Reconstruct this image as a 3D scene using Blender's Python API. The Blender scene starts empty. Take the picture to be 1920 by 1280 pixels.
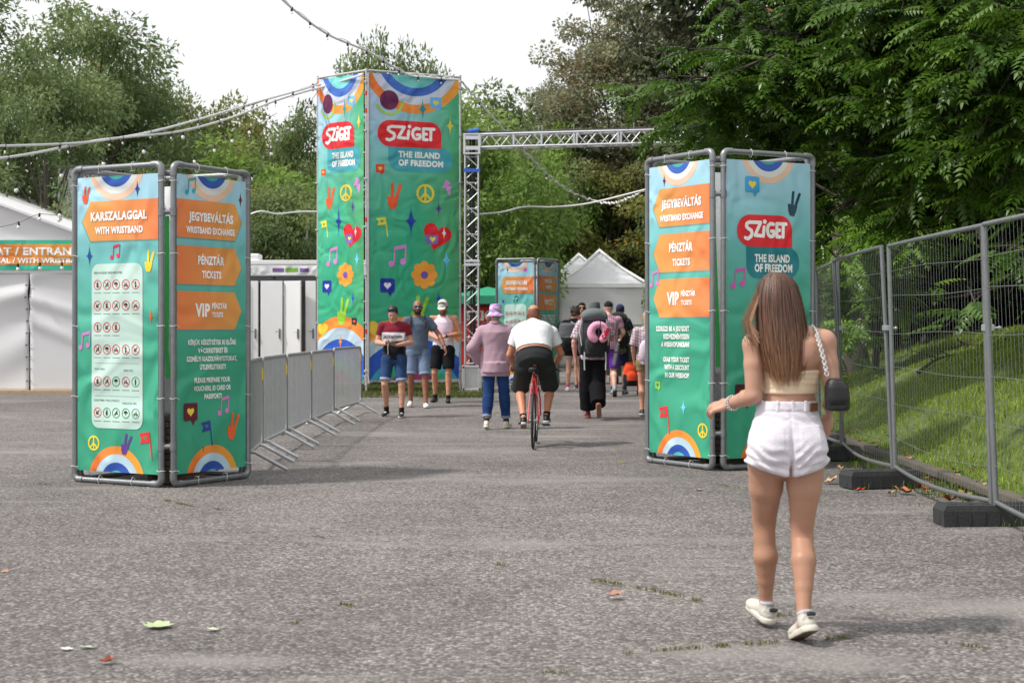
import bpy, bmesh, math, random
import numpy as np
from mathutils import Vector, Matrix
from mathutils.geometry import tessellate_polygon

C = bpy.context.scene
COL = C.collection
R = math.radians
rng = np.random.default_rng(7)
random.seed(7)

# ------------------------------------------------------------------ camera
CAMZ, FPX, HOR = 1.41, 2667.0, 617.0
cam_d = bpy.data.cameras.new('camera')
cam = bpy.data.objects.new('camera', cam_d)
COL.objects.link(cam)
cam.location = (0, 0, CAMZ)
cam.rotation_euler = (R(90), 0, 0)
cam_d.sensor_width = 36
cam_d.lens = 36 * FPX / 1920
cam_d.shift_y = -(640 - HOR) / 1920
cam_d.clip_end = 1000
cam_d.clip_start = 0.1
cam_d.dof.use_dof = True
cam_d.dof.focus_distance = 13.0
cam_d.dof.aperture_fstop = 4.5
C.camera = cam

def at(px, py, d):
    'point seen at photo pixel px,py at distance d'
    return Vector(((px - 960) / FPX * d, d, CAMZ - (py - HOR) / FPX * d))
def atx(px, d):
    return (px - 960) / FPX * d

# ------------------------------------------------------------------ light
SUN_EL, SUN_AZ = 54.0, -107.0      # azimuth from +Y towards +X
sd = Vector((math.sin(R(SUN_AZ)) * math.cos(R(SUN_EL)), math.cos(R(SUN_AZ)) * math.cos(R(SUN_EL)), math.sin(R(SUN_EL))))
sun_d = bpy.data.lights.new('sun', 'SUN')
sun_d.energy = 3.0
sun_d.angle = R(3.5)
sun_d.color = (1.0, 0.95, 0.88)
sun = bpy.data.objects.new('sun', sun_d)
COL.objects.link(sun)
sun.rotation_euler = sd.to_track_quat('Z', 'Y').to_euler()

W = bpy.data.worlds.new('World')
C.world = W
W.use_nodes = True
wn = W.node_tree.nodes
wl = W.node_tree.links
bg = wn['Background']
sky = wn.new('ShaderNodeTexSky')
sky.sky_type = 'NISHITA'
sky.sun_disc = False
sky.sun_elevation = R(SUN_EL)
sky.sun_rotation = R(SUN_AZ)
sky.air_density = 1.0
sky.dust_density = 6.0
sky.ozone_density = 1.0
hs = wn.new('ShaderNodeHueSaturation')      # a bright haze of thin cloud: nearly colourless sky
hs.inputs['Saturation'].default_value = 0.12
hs.inputs['Value'].default_value = 1.0
wl.new(sky.outputs[0], hs.inputs['Color'])
# even veil of cloud over the clear-sky gradient
veil = wn.new('ShaderNodeMixRGB')
veil.inputs[0].default_value = 0.75
veil.inputs[2].default_value = (8.5, 8.6, 8.75, 1)
wl.new(hs.outputs[0], veil.inputs[1])
wl.new(veil.outputs[0], bg.inputs[0])
bg.inputs[1].default_value = 0.12

vs = C.view_settings
vs.view_transform = 'Standard'
vs.look = 'None'
vs.exposure = 0.28
vs.gamma = 1.0

# ------------------------------------------------------------------ helpers
def lin(c):
    'sRGB 0-255 triple to linear'
    out = []
    for v in c[:3]:
        v = v / 255.0
        out.append(v / 12.92 if v <= 0.04045 else ((v + 0.055) / 1.055) ** 2.4)
    return tuple(out)

def smooth01(a, b, x):
    t = np.clip((x - a) / (b - a), 0, 1)
    return t * t * (3 - 2 * t)

def gz(x, y):
    return 0.12 * float(smooth01(19, 28, y))

def tag(o, label=None, cat=None, group=None, kind=None):
    if label: o['label'] = label
    if cat: o['category'] = cat
    if group: o['group'] = group
    if kind: o['kind'] = kind
    return o

def empty(name, loc=(0, 0, 0), rz=0.0, label=None, cat=None, group=None):
    o = bpy.data.objects.new(name, None)
    o.empty_display_size = 0.2
    COL.objects.link(o)
    o.location = loc
    o.rotation_euler = (0, 0, rz)
    tag(o, label, cat, group)
    return o

def mesh_obj(name, verts, faces, mat, parent=None, smooth=False, cols=None, loc=None):
    me = bpy.data.meshes.new(name)
    me.from_pydata([tuple(v) for v in verts], [], [tuple(f) for f in faces])
    return finish(name, me, mat, parent, smooth, cols, loc)

def finish(name, me, mat, parent=None, smooth=False, cols=None, loc=None):
    for m in (mat if isinstance(mat, (list, tuple)) else [mat]):
        me.materials.append(m)
    if smooth:
        me.polygons.foreach_set('use_smooth', np.ones(len(me.polygons), dtype=bool))
    if cols is not None:
        a = me.color_attributes.new('tint', 'FLOAT_COLOR', 'POINT')
        c = np.ones((len(me.vertices), 4), dtype=np.float32)
        c[:, :3] = np.asarray(cols, dtype=np.float32)
        a.data.foreach_set('color', c.ravel())
    me.update()
    o = bpy.data.objects.new(name, me)
    COL.objects.link(o)
    if parent is not None: o.parent = parent
    if loc is not None: o.location = loc
    return o

def np_mesh(name, V, F, mat, parent=None, smooth=False, cols=None):
    'fast mesh from numpy arrays; F is (n,3) or (n,4)'
    me = bpy.data.meshes.new(name)
    n, k = F.shape
    me.vertices.add(len(V)); me.vertices.foreach_set('co', np.asarray(V, np.float32).ravel())
    me.loops.add(n * k); me.loops.foreach_set('vertex_index', F.astype(np.int32).ravel())
    me.polygons.add(n)
    me.polygons.foreach_set('loop_start', np.arange(0, n * k, k, dtype=np.int32))
    me.update(calc_edges=True)
    return finish(name, me, mat, parent, smooth, cols)

def link_copy(o, parent=None, name=None):
    c = o.copy()
    if name: c.name = name
    COL.objects.link(c)
    if parent is not None: c.parent = parent
    return c

def copy_tree(o, parent=None):
    c = link_copy(o, parent)
    for ch in list(o.children): copy_tree(ch, c)
    return c

class MB:
    'collects simple shapes into one mesh'
    def __init__(s):
        s.v = []; s.f = []; s.m = []
    def add(s, vs_, fs, mi=0):
        o = len(s.v)
        s.v += [tuple(p) for p in vs_]
        for f in fs:
            s.f.append(tuple(i + o for i in f)); s.m.append(mi)
    def box(s, c, d, rot=None, mi=0, bev=0.0):
        hx, hy, hz = d[0] / 2, d[1] / 2, d[2] / 2
        if bev > 0:
            bm = bmesh.new()
            bmesh.ops.create_cube(bm, size=1)
            for v in bm.verts: v.co = Vector((v.co.x * d[0], v.co.y * d[1], v.co.z * d[2]))
            bmesh.ops.bevel(bm, geom=bm.edges[:], offset=bev, segments=2, affect='EDGES', profile=0.6)
            bm.verts.ensure_lookup_table()
            vs_ = [v.co.copy() for v in bm.verts]
            fs = [[v.index for v in f.verts] for f in bm.faces]
            bm.free()
        else:
            vs_ = [Vector((x, y, z)) for x in (-hx, hx) for y in (-hy, hy) for z in (-hz, hz)]
            fs = [(0, 1, 3, 2), (4, 6, 7, 5), (0, 4, 5, 1), (2, 3, 7, 6), (0, 2, 6, 4), (1, 5, 7, 3)]
        if rot is not None: vs_ = [rot @ v for v in vs_]
        c = Vector(c)
        s.add([v + c for v in vs_], fs, mi)
    def tube(s, pts, r, n=8, mi=0, cap=True, closed=False):
        pts = [Vector(p) for p in pts]
        rr = r if isinstance(r, (list, tuple)) else [r] * len(pts)
        N = len(pts)
        tang = []
        for i in range(N):
            if closed:
                t = pts[(i + 1) % N] - pts[i - 1]
            else:
                t = pts[min(i + 1, N - 1)] - pts[max(i - 1, 0)]
            tang.append(t.normalized() if t.length > 1e-9 else Vector((0, 0, 1)))
        up = Vector((0, 0, 1)) if abs(tang[0].z) < 0.9 else Vector((1, 0, 0))
        a = tang[0].cross(up).normalized()
        rings = []
        for i in range(N):
            a = (a - tang[i] * a.dot(tang[i]))
            a = a.normalized() if a.length > 1e-6 else tang[i].orthogonal().normalized()
            b = tang[i].cross(a)
            rings.append([pts[i] + (a * math.cos(2 * math.pi * k / n) + b * math.sin(2 * math.pi * k / n)) * rr[i] for k in range(n)])
        fs = []
        for i in range(N if closed else N - 1):
            j = (i + 1) % N
            for k in range(n):
                fs.append((i * n + k, i * n + (k + 1) % n, j * n + (k + 1) % n, j * n + k))
        if cap and not closed:
            fs.append(tuple(range(n - 1, -1, -1)))
            fs.append(tuple((N - 1) * n + k for k in range(n)))
        s.add([p for ring in rings for p in ring], fs, mi)
    def ball(s, c, r, seg=8, rings=6, mi=0, sc=(1, 1, 1), rot=None):
        vs_ = []; fs = []
        for i in range(1, rings):
            ph = math.pi * i / rings
            for k in range(seg):
                th = 2 * math.pi * k / seg
                vs_.append(Vector((math.sin(ph) * math.cos(th) * r * sc[0], math.sin(ph) * math.sin(th) * r * sc[1], math.cos(ph) * r * sc[2])))
        vs_.append(Vector((0, 0, r * sc[2]))); vs_.append(Vector((0, 0, -r * sc[2])))
        for i in range(rings - 2):
            for k in range(seg):
                fs.append((i * seg + k, (i + 1) * seg + k, (i + 1) * seg + (k + 1) % seg, i * seg + (k + 1) % seg))
        top = len(vs_) - 2; bot = top + 1; L = (rings - 2) * seg
        for k in range(seg):
            fs.append((top, k, (k + 1) % seg)); fs.append((bot, L + (k + 1) % seg, L + k))
        if rot is not None: vs_ = [rot @ v for v in vs_]
        s.add([v + Vector(c) for v in vs_], fs, mi)
    def build(s, name, mat, parent=None, smooth=False, cols=None, loc=None):
        me = bpy.data.meshes.new(name)
        me.from_pydata(s.v, [], s.f)
        if any(s.m): me.polygons.foreach_set('material_index', s.m)
        o = finish(name, me, mat, parent, smooth, cols, loc)
        if smooth:
            try: me.set_sharp_from_angle(angle=R(50))
            except Exception: pass
        return o

# ------------------------------------------------------------------ materials
def mat_new(name):
    m = bpy.data.materials.new(name)
    m.use_nodes = True
    nt = m.node_tree
    return m, nt, nt.nodes['Principled BSDF']

def noise_node(nt, scale, detail=4, rough=0.55, coord='Object'):
    tc = nt.nodes.new('ShaderNodeTexCoord')
    n = nt.nodes.new('ShaderNodeTexNoise')
    n.inputs['Scale'].default_value = scale
    n.inputs['Detail'].default_value = detail
    n.inputs['Roughness'].default_value = rough
    nt.links.new(tc.outputs[coord], n.inputs['Vector'])
    return n

def plain(name, c, rough=0.6, metal=0.0, var=0.12, vscale=6.0, bump=0.0, bscale=60.0, spec=0.5):
    'base colour with soft procedural variation and bump'
    m, nt, p = mat_new(name)
    p.inputs['Roughness'].default_value = rough
    p.inputs['Metallic'].default_value = metal
    p.inputs['Specular IOR Level'].default_value = spec
    n = noise_node(nt, vscale)
    mx = nt.nodes.new('ShaderNodeMixRGB')
    mx.inputs[1].default_value = (*[v * (1 - var) for v in c], 1)
    mx.inputs[2].default_value = (*[min(1, v * (1 + var)) for v in c], 1)
    nt.links.new(n.outputs['Fac'], mx.inputs[0])
    nt.links.new(mx.outputs[0], p.inputs['Base Color'])
    if bump > 0:
        n2 = noise_node(nt, bscale)
        b = nt.nodes.new('ShaderNodeBump')
        b.inputs['Strength'].default_value = bump
        b.inputs['Distance'].default_value = 0.01
        nt.links.new(n2.outputs['Fac'], b.inputs['Height'])
        nt.links.new(b.outputs[0], p.inputs['Normal'])
    return m

def tinted(name, rough=0.7, var=0.1, vscale=8.0, bump=0.0, bscale=80.0, sss=0.0, sheen=0.0, spec=0.4, trans=0.0, bdist=0.01, bdet=4):
    'base colour from the tint attribute of the mesh (dyed cloth, skin, print, leaves)'
    m, nt, p = mat_new(name)
    p.inputs['Roughness'].default_value = rough
    p.inputs['Specular IOR Level'].default_value = spec
    at_ = nt.nodes.new('ShaderNodeAttribute')
    at_.attribute_name = 'tint'
    n = noise_node(nt, vscale)
    mr = nt.nodes.new('ShaderNodeMapRange')
    mr.inputs['To Min'].default_value = 1 - var
    mr.inputs['To Max'].default_value = 1 + var
    nt.links.new(n.outputs['Fac'], mr.inputs['Value'])
    mx = nt.nodes.new('ShaderNodeVectorMath')
    mx.operation = 'SCALE'
    nt.links.new(at_.outputs['Color'], mx.inputs[0])
    nt.links.new(mr.outputs[0], mx.inputs['Scale'])
    nt.links.new(mx.outputs[0], p.inputs['Base Color'])
    if sss > 0:
        p.inputs['Subsurface Weight'].default_value = sss
        p.inputs['Subsurface Radius'].default_value = (0.012, 0.004, 0.002)
        p.inputs['Subsurface Scale'].default_value = 1.0
    if sheen > 0: p.inputs['Sheen Weight'].default_value = sheen
    if bump > 0:
        n2 = noise_node(nt, bscale, bdet)
        if bdet < 2: n2.inputs['Distortion'].default_value = 1.2
        b = nt.nodes.new('ShaderNodeBump')
        b.inputs['Strength'].default_value = bump
        b.inputs['Distance'].default_value = bdist
        nt.links.new(n2.outputs['Fac'], b.inputs['Height'])
        nt.links.new(b.outputs[0], p.inputs['Normal'])
    if trans > 0:
        tr = nt.nodes.new('ShaderNodeBsdfTranslucent')
        nt.links.new(mx.outputs[0], tr.inputs['Color'])
        ms = nt.nodes.new('ShaderNodeMixShader')
        ms.inputs[0].default_value = trans
        out = nt.nodes['Material Output']
        nt.links.new(p.outputs[0], ms.inputs[1])
        nt.links.new(tr.outputs[0], ms.inputs[2])
        nt.links.new(ms.outputs[0], out.inputs['Surface'])
    return m

M = {}
M['galv'] = plain('galvanised_pipe', (0.22, 0.23, 0.24), 0.42, 0.55, 0.22, 14, 0.12, 90)
M['galv_light'] = plain('galvanised_barrier', (0.42, 0.43, 0.44), 0.45, 0.55, 0.18, 10, 0.1, 60)
M['alu'] = plain('aluminium', (0.62, 0.63, 0.65), 0.32, 0.8, 0.12, 9, 0.05, 50)
M['wire'] = plain('wire', (0.24, 0.25, 0.26), 0.45, 0.5, 0.1, 10)
M['rubber'] = plain('black_rubber', (0.025, 0.026, 0.028), 0.75, 0, 0.3, 12, 0.5, 40)
M['tie'] = plain('white_nylon', (0.75, 0.75, 0.73), 0.4, 0, 0.05)
M['white_pvc'] = plain('white_tarp', (0.84, 0.845, 0.86), 0.5, 0, 0.05, 2.5, 0.25, 4)
M['white_paint'] = plain('white_paint', (0.84, 0.845, 0.85), 0.4, 0, 0.05, 3)
M['print'] = tinted('printed_banner', 0.5, 0.045, 1.3, 0.8, 1.7, bdist=0.13, bdet=1.2)
M['skin'] = tinted('skin', 0.46, 0.13, 9, 0.10, 120, sss=0.12, spec=0.4)
M['cloth'] = tinted('cloth', 0.85, 0.10, 14, 0.45, 16, sheen=0.15, spec=0.2)
M['denim'] = tinted('denim', 0.9, 0.22, 30, 0.35, 140, spec=0.15)
M['hair'] = tinted('hair', 0.42, 0.25, 40, 0.3, 200, spec=0.5)
M['plastic'] = tinted('plastic_and_leather', 0.45, 0.06, 20, 0.08, 60, spec=0.5)
M['dark'] = plain('black_cable', (0.015, 0.015, 0.016), 0.5, 0, 0.2)
M['dark_wood'] = plain('weathered_timber', (0.07, 0.05, 0.035), 0.9, 0, 0.3, 9, 0.4, 40)
M['wood'] = plain('raw_timber', (0.42, 0.30, 0.18), 0.8, 0, 0.25, 9, 0.3, 40)
M['white_cable'] = plain('white_cable', (0.72, 0.72, 0.72), 0.45, 0, 0.06)
M['green_ribbon'] = plain('green_ribbon', (0.05, 0.55, 0.12), 0.5, 0, 0.05)
M['bark'] = plain('bark', (0.075, 0.062, 0.05), 0.95, 0, 0.45, 7, 0.9, 30)
M['twig'] = plain('twig', (0.05, 0.04, 0.032), 0.95, 0, 0.3, 7, 0.6, 30)
M['leaf'] = tinted('tree_leaves', 0.5, 0.25, 0.9, 0, 10, spec=0.35, trans=0.48)
M['leaf_near'] = tinted('pinnate_leaves', 0.38, 0.2, 2.0, 0.1, 60, spec=0.5, trans=0.38)
M['grass'] = tinted('grass_blades', 0.6, 0.25, 1.2, 0, 10, spec=0.3, trans=0.45)
M['litter'] = tinted('dry_leaves', 0.8, 0.2, 20, 0, 10, spec=0.2)
M['bulb'] = plain('clear_bulb', (0.85, 0.83, 0.78), 0.15, 0, 0.03)
# ------------------------------------------------------------------ ground
def asphalt():
    m, nt, p = mat_new('coarse_asphalt')
    N = nt.nodes; L = nt.links
    tc = N.new('ShaderNodeTexCoord')
    def noise(scale, detail=5, rough=0.6, dist=0.0):
        n = N.new('ShaderNodeTexNoise')
        n.inputs['Scale'].default_value = scale; n.inputs['Detail'].default_value = detail
        n.inputs['Roughness'].default_value = rough; n.inputs['Distortion'].default_value = dist
        L.new(tc.outputs['Object'], n.inputs['Vector']); return n
    def vor(scale, feat='F1', rnd=1.0):
        v = N.new('ShaderNodeTexVoronoi'); v.feature = feat
        v.inputs['Scale'].default_value = scale; v.inputs['Randomness'].default_value = rnd
        L.new(tc.outputs['Object'], v.inputs['Vector']); return v
    def ramp(src, stops):
        r = N.new('ShaderNodeValToRGB')
        e = r.color_ramp.elements
        while len(e) < len(stops): e.new(0.5)
        for el, (pos, c) in zip(e, stops):
            el.position = pos; el.color = (*c, 1)
        L.new(src, r.inputs[0]); return r
    def mix(fac, a, b, mode='MIX'):
        x = N.new('ShaderNodeMixRGB'); x.blend_type = mode
        if isinstance(fac, float): x.inputs[0].default_value = fac
        else: L.new(fac, x.inputs[0])
        for i, s_ in ((1, a), (2, b)):
            if isinstance(s_, tuple): x.inputs[i].default_value = (*s_, 1)
            else: L.new(s_, x.inputs[i])
        return x.outputs[0]
    v1 = vor(56); v2 = vor(140)
    sep = N.new('ShaderNodeSeparateColor'); L.new(v1.outputs['Color'], sep.inputs[0])
    stones = ramp(sep.outputs[0], [(0.0, (0.070, 0.063, 0.062)), (0.3, (0.135, 0.122, 0.118)), (0.62, (0.228, 0.208, 0.199)), (0.86, (0.325, 0.300, 0.282)), (1.0, (0.48, 0.445, 0.415))])
    sep2 = N.new('ShaderNodeSeparateColor'); L.new(v2.outputs['Color'], sep2.inputs[0])
    fine = ramp(sep2.outputs[1], [(0.0, (0.085, 0.078, 0.077)), (0.6, (0.20, 0.184, 0.177)), (1.0, (0.35, 0.325, 0.305))])
    c = mix(0.24, stones.outputs[0], fine.outputs[0])
    # binder shows in the joints between the stones
    joint = ramp(v1.outputs['Distance'], [(0.0, (0, 0, 0)), (0.42, (0, 0, 0)), (0.72, (1, 1, 1))])
    jf = N.new('ShaderNodeMath'); jf.operation = 'MULTIPLY'; jf.inputs[1].default_value = 0.6
    L.new(joint.outputs[0], jf.inputs[0])
    c = mix(jf.outputs[0], c, (0.075, 0.07, 0.068))
    # worn, dusty and repaired areas
    big = noise(0.16, 4, 0.55, 0.4)
    rb = ramp(big.outputs['Fac'], [(0.35, (0.68, 0.68, 0.70)), (0.65, (1.02, 1.0, 0.995))])
    c = mix(1.0, c, rb.outputs[0], 'MULTIPLY')
    mid = noise(1.1, 5, 0.62, 0.6)
    rm = ramp(mid.outputs['Fac'], [(0.3, (0.82, 0.815, 0.82)), (0.7, (1.14, 1.13, 1.125))])
    c = mix(1.0, c, rm.outputs[0], 'MULTIPLY')
    # thin sandy dust lying in long patches
    mp = N.new('ShaderNodeMapping'); mp.inputs['Scale'].default_value = (0.28, 0.75, 1)
    mp.inputs['Rotation'].default_value = (0, 0, R(12)); mp.inputs['Location'].default_value = (3.2, 1.7, 0)
    L.new(tc.outputs['Object'], mp.inputs[0])
    nd = N.new('ShaderNodeTexNoise'); nd.inputs['Scale'].default_value = 1.0; nd.inputs['Detail'].default_value = 6; nd.inputs['Roughness'].default_value = 0.6
    L.new(mp.outputs[0], nd.inputs['Vector'])
    rd = ramp(nd.outputs['Fac'], [(0.54, (0, 0, 0)), (0.66, (0.75, 0.75, 0.75))])
    c = mix(rd.outputs[0], c, (0.24, 0.224, 0.212))
    # remembered bare and sandy places with a shape of their own
    for (x_, y_, rx, ry, rot, k_) in ((-1.28, 6.08, .55, .17, 0, .8), (-.92, 9.4, .85, .10, -14, .75), (-.75, 5.75, .5, .12, 8, .5), (.75, 8.0, .9, .07, -20, .4), (.6, 20.2, 2.2, .22, 3, .8), (1.2, 23.6, 2.6, .28, -2, .8), (-.6, 17.6, 2.4, .16, 4, .6), (.5, 13.2, 1.6, .35, 10, .5), (-3.8, 9.6, .8, .10, -10, .5), (1.9, 6.9, 1.0, .12, 4, .35)):
        mq = N.new('ShaderNodeMapping'); mq.vector_type = 'TEXTURE'
        mq.inputs['Location'].default_value = (x_, y_, 0); mq.inputs['Rotation'].default_value = (0, 0, R(rot)); mq.inputs['Scale'].default_value = (rx, ry, 1)
        L.new(tc.outputs['Object'], mq.inputs[0])
        ln = N.new('ShaderNodeVectorMath'); ln.operation = 'LENGTH'; L.new(mq.outputs[0], ln.inputs[0])
        ad = N.new('ShaderNodeMath'); ad.operation = 'MULTIPLY_ADD'; L.new(nd.outputs['Fac'], ad.inputs[0]); ad.inputs[1].default_value = 1.6; L.new(ln.outputs['Value'], ad.inputs[2])
        ad2 = N.new('ShaderNodeMath'); ad2.operation = 'MULTIPLY_ADD'; L.new(mid.outputs['Fac'], ad2.inputs[0]); ad2.inputs[1].default_value = 1.2; L.new(ad.outputs[0], ad2.inputs[2])
        rq = ramp(ad2.outputs[0], [(0.0, (k_, k_, k_)), (0.5, (k_, k_, k_)), (1.0, (0, 0, 0))])
        dv_ = N.new('ShaderNodeMath'); dv_.operation = 'DIVIDE'; L.new(ad2.outputs[0], dv_.inputs[0]); dv_.inputs[1].default_value = 2.4; L.new(dv_.outputs[0], rq.inputs[0])
        c = mix(rq.outputs[0], c, (0.25, 0.232, 0.220))
    # long cracks
    wc = N.new('ShaderNodeTexNoise'); wc.inputs['Scale'].default_value = 0.8; wc.inputs['Detail'].default_value = 3
    L.new(tc.outputs['Object'], wc.inputs['Vector'])
    vm = N.new('ShaderNodeVectorMath'); vm.operation = 'MULTIPLY_ADD'; vm.inputs[1].default_value = (0.5, 0.5, 0.5)
    L.new(wc.outputs['Color'], vm.inputs[0]); L.new(tc.outputs['Object'], vm.inputs[2])
    vc = N.new('ShaderNodeTexVoronoi'); vc.feature = 'DISTANCE_TO_EDGE'; vc.inputs['Scale'].default_value = 0.21
    L.new(vm.outputs[0], vc.inputs['Vector'])
    rc = ramp(vc.outputs['Distance'], [(0.0, (0.3, 0.3, 0.3)), (0.0018, (0.16, 0.16, 0.16)), (0.004, (0, 0, 0))])
    c = mix(rc.outputs[0], c, (0.045, 0.042, 0.035))
    L.new(c, p.inputs['Base Color'])
    p.inputs['Roughness'].default_value = 0.82
    p.inputs['Specular IOR Level'].default_value = 0.35
    hgt = N.new('ShaderNodeMath'); hgt.operation = 'MULTIPLY_ADD'
    inv = N.new('ShaderNodeMath'); inv.operation = 'SUBTRACT'; inv.inputs[0].default_value = 1.0
    L.new(v1.outputs['Distance'], inv.inputs[1])
    L.new(inv.outputs[0], hgt.inputs[0]); hgt.inputs[1].default_value = 1.0; L.new(fine.outputs[0], hgt.inputs[2])
    b = N.new('ShaderNodeBump'); b.inputs['Strength'].default_value = 0.55; b.inputs['Distance'].default_value = 0.006
    L.new(hgt.outputs[0], b.inputs['Height'])
    L.new(b.outputs[0], p.inputs['Normal'])
    return m
M['asphalt'] = asphalt()

def grid_sheet(name, xs, ys, zf, mat, kind='structure', smooth=True, parent=None):
    X, Y = np.meshgrid(xs, ys)
    Z = zf(X, Y)
    V = np.stack([X.ravel(), Y.ravel(), Z.ravel()], 1)
    nx, ny = len(xs), len(ys)
    i, j = np.meshgrid(np.arange(nx - 1), np.arange(ny - 1))
    a = (j * nx + i).ravel()
    F = np.stack([a, a + 1, a + 1 + nx, a + nx], 1)
    o = np_mesh(name, V, F, mat, parent, smooth)
    if kind: o['kind'] = kind
    return o

def ground_z(X, Y):
    far = 0.12 * smooth01(19, 28, Y)
    near = 0.012 * np.sin(X * 0.9 + 1.0) * np.sin(Y * 0.55) * smooth01(3, 5, Y) * (1 - smooth01(22, 26, Y))
    return far + near - 0.006
xs = np.concatenate([[-400, -150, -60, -30], np.arange(-16, 16.1, 0.5), [30, 60, 150, 400]])
ys = np.concatenate([[-60, -20, -5], np.arange(0, 40.1, 0.5), [50, 80, 150, 300, 700]])
ground = grid_sheet('ground', xs, ys, ground_z, M['asphalt'])

# grassy bank on the right behind the fence
def curb_x(Y): return 4.02 + 0.012 * np.clip(Y - 11, 0, 40) + 0.0009 * np.clip(Y - 14, 0, 40) ** 2
def bank_z(X, Y):
    u = X - curb_x(Y)
    h = 0.075 + 0.50 * np.clip(u, 0, 3.2) * smooth01(0, 1.0, u) + 0.16 * np.clip(u - 3.2, 0, 6)
    h = h * (0.72 + 0.28 * smooth01(26, 13, Y))
    bumps = 0.05 * np.sin(X * 2.1 + Y * 0.7) + 0.04 * np.sin(Y * 1.9 - X) + 0.025 * np.sin(X * 5.3 + Y * 4.1)
    return h + bumps * smooth01(0.1, 1.0, u)
def soil():
    m, nt, p = mat_new('turf_soil')
    n = noise_node(nt, 3.5, 8, 0.7)
    r = nt.nodes.new('ShaderNodeValToRGB')
    e = r.color_ramp.elements
    e[0].position = 0.3; e[0].color = (0.07, 0.10, 0.022, 1)
    e[1].position = 0.72; e[1].color = (0.14, 0.20, 0.045, 1)
    nt.links.new(n.outputs['Fac'], r.inputs[0])
    nt.links.new(r.outputs[0], p.inputs['Base Color'])
    p.inputs['Roughness'].default_value = 0.95
    b = nt.nodes.new('ShaderNodeBump'); b.inputs['Strength'].default_value = 0.8; b.inputs['Distance'].default_value = 0.03
    n2 = noise_node(nt, 25, 6, 0.7)
    nt.links.new(n2.outputs['Fac'], b.inputs['Height']); nt.links.new(b.outputs[0], p.inputs['Normal'])
    return m
M['soil'] = soil()
bank_y = np.concatenate([np.arange(5, 34, 0.3), [36, 40, 46, 60]])
bank_u = np.concatenate([np.arange(0, 6.0, 0.2), [6.5, 7, 8, 10, 14, 22, 40]])
U, YY = np.meshgrid(bank_u, bank_y)
XX = U + curb_x(YY)
ZZ = bank_z(XX, YY)
nx, ny = len(bank_u), len(bank_y)
i, j = np.meshgrid(np.arange(nx - 1), np.arange(ny - 1)); a = (j * nx + i).ravel()
bank = np_mesh('grass_bank', np.stack([XX.ravel(), YY.ravel(), ZZ.ravel()], 1), np.stack([a, a + 1, a + 1 + nx, a + nx], 1), M['soil'], None, True)
bank['kind'] = 'structure'

# low concrete kerb stones holding the bank
M['concrete'] = plain('weathered_concrete', (0.115, 0.10, 0.082), 0.9, 0, 0.35, 5, 0.6, 30)
mb = MB()
yy = 5.0
while yy < 33:
    x = float(curb_x(yy + 0.5))
    mb.box((x - 0.06 + random.uniform(-.006, .006), yy + 0.5, 0.07 + gz(0, yy)), (0.12, 0.985, 0.07), bev=0.014)
    yy += 1.0
kerb = mb.build('kerb', M['concrete']); kerb['kind'] = 'structure'

def blades(name, pts, hmin, hmax, w, c0, c1, lean=0.5, mat='grass', parent=None, segs=1):
    'one mesh of single blades standing at pts'
    n = len(pts)
    P = np.asarray(pts, float)
    th = rng.uniform(0, 2 * np.pi, n); h = rng.uniform(hmin, hmax, n)
    la = rng.uniform(0, 2 * np.pi, n); le = rng.uniform(0.1, lean, n) * h
    dx = np.cos(th) * w * rng.uniform(0.6, 1.3, n); dy = np.sin(th) * w * rng.uniform(0.6, 1.3, n)
    lx, ly = np.cos(la) * le, np.sin(la) * le
    V = np.empty((n, 5, 3))
    V[:, 0] = P + np.stack([-dx, -dy, -0.01 * np.ones(n)], 1)
    V[:, 1] = P + np.stack([dx, dy, -0.01 * np.ones(n)], 1)
    V[:, 2] = P + np.stack([dx * .8 + lx * .35, dy * .8 + ly * .35, h * .6], 1)
    V[:, 3] = P + np.stack([-dx * .8 + lx * .35, -dy * .8 + ly * .35, h * .6], 1)
    V[:, 4] = P + np.stack([lx, ly, h * (1 - .3 * le / np.maximum(h, 1e-4))], 1)
    b = np.arange(n) * 5
    me = bpy.data.meshes.new(name)
    F4 = np.stack([b, b + 1, b + 2, b + 3], 1); F3 = np.stack([b + 3, b + 2, b + 4], 1)
    loops = np.concatenate([F4.ravel(), F3.ravel()]).astype(np.int32)
    me.vertices.add(n * 5); me.vertices.foreach_set('co', V.astype(np.float32).ravel())
    me.loops.add(len(loops)); me.loops.foreach_set('vertex_index', loops)
    me.polygons.add(2 * n)
    st = np.concatenate([np.arange(n) * 4, 4 * n + np.arange(n) * 3]).astype(np.int32)
    me.polygons.foreach_set('loop_start', st)
    me.update(calc_edges=True)
    t = rng.random((n, 1))
    c = np.asarray(c0) * (1 - t) + np.asarray(c1) * t
    dry = rng.random(n) < 0.06
    c[dry] = (0.22, 0.19, 0.07)
    return finish(name, me, M[mat], parent, False, np.repeat(c, 5, 0))

n = 240000
yy = 8.5 + 26 * rng.random(n) ** 1.45
uu = rng.random(n) ** 0.9 * 5.2 - 0.02
xx = uu + curb_x(yy)
keep = rng.random(n) < np.clip(0.55 + 0.45 * np.sin(xx * 3.1 + 1.3 * np.sin(yy * 1.7)) * np.sin(yy * 2.3 + xx), 0.15, 1)
xx, yy = xx[keep], yy[keep]
P = np.stack([xx, yy, bank_z(xx, yy)], 1)
tag(blades('bank_grass', P, 0.03, 0.095, 0.005, (0.16, 0.28, 0.03), (0.40, 0.50, 0.08), 0.9),
    'green grass covering the bank behind the wire fence', 'grass', kind='stuff')

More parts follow.
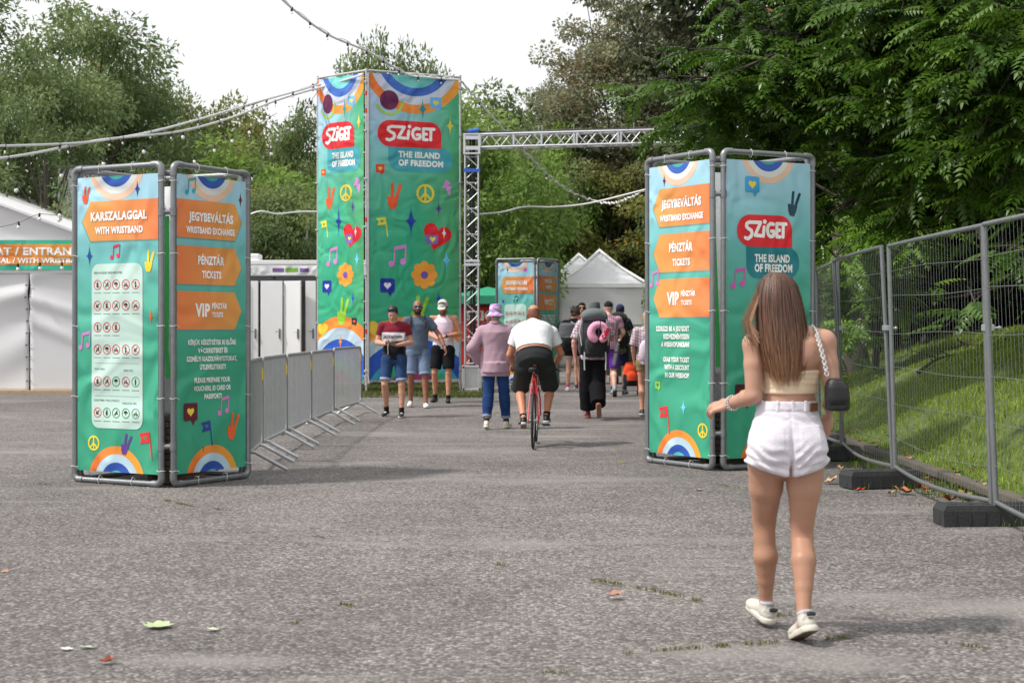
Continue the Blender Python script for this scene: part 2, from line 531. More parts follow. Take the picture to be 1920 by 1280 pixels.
# worn grass strip under the tall banner tower
n = 26000
x0, y0 = rng.uniform(-4.6, -0.55, n), rng.uniform(26.9, 33.5, n)
edge = 27.0 + 0.35 * np.sin(x0 * 2.3) + 0.2 * np.sin(x0 * 5.1)
k = (y0 > edge) & (rng.random(n) < 0.35 + 0.65 * np.clip(np.sin(x0 * 2.1 + np.sin(y0 * 1.9)) * np.sin(y0 * 1.3) + .6, 0, 1))
P = np.stack([x0[k], y0[k], 0.115 + np.zeros(k.sum())], 1)
tag(blades('worn_grass', P, 0.03, 0.10, 0.007, (0.07, 0.115, 0.03), (0.17, 0.19, 0.06), 0.8),
    'worn grass strip at the foot of the tall banner tower', 'grass', kind='stuff')
soilm = plain('bare_earth', (0.14, 0.105, 0.07), 0.95, 0, 0.3, 2.5, 0.6, 20)
def strip_z(X, Y): return 0.12 + 0 * X
th = np.linspace(0, 2 * np.pi, 40, endpoint=False)
pv = [(-2.55 + 2.1 * math.copysign(abs(math.cos(t)) ** .5, math.cos(t)) + random.uniform(-.06, .06), 30.3 + 3.2 * math.copysign(abs(math.sin(t)) ** .5, math.sin(t)) + random.uniform(-.15, .15), 0.1185) for t in th]
o = mesh_obj('earth_patch', pv, [list(range(40))], soilm); o['kind'] = 'structure'

# moss and weeds growing along cracks (photo pixels of the ground points)
def gp(px, py):
    'ground point under a photo pixel'
    d = CAMZ * FPX / (py - HOR)
    return Vector((atx(px, d), d, 0.0))
moss = [((1165, 1222), (1340, 1208)), ((1340, 1208), (1470, 1200)), ((1545, 1196), (1590, 1192)), ((1775, 1204), (1860, 1214)), ((1105, 1083), (1230, 1105)),
        ((1230, 1105), (1315, 1124)), ((1450, 1150), (1485, 1149)), ((310, 936), (370, 950)), ((400, 952), (425, 956)), ((465, 998), (500, 999)),
        ((590, 1004), (610, 1007)), ((930, 1055), (950, 1058)), ((640, 1130), (665, 1135)), ((545, 1165), (560, 1168)), ((1010, 1258), (1062, 1257)),
        ((1330, 905), (1390, 915)), ((60, 905), (100, 908))]
pts = []
for a_, b_ in moss:
    A, B = gp(*a_), gp(*b_)
    Ln = (B - A).length
    for _ in range(int(220 * Ln) + 16):
        t = random.random()
        if math.sin(t * 9 + a_[0]) < -0.55: continue
        q = A.lerp(B, t) + Vector((random.gauss(0, .012), random.gauss(0, .013), 0.0))
        pts.append(q)
pts = np.array([tuple(p) for p in pts])
tag(blades('crack_moss', pts, 0.003, 0.011, 0.0035, (0.13, 0.15, 0.06), (0.24, 0.25, 0.11), 1.6),
    'tufts of moss and weeds growing along cracks in the asphalt', 'moss', kind='stuff')
# weeds at the fence feet
pts = []
for _ in range(5200):
    y = random.uniform(9.2, 17); x = float(curb_x(y)) - abs(random.gauss(0.14, .22)) - .06
    if math.sin(y * 3.1) + math.sin(y * 7.3 + x * 4) > -.1: pts.append((x, y, 0))
tag(blades('kerb_weeds', np.array(pts), 0.02, 0.10, 0.004, (0.07, 0.13, 0.02), (0.17, 0.24, 0.05), 0.8),
    'weeds sprouting along the foot of the kerb', 'weeds', kind='stuff')

# fallen leaves
def leaf_shape(sz, curl, seed, lobes=5):
    r_ = random.Random(seed)
    N = 26; vs_ = [Vector((0, 0, 0))]
    for k in range(N):
        t = 2 * math.pi * k / N
        rad = sz * (0.52 + 0.34 * abs(math.cos(t * lobes / 2)) + r_.uniform(-.06, .06)) * (1.0 + .25 * math.cos(t))
        x, y = rad * math.cos(t) * 1.15, rad * math.sin(t) * 0.8
        z = curl * ((x / sz) ** 2 * .5 + (y / sz) ** 2 * 1.1) * sz + r_.uniform(0, .08) * sz
        vs_.append(Vector((x, y, z)))
    return vs_, [(0, k + 1, (k + 1) % N + 1) for k in range(N)]
def fallen(px, py, sz, col, label, curl=.35, rz=0, group=None, d=None, lobes=5):
    p = gp(px, py)
    vs_, fs = leaf_shape(sz, curl, px * 7 + py, lobes)
    o = mesh_obj('fallen_leaf', vs_, fs, M['litter'], None, True, [lin(col)] * len(vs_))
    o.location = (p.x, p.y, 0.006); o.rotation_euler = (random.uniform(-.15, .15), random.uniform(-.15, .15), rz)
    tag(o, label, 'leaf', group)
fallen(198, 1243, .038, (122, 62, 44), 'rust red dry leaf alone on the asphalt near the bottom left', .7, .4)
fallen(8, 1073, .03, (190, 140, 105), 'pale tan leaf at the left edge of the asphalt', .3, .1)
fallen(1150, 1118, .045, (165, 125, 105), 'pinkish brown curled leaf on asphalt left of the walking woman', .8, .2)
fallen(1165, 867, .03, (200, 190, 40), 'small yellow leaf on asphalt left of the right box sign', .2, .1)
fallen(1310, 919, .05, (170, 160, 150), 'bleached flat leaf on the asphalt in front of the right box sign', .1, .1)
fallen(290, 1176, .078, (172, 184, 145), 'large pale green withered leaf on the asphalt at lower left', .25, .3, lobes=9)
fallen(122, 1218, .03, (200, 205, 190), 'small whitish leaf left of the large pale green leaf', .2, .1)
fallen(160, 1214, .035, (185, 190, 170), 'grey green sliver of leaf between two pale leaves', .1, .1)
fallen(396, 1181, .03, (190, 200, 170), 'small pale leaf right of the large withered leaf', .2, .3)
for k, (px, py, c, l) in enumerate([(1608, 921, (165, 65, 30), 'bright orange dry leaf in front of the middle fence block'),
        (1740, 918, (150, 80, 45), 'heap edge brown leaf right of the middle fence block'), (1700, 925, (165, 105, 70), 'tan curled leaf beside the middle fence block'),
        (1722, 915, (140, 62, 32), 'dark rust leaf piled against the fence pipe'), (1760, 905, (150, 95, 60), 'brown leaf under the sagging fence pipe'),
        (1603, 863, (160, 90, 50), 'brown leaf before the far fence block'), (1575, 880, (170, 130, 100), 'pale brown leaf near the woman by the far block'),
        (1640, 868, (130, 75, 42), 'dark brown leaf by the kerb between two fence blocks'), (1780, 940, (165, 75, 40), 'red brown leaf just left of the near fence block'),
        (1668, 927, (175, 140, 105), 'light tan leaf in front of the middle fence block'), (1556, 905, (175, 150, 120), 'faded leaf lying alone right of the walking woman'),
        (1810, 936, (150, 120, 55), 'yellow brown leaf behind the near fence block')]):
    fallen(px, py, .05 + .02 * (k % 3), c, l, .9, k * 1.3)
pts = []

LV, LF, LC = [], [], []
rl = random.Random(21)
for k in range(420):
    y = rl.uniform(9.3, 18.5) ; x = float(curb_x(y)) + rl.choice([-1, -1, -1, 1]) * abs(rl.gauss(0, .16)) - .05
    if math.sin(y * 2.1) + math.sin(y * 5.3 + 1) < -.5: continue
    vs_, fs = leaf_shape(rl.uniform(.018, .042), rl.uniform(.2, 1.0), k)
    m_ = Matrix.Rotation(rl.uniform(0, 6.3), 3, 'Z') @ Matrix.Rotation(rl.gauss(0, .3), 3, 'X')
    z = .006 if x < curb_x(y) - .06 else float(bank_z(np.array(x), np.array(y))) + .03
    c = rl.choice([(120, 84, 56), (96, 64, 42), (150, 112, 76), (140, 72, 40), (88, 72, 54), (160, 140, 100)])
    o_ = len(LV); LV += [m_ @ v + Vector((x, y, z)) for v in vs_]; LF += [tuple(i_ + o_ for i_ in f) for f in fs]; LC += [lin(c)] * len(vs_)
o = mesh_obj('leaf_litter', LV, LF, M['litter'], None, True, LC)
tag(o, 'brown leaf litter gathered along the kerb under the fence', 'leaf litter', kind='stuff')
# ------------------------------------------------------------------ printed graphics
_txt = {}
def text_geo(s, bold=0.03):
    'filled glyph triangles, cap height 1, left edge 0; returns pts, faces, width'
    key = (s, bold)
    if key in _txt: return _txt[key]
    def ev(body, off):
        cu = bpy.data.curves.new('txt', 'FONT')
        cu.body = body; cu.size = 1; cu.offset = off; cu.resolution_u = 3
        cu.fill_mode = 'FRONT'; cu.space_character = 1.0 + off * 1.6
        ob = bpy.data.objects.new('txt', cu)
        COL.objects.link(ob)
        dg = bpy.context.evaluated_depsgraph_get()
        eo = ob.evaluated_get(dg)
        me = eo.to_mesh()
        P = [(v.co.x, v.co.y) for v in me.vertices]
        F = [tuple(p.vertices) for p in me.polygons]
        eo.to_mesh_clear()
        bpy.data.objects.remove(ob); bpy.data.curves.remove(cu)
        return P, F
    P, F = ev(s, bold)
    if not P: P, F = [(0, 0), (1, 0), (0, 1)], []
    H, _ = ev('H', bold)
    y0 = min(p[1] for p in H); ch = max(p[1] for p in H) - y0
    x0 = min(p[0] for p in P); x1 = max(p[0] for p in P)
    P = [((x - x0) / ch, (y - y0) / ch) for x, y in P]
    _txt[key] = (P, F, (x1 - x0) / ch)
    return _txt[key]

def arc(cx, cy, rx, ry, a0, a1, n):
    return [(cx + rx * math.cos(a0 + (a1 - a0) * k / n), cy + ry * math.sin(a0 + (a1 - a0) * k / n)) for k in range(n + 1)]

class Print:
    'flat inks laid over a cloth panel: x 0..W, z 0..H, viewer at -y'
    def __init__(s, W_, H_, grad, nx=6, nz=40):
        s.W, s.H = W_, H_
        s.v = []; s.f = []; s.c = []; s.sub = 0
        for k in range(nz + 1):
            for q in range(nx + 1):
                u, t = q / nx, 1 - k / nz
                s.v.append((u * W_, 0, k / nz * H_)); s.c.append(lin(grad(u, t)))
        for k in range(nz):
            for q in range(nx):
                a_ = k * (nx + 1) + q
                s.f.append((a_, a_ + 1, a_ + nx + 2, a_ + nx + 1))
        # unprinted reverse of the cloth
        o = len(s.v)
        s.v += [(0, .006, 0), (W_, .006, 0), (W_, .006, H_), (0, .006, H_)]
        s.c += [lin((225, 226, 228))] * 4
        s.f.append((o, o + 3, o + 2, o + 1))
    def tri(s, pts, cols, lv):
        # clip against the panel
        poly = list(zip(pts, cols))
        for ax, lim, sg in ((0, 0, 1), (0, s.W, -1), (1, 0, 1), (1, s.H, -1)):
            out = []
            for i_ in range(len(poly)):
                (p, c), (q, e) = poly[i_ - 1], poly[i_]
                dp, dq = sg * (p[ax] - lim), sg * (q[ax] - lim)
                if (dp >= 0) != (dq >= 0):
                    t = dp / (dp - dq)
                    out.append(((p[0] + (q[0] - p[0]) * t, p[1] + (q[1] - p[1]) * t), tuple(c[k] + (e[k] - c[k]) * t for k in range(3))))
                if dq >= 0: out.append((q, e))
            poly = out
            if len(poly) < 3: return
        o = len(s.v)
        y = -(lv * 0.0012 + s.sub)
        ar = sum(poly[i_ - 1][0][0] * poly[i_][0][1] - poly[i_][0][0] * poly[i_ - 1][0][1] for i_ in range(len(poly)))
        if ar < 0: poly = poly[::-1]
        for p, c in poly:
            s.v.append((p[0], y, p[1])); s.c.append(c)
        s.f.append(tuple(range(o, o + len(poly))))
    def bump(s):
        s.sub = (s.sub + 2.5e-5) % 0.0009
    def poly(s, pts, col, lv=2, col2=None):
        'any simple polygon; col2 gives a left-right blend'
        s.bump()
        L = lin(col); L2 = lin(col2) if col2 else L
        xs_ = [p[0] for p in pts]; x0, x1 = min(xs_), max(xs_)
        cs = []
        for p in pts:
            t = (p[0] - x0) / max(x1 - x0, 1e-9)
            cs.append(tuple(L[k] + (L2[k] - L[k]) * t for k in range(3)))
        for tr in tessellate_polygon([[Vector((p[0], p[1], 0)) for p in pts]]):
            s.tri([pts[k] for k in tr], [cs[k] for k in tr], lv)
    def ring(s, cx, cy, r0, r1, col, lv=1, col2=None, a0=0, a1=2 * math.pi, n=56, sq=1.0):
        s.bump()
        L = lin(col); L2 = lin(col2) if col2 else L
        for k in range(n):
            a_, b_ = a0 + (a1 - a0) * k / n, a0 + (a1 - a0) * (k + 1) / n
            P = [(cx + r * math.cos(t) * sq, cy + r * math.sin(t)) for r, t in ((r0, a_), (r1, a_), (r1, b_), (r0, b_))]
            cc = []
            for t in (a_, a_, b_, b_):
                w = 0.5 + 0.5 * math.cos(t)
                cc.append(tuple(L[q] + (L2[q] - L[q]) * w for q in range(3)))
            s.tri(P[:3], cc[:3], lv)
            if r0 > 0 or True: s.tri([P[0], P[2], P[3]], [cc[0], cc[2], cc[3]], lv)
    def disc(s, cx, cy, r, col, lv=2, sq=1.0, n=28):
        s.poly([(cx + r * sq * math.cos(2 * math.pi * k / n), cy + r * math.sin(2 * math.pi * k / n)) for k in range(n)], col, lv)
    def stroke(s, pts, w, col, lv=3, cap=True):
        for (x0, y0), (x1, y1) in zip(pts, pts[1:]):
            dx, dy = x1 - x0, y1 - y0
            l = math.hypot(dx, dy) or 1e-9
            a_, b_ = -dy / l * w / 2, dx / l * w / 2
            s.poly([(x0 + a_, y0 + b_), (x0 - a_, y0 - b_), (x1 - a_, y1 - b_), (x1 + a_, y1 + b_)], col, lv)
        if cap:
            for x, y in pts: s.disc(x, y, w / 2, col, lv, n=12)
    def rrect(s, x0, y0, x1, y1, r, col, lv=2, col2=None):
        rr = r if isinstance(r, tuple) else (r,) * 4     # bl, br, tr, tl
        P = arc(x0 + rr[0], y0 + rr[0], rr[0], rr[0], math.pi, 1.5 * math.pi, 10) if rr[0] else [(x0, y0)]
        P += arc(x1 - rr[1], y0 + rr[1], rr[1], rr[1], 1.5 * math.pi, 2 * math.pi, 10) if rr[1] else [(x1, y0)]
        P += arc(x1 - rr[2], y1 - rr[2], rr[2], rr[2], 0, .5 * math.pi, 10) if rr[2] else [(x1, y1)]
        P += arc(x0 + rr[3], y1 - rr[3], rr[3], rr[3], .5 * math.pi, math.pi, 10) if rr[3] else [(x0, y1)]
        s.poly(P, col, lv, col2)
    def text(s, body, x0, x1, yc, ch, col=(244, 244, 242), lv=6, bold=0.045, skew=0.0):
        P, F, w = text_geo(body, bold)
        sx = (x1 - x0) / w
        L = lin(col)
        s.bump()
        Q = [(x0 + p[0] * sx, yc - ch / 2 + p[1] * ch) for p in P]
        for f in F:
            for k in range(1, len(f) - 1):
                s.tri([Q[f[0]], Q[f[k]], Q[f[k + 1]]], [L] * 3, lv)
    # --- motifs
    def star(s, cx, cy, h, w, col, lv=3):
        P = []
        for q, (ex, ey) in enumerate(((0, h), (w, 0), (0, -h), (-w, 0))):
            nx_, ny_ = ((w, 0), (0, -h), (-w, 0), (0, h))[q]
            for k in range(6):
                t = k / 6
                bx = ex * (1 - t) ** 2 + nx_ * t * t; by = ey * (1 - t) ** 2 + ny_ * t * t
                P.append((cx + bx, cy + by))
        s.poly(P, col, lv)
    def hand(s, cx, cy, h, col, lv=3, tilt=0.1):
        def tp(x, y):
            return (cx + (x * math.cos(tilt) + y * math.sin(tilt)) * h, cy + (y * math.cos(tilt) - x * math.sin(tilt)) * h)
        s.poly([tp(*p) for p in [(-.17, -.05), (.17, -.05), (.18, -.25), (.10, -.5), (-.12, -.5), (-.24, -.28)]], col, lv)
        s.stroke([tp(-.06, -.1), tp(-.09, .46)], .13 * h, col, lv)
        s.stroke([tp(.09, -.1), tp(.23, .44)], .13 * h, col, lv)
        s.stroke([tp(-.15, -.3), tp(-.22, -.08)], .12 * h, col, lv)
        s.stroke([tp(-.13, -.1), tp(.14, -.1)], .12 * h, col, lv)
    def peace(s, cx, cy, r, col, lv=3):
        s.ring(cx, cy, r * .76, r, col, lv)
        for a_ in (90, 270, 225, 315):
            s.stroke([(cx, cy), (cx + r * .86 * math.cos(R(a_)), cy + r * .86 * math.sin(R(a_)))], r * .22, col, lv, False)
    def note(s, cx, cy, h, col, lv=3):
        for dx, dy in ((-.3, -.42), (.27, -.30)):
            s.disc(cx + dx * h, cy + dy * h, .15 * h, col, lv)
            s.stroke([(cx + (dx + .12) * h, cy + dy * h), (cx + (dx + .16) * h, cy + (dy + .78) * h)], .07 * h, col, lv, False)
        s.poly([(cx - .18 * h, cy + .24 * h), (cx - .14 * h, cy + .42 * h), (cx + .46 * h, cy + .54 * h), (cx + .42 * h, cy + .36 * h)], col, lv)
    def heart(s, cx, cy, h, col, lv=3, tilt=0.0):
        P = []
        for k in range(36):
            t = 2 * math.pi * k / 36
            x = 16 * math.sin(t) ** 3 / 32; y = (13 * math.cos(t) - 5 * math.cos(2 * t) - 2 * math.cos(3 * t) - math.cos(4 * t)) / 32
            P.append((cx + h * (x * math.cos(tilt) + y * math.sin(tilt)), cy + h * (y * math.cos(tilt) - x * math.sin(tilt))))
        s.poly(P, col, lv)
    def bubble(s, cx, cy, h, col, hc, lv=3):
        s.rrect(cx - .42 * h, cy - .32 * h, cx + .42 * h, cy + .45 * h, .1 * h, col, lv)
        s.poly([(cx + .02 * h, cy - .3 * h), (cx + .3 * h, cy - .3 * h), (cx + .16 * h, cy - .55 * h)], col, lv)
        s.heart(cx, cy + .07 * h, .42 * h, hc, lv + 1)
    def flag(s, cx, cy, h, col, hc=None, lv=3):
        s.stroke([(cx + .12 * h, cy + .5 * h), (cx + .26 * h, cy - .5 * h)], .05 * h, col, lv, False)
        s.poly([(cx + .12 * h, cy + .5 * h), (cx - .36 * h, cy + .42 * h), (cx - .22 * h, cy + .26 * h), (cx - .30 * h, cy + .06 * h), (cx + .17 * h, cy + .12 * h)], col, lv)
        if hc: s.heart(cx - .05 * h, cy + .28 * h, .17 * h, hc, lv + 1)
    def bolt(s, cx, cy, h, col, lv=3):
        s.poly([(cx + p[0] * h, cy + p[1] * h) for p in [(-.05, .5), (-.32, -.02), (0, .02), (-.02, -.1), (.2, -.5), (.30, .12), (.04, .06), (.28, .32)]], col, lv)
    def flower(s, cx, cy, r, col, cc, lv=3):
        for k in range(8):
            s.disc(cx + r * .68 * math.cos(k * math.pi / 4), cy + r * .68 * math.sin(k * math.pi / 4), r * .31, col, lv, n=16)
        s.disc(cx, cy, r * .62, col, lv); s.disc(cx, cy, r * .27, cc, lv + 1)
    def rainbow_down(s, cx, cy, R0, cols, ws):
        r = R0
        for c, w in zip(cols, ws):
            c1, c2 = c if isinstance(c[0], tuple) else (c, None)
            s.ring(cx, cy, max(r - w, 0), r, c1, 1, c2)
            r -= w
    def logo(s, x0, y0, x1, y1, red=(226, 44, 52)):
        'rounded red tag with hand lettered white word'
        w, h = x1 - x0, y1 - y0
        s.rrect(x0, y0, x1, y1, (h * .5, 0.004, h * .46, h * .5), red, 4)
        q = (247, 246, 244)
        def T(pts): return [(x0 + w * a_, y0 + h * b_) for a_, b_ in pts]
        t = .088 * h * 1.28
        # S with a long swash joined to the Z
        s.stroke(T([(.335, .76), (.22, .76), (.17, .71), (.165, .62), (.20, .56), (.255, .50), (.265, .42), (.25, .32), (.19, .24), (.145, .27)]), t, q, 6)
        s.stroke(T([(.335, .76), (.42, .76), (.32, .36), (.43, .345)]), t, q, 6)
        s.stroke(T([(.485, .62), (.47, .34)]), t, q, 6)
        s.disc(x0 + w * .497, y0 + h * .79, t * .62, q, 6)
        s.stroke(T([(.655, .72), (.60, .74), (.555, .66), (.545, .52), (.56, .39), (.60, .33), (.65, .35), (.665, .43), (.66, .50), (.615, .50)]), t, q, 6)
        s.stroke(T([(.775, .74), (.715, .74), (.715, .33), (.775, .33)]), t, q, 6)
        s.stroke(T([(.715, .54), (.765, .54)]), t, q, 6)
        s.stroke(T([(.79, .74), (.885, .74)]), t, q, 6)
        s.stroke(T([(.835, .74), (.83, .33)]), t, q, 6)
    def pictogram(s, cx, cy, r, kind, allow=False):
        ringc = (60, 140, 80) if allow else (205, 60, 65)
        k = (38, 42, 44)
        s.ring(cx, cy, r * .84, r, ringc, 4, n=24)
        rd = random.Random(kind * 13 + 5)
        if kind % 6 == 0:
            s.rrect(cx - .26 * r, cy - .5 * r, cx + .2 * r, cy + .3 * r, .05 * r, k, 5); s.stroke([(cx, cy + .3 * r), (cx + .05 * r, cy + .55 * r)], .2 * r, k, 5)
        elif kind % 6 == 1:
            s.stroke([(cx - .35 * r, cy - .4 * r), (cx + .3 * r, cy + .4 * r)], .22 * r, k, 5); s.disc(cx + .25 * r, cy - .1 * r, .2 * r, k, 5, n=10)
        elif kind % 6 == 2:
            s.poly(arc(cx, cy, .5 * r, .5 * r, 0, math.pi, 10), k, 5); s.stroke([(cx, cy), (cx, cy - .45 * r)], .09 * r, k, 5)
        elif kind % 6 == 3:
            s.ring(cx - .3 * r, cy - .22 * r, .13 * r, .24 * r, k, 5, n=12); s.ring(cx + .3 * r, cy - .22 * r, .13 * r, .24 * r, k, 5, n=12)
            s.stroke([(cx - .3 * r, cy - .2 * r), (cx, cy + .15 * r), (cx + .3 * r, cy - .2 * r)], .1 * r, k, 5); s.stroke([(cx + .1 * r, cy + .1 * r), (cx + .2 * r, cy + .45 * r)], .1 * r, k, 5)
        elif kind % 6 == 4:
            s.stroke([(cx, cy - .5 * r), (cx, cy + .2 * r)], .3 * r, k, 5); s.disc(cx, cy + .45 * r, .14 * r, k, 5, n=10)
        else:
            s.disc(cx - .1 * r, cy - .1 * r, .33 * r, k, 5, n=12); s.stroke([(cx + .05 * r, cy + .1 * r), (cx + .4 * r, cy + .4 * r)], .17 * r, k, 5)
        if not allow:
            a_ = math.pi * .75
            s.stroke([(cx + r * .85 * math.cos(a_), cy + r * .85 * math.sin(a_)), (cx - r * .85 * math.cos(a_), cy - r * .85 * math.sin(a_))], .12 * r, ringc, 7, False)
    def build(s, name, parent):
        return mesh_obj(name, s.v, s.f, M['print'], parent, False, s.c)

def lerp3(stops, t):
    for (a_, c), (b_, d) in zip(stops, stops[1:]):
        if t <= b_:
            k = (t - a_) / max(b_ - a_, 1e-9); k = min(max(k, 0), 1)
            return tuple(c[q] + (d[q] - c[q]) * k for q in range(3))
    return stops[-1][1]
BOXG = [(0, (168, 208, 228)), (.12, (150, 202, 215)), (.25, (112, 186, 186)), (.42, (84, 174, 155)), (.6, (62, 162, 132)), (1, (56, 156, 122))]
def box_grad(u, t): return lerp3(BOXG, t + .03 * (u - .5))
ORA, ORB = (222, 160, 84), (230, 128, 76)
WHITE = (244, 244, 242)
def box_top(p):
    cx, cy = p.W * .49, p.H + .11
    p.rainbow_down(cx, cy, .335, [(226, 190, 165), (212, 216, 214), (52, 92, 176), (60, 160, 150)], [.062, .06, .07, .16])
def box_bottom(p, cu=.49, R0=.34):
    cx, cy = p.W * cu, -.10
    p.rainbow_down(cx, cy, R0, [((236, 120, 52), (228, 165, 62)), (180, 208, 222), (48, 84, 172), (80, 180, 190), (42, 142, 108)], [.075, .075, .075, .05, .08])
def arrow(p, t0, t1, left, body=.17, tip=.06):
    W_, H_ = p.W, p.H
    y1, y0 = H_ * (1 - t0), H_ * (1 - t1)
    # soft printed shadow rim
    if left:
        P = [(W_, y0), (W_ * body, y0), (W_ * tip, (y0 + y1) / 2), (W_ * body, y1), (W_, y1)]
        Q = [(W_, y0 - .014), (W_ * body - .006, y0 - .014), (W_ * tip - .012, (y0 + y1) / 2 - .004), (W_ * body, y1)]
        p.poly(Q + [(W_, y1)], (104, 158, 148), 1); p.poly(P, ORA, 2, ORB)
    else:
        b, t = 1 - body, 1 - tip
        P = [(0, y0), (W_ * b, y0), (W_ * t, (y0 + y1) / 2), (W_ * b, y1), (0, y1)]
        p.poly([(0, y0 - .014), (W_ * b + .006, y0 - .014), (W_ * t + .012, (y0 + y1) / 2 - .004), (W_ * b, y1), (0, y1)], (104, 158, 148), 1); p.poly(P, ORB, 2, ORA)
def T(p, s_, u0, u1, t, ch, **k): p.text(s_, p.W * u0, p.W * u1, p.H * (1 - t), ch, **k)

def art_wristband(p):
    W_, H_ = p.W, p.H
    box_top(p); box_bottom(p)
    arrow(p, .083, .218, True, .17, .065)
    T(p, 'KARSZALAGGAL', .175, .87, .135, .082); T(p, 'WITH WRISTBAND', .23, .82, .183, .066)
    y = lambda t: H_ * (1 - t)
    p.hand(.11 * W_, y(.06), .16, (234, 88, 44)); p.star(.75 * W_, y(.048), .10, .035, (40, 66, 150))
    p.star(.155 * W_, y(.268), .12, .042, (34, 70, 150)); p.note(.475 * W_, y(.255), .13, (214, 56, 92)); p.hand(.895 * W_, y(.292), .19, (236, 204, 52))
    p.star(.915 * W_, y(.475), .09, .03, (232, 104, 48)); p.note(.09 * W_, y(.555), .16, (206, 130, 196)); p.peace(.21 * W_, y(.905), .07, (232, 212, 62))
    p.hand(.61 * W_, y(.905), .19, (96, 62, 150), 3, .25); p.flag(.86 * W_, y(.905), .25, (222, 46, 50), (42, 142, 108))
    p.rrect(.185 * W_, y(.853), .815 * W_, y(.296), .085, (190, 217, 208), 3)
    us = (.26, .376, .49, .61, .73)
    T(p, 'KÉRJÜK NE HOZZ BE / PLEASE LEAVE OUTSIDE', .215, .565, .326, .018, col=(60, 80, 78), bold=.01)
    k = 0
    for t, cnt in ((.367, 5), (.438, 5), (.511, 3), (.586, 5)):
        for u in us[:cnt]:
            p.pictogram(u * W_, y(t), .047, k); p.rrect((u - .045) * W_, y(t + .027) - .004, (u + .045) * W_, y(t + .027), 0, (90, 105, 102), 4); k += 1
    for t in (.632, .743): p.rrect(.225 * W_, y(t) - .003, .775 * W_, y(t), 0, (120, 150, 142), 4)
    T(p, 'ITALOK / DRINKS', .225, .35, .652, .015, col=(60, 80, 78), bold=.01); T(p, 'ÉTELEK / FOOD', .585, .70, .656, .015, col=(60, 80, 78), bold=.01)
    T(p, 'DOHÁNYTERMÉK / TOBACCO PRODUCTS', .215, .53, .758, .015, col=(60, 80, 78), bold=.01); T(p, 'HÁZIÁLLATOK / PETS', .57, .74, .766, .015, col=(60, 80, 78), bold=.01)
    for t, al in ((.694, (0, 0, 1, 0, 1)), (.80, (0, 1, 1, 1, 1))):
        for u, a_ in zip(us, al):
            p.pictogram(u * W_, y(t), .047, k, bool(a_)); p.rrect((u - .045) * W_, y(t + .028) - .005, (u + .045) * W_, y(t + .028), 0, (90, 105, 102), 4); k += 1

def art_arrows_right(p):
    W_, H_ = p.W, p.H
    y = lambda t: H_ * (1 - t)
    box_top(p); box_bottom(p, .5)
    for t0, t1 in ((.082, .21), (.238, .366), (.39, .518)): arrow(p, t0, t1, False, .17, .07)
    T(p, 'JEGYBEVÁLTÁS', .16, .80, .138, .082); T(p, 'WRISTBAND EXCHANGE', .125, .825, .183, .062)
    T(p, 'PÉNZTÁR', .29, .67, .284, .082); T(p, 'TICKETS', .345, .625, .332, .07)
    T(p, 'VIP', .25, .46, .453, .125); T(p, 'PÉNZTÁR', .49, .71, .438, .052); T(p, 'TICKETS', .49, .65, .468, .046)
    for s_, a_, b_, t in (('KÉRJÜK KÉSZÍTSÉTEK KI ELŐRE', .15, .84, .562), ('VÓCSEREITEKET ÉS', .29, .715, .590), ('SZEMÉLYI IGAZOLVÁNYOTOKAT,', .13, .855, .618), ('ÚTLEVELETEKET!', .315, .69, .646),
            ('PLEASE PREPARE YOUR', .24, .755, .69), ('VOUCHERS, ID CARD OR', .23, .765, .718), ('PASSPORT!', .38, .63, .746)):
        T(p, s_, a_, b_, t, .046, bold=.035)
    p.note(.19 * W_, y(.035), .15, (62, 160, 178)); p.star(.915 * W_, y(.066), .10, .03, (92, 34, 60))
    p.bubble(.19 * W_, y(.80), .21, (96, 30, 48), (232, 208, 70)); p.note(.66 * W_, y(.78), .17, (208, 128, 190))
    p.flag(.43 * W_, y(.872), .24, (50, 62, 150), (42, 142, 108)); p.hand(.80 * W_, y(.855), .25, (234, 100, 48), 3, .2)

def art_arrows_left(p):
    W_, H_ = p.W, p.H
    y = lambda t: H_ * (1 - t)
    box_top(p); box_bottom(p, .5, .36)
    for t0, t1 in ((.08, .212), (.238, .37), (.394, .526)): arrow(p, t0, t1, True, .18, .075)
    T(p, 'JEGYBEVÁLTÁS', .22, .87, .135, .09); T(p, 'WRISTBAND EXCHANGE', .19, .90, .184, .066)
    T(p, 'PÉNZTÁR', .35, .735, .287, .09); T(p, 'TICKETS', .405, .69, .338, .075)
    T(p, 'VIP', .31, .51, .462, .135); T(p, 'PÉNZTÁR', .545, .78, .446, .056); T(p, 'TICKETS', .545, .72, .477, .05)
    for s_, a_, t in (('SZEREZD BE A JEGYEDET', .13, .566), ('KEDVEZMÉNYESEN', .255, .593), ('A WEBSHOPUNKBAN!', .215, .620), ('GRAB YOUR TICKET', .25, .672), ('WITH A DISCOUNT', .27, .699), ('IN OUR WEBSHOP!', .28, .726)):
        T(p, s_, a_, .68, t, .052, bold=.035)
    p.star(.26 * W_, y(.052), .09, .03, (92, 34, 60)); p.note(.09 * W_, y(.39), .17, (206, 130, 196)); p.bubble(.15 * W_, y(.765), .10, (150, 205, 80), (42, 142, 108))
    p.star(.58 * W_, y(.835), .12, .045, (108, 200, 236)); p.flag(.27 * W_, y(.882), .29, (224, 50, 62), (42, 142, 108)); p.peace(.89 * W_, y(.908), .075, (236, 206, 60))

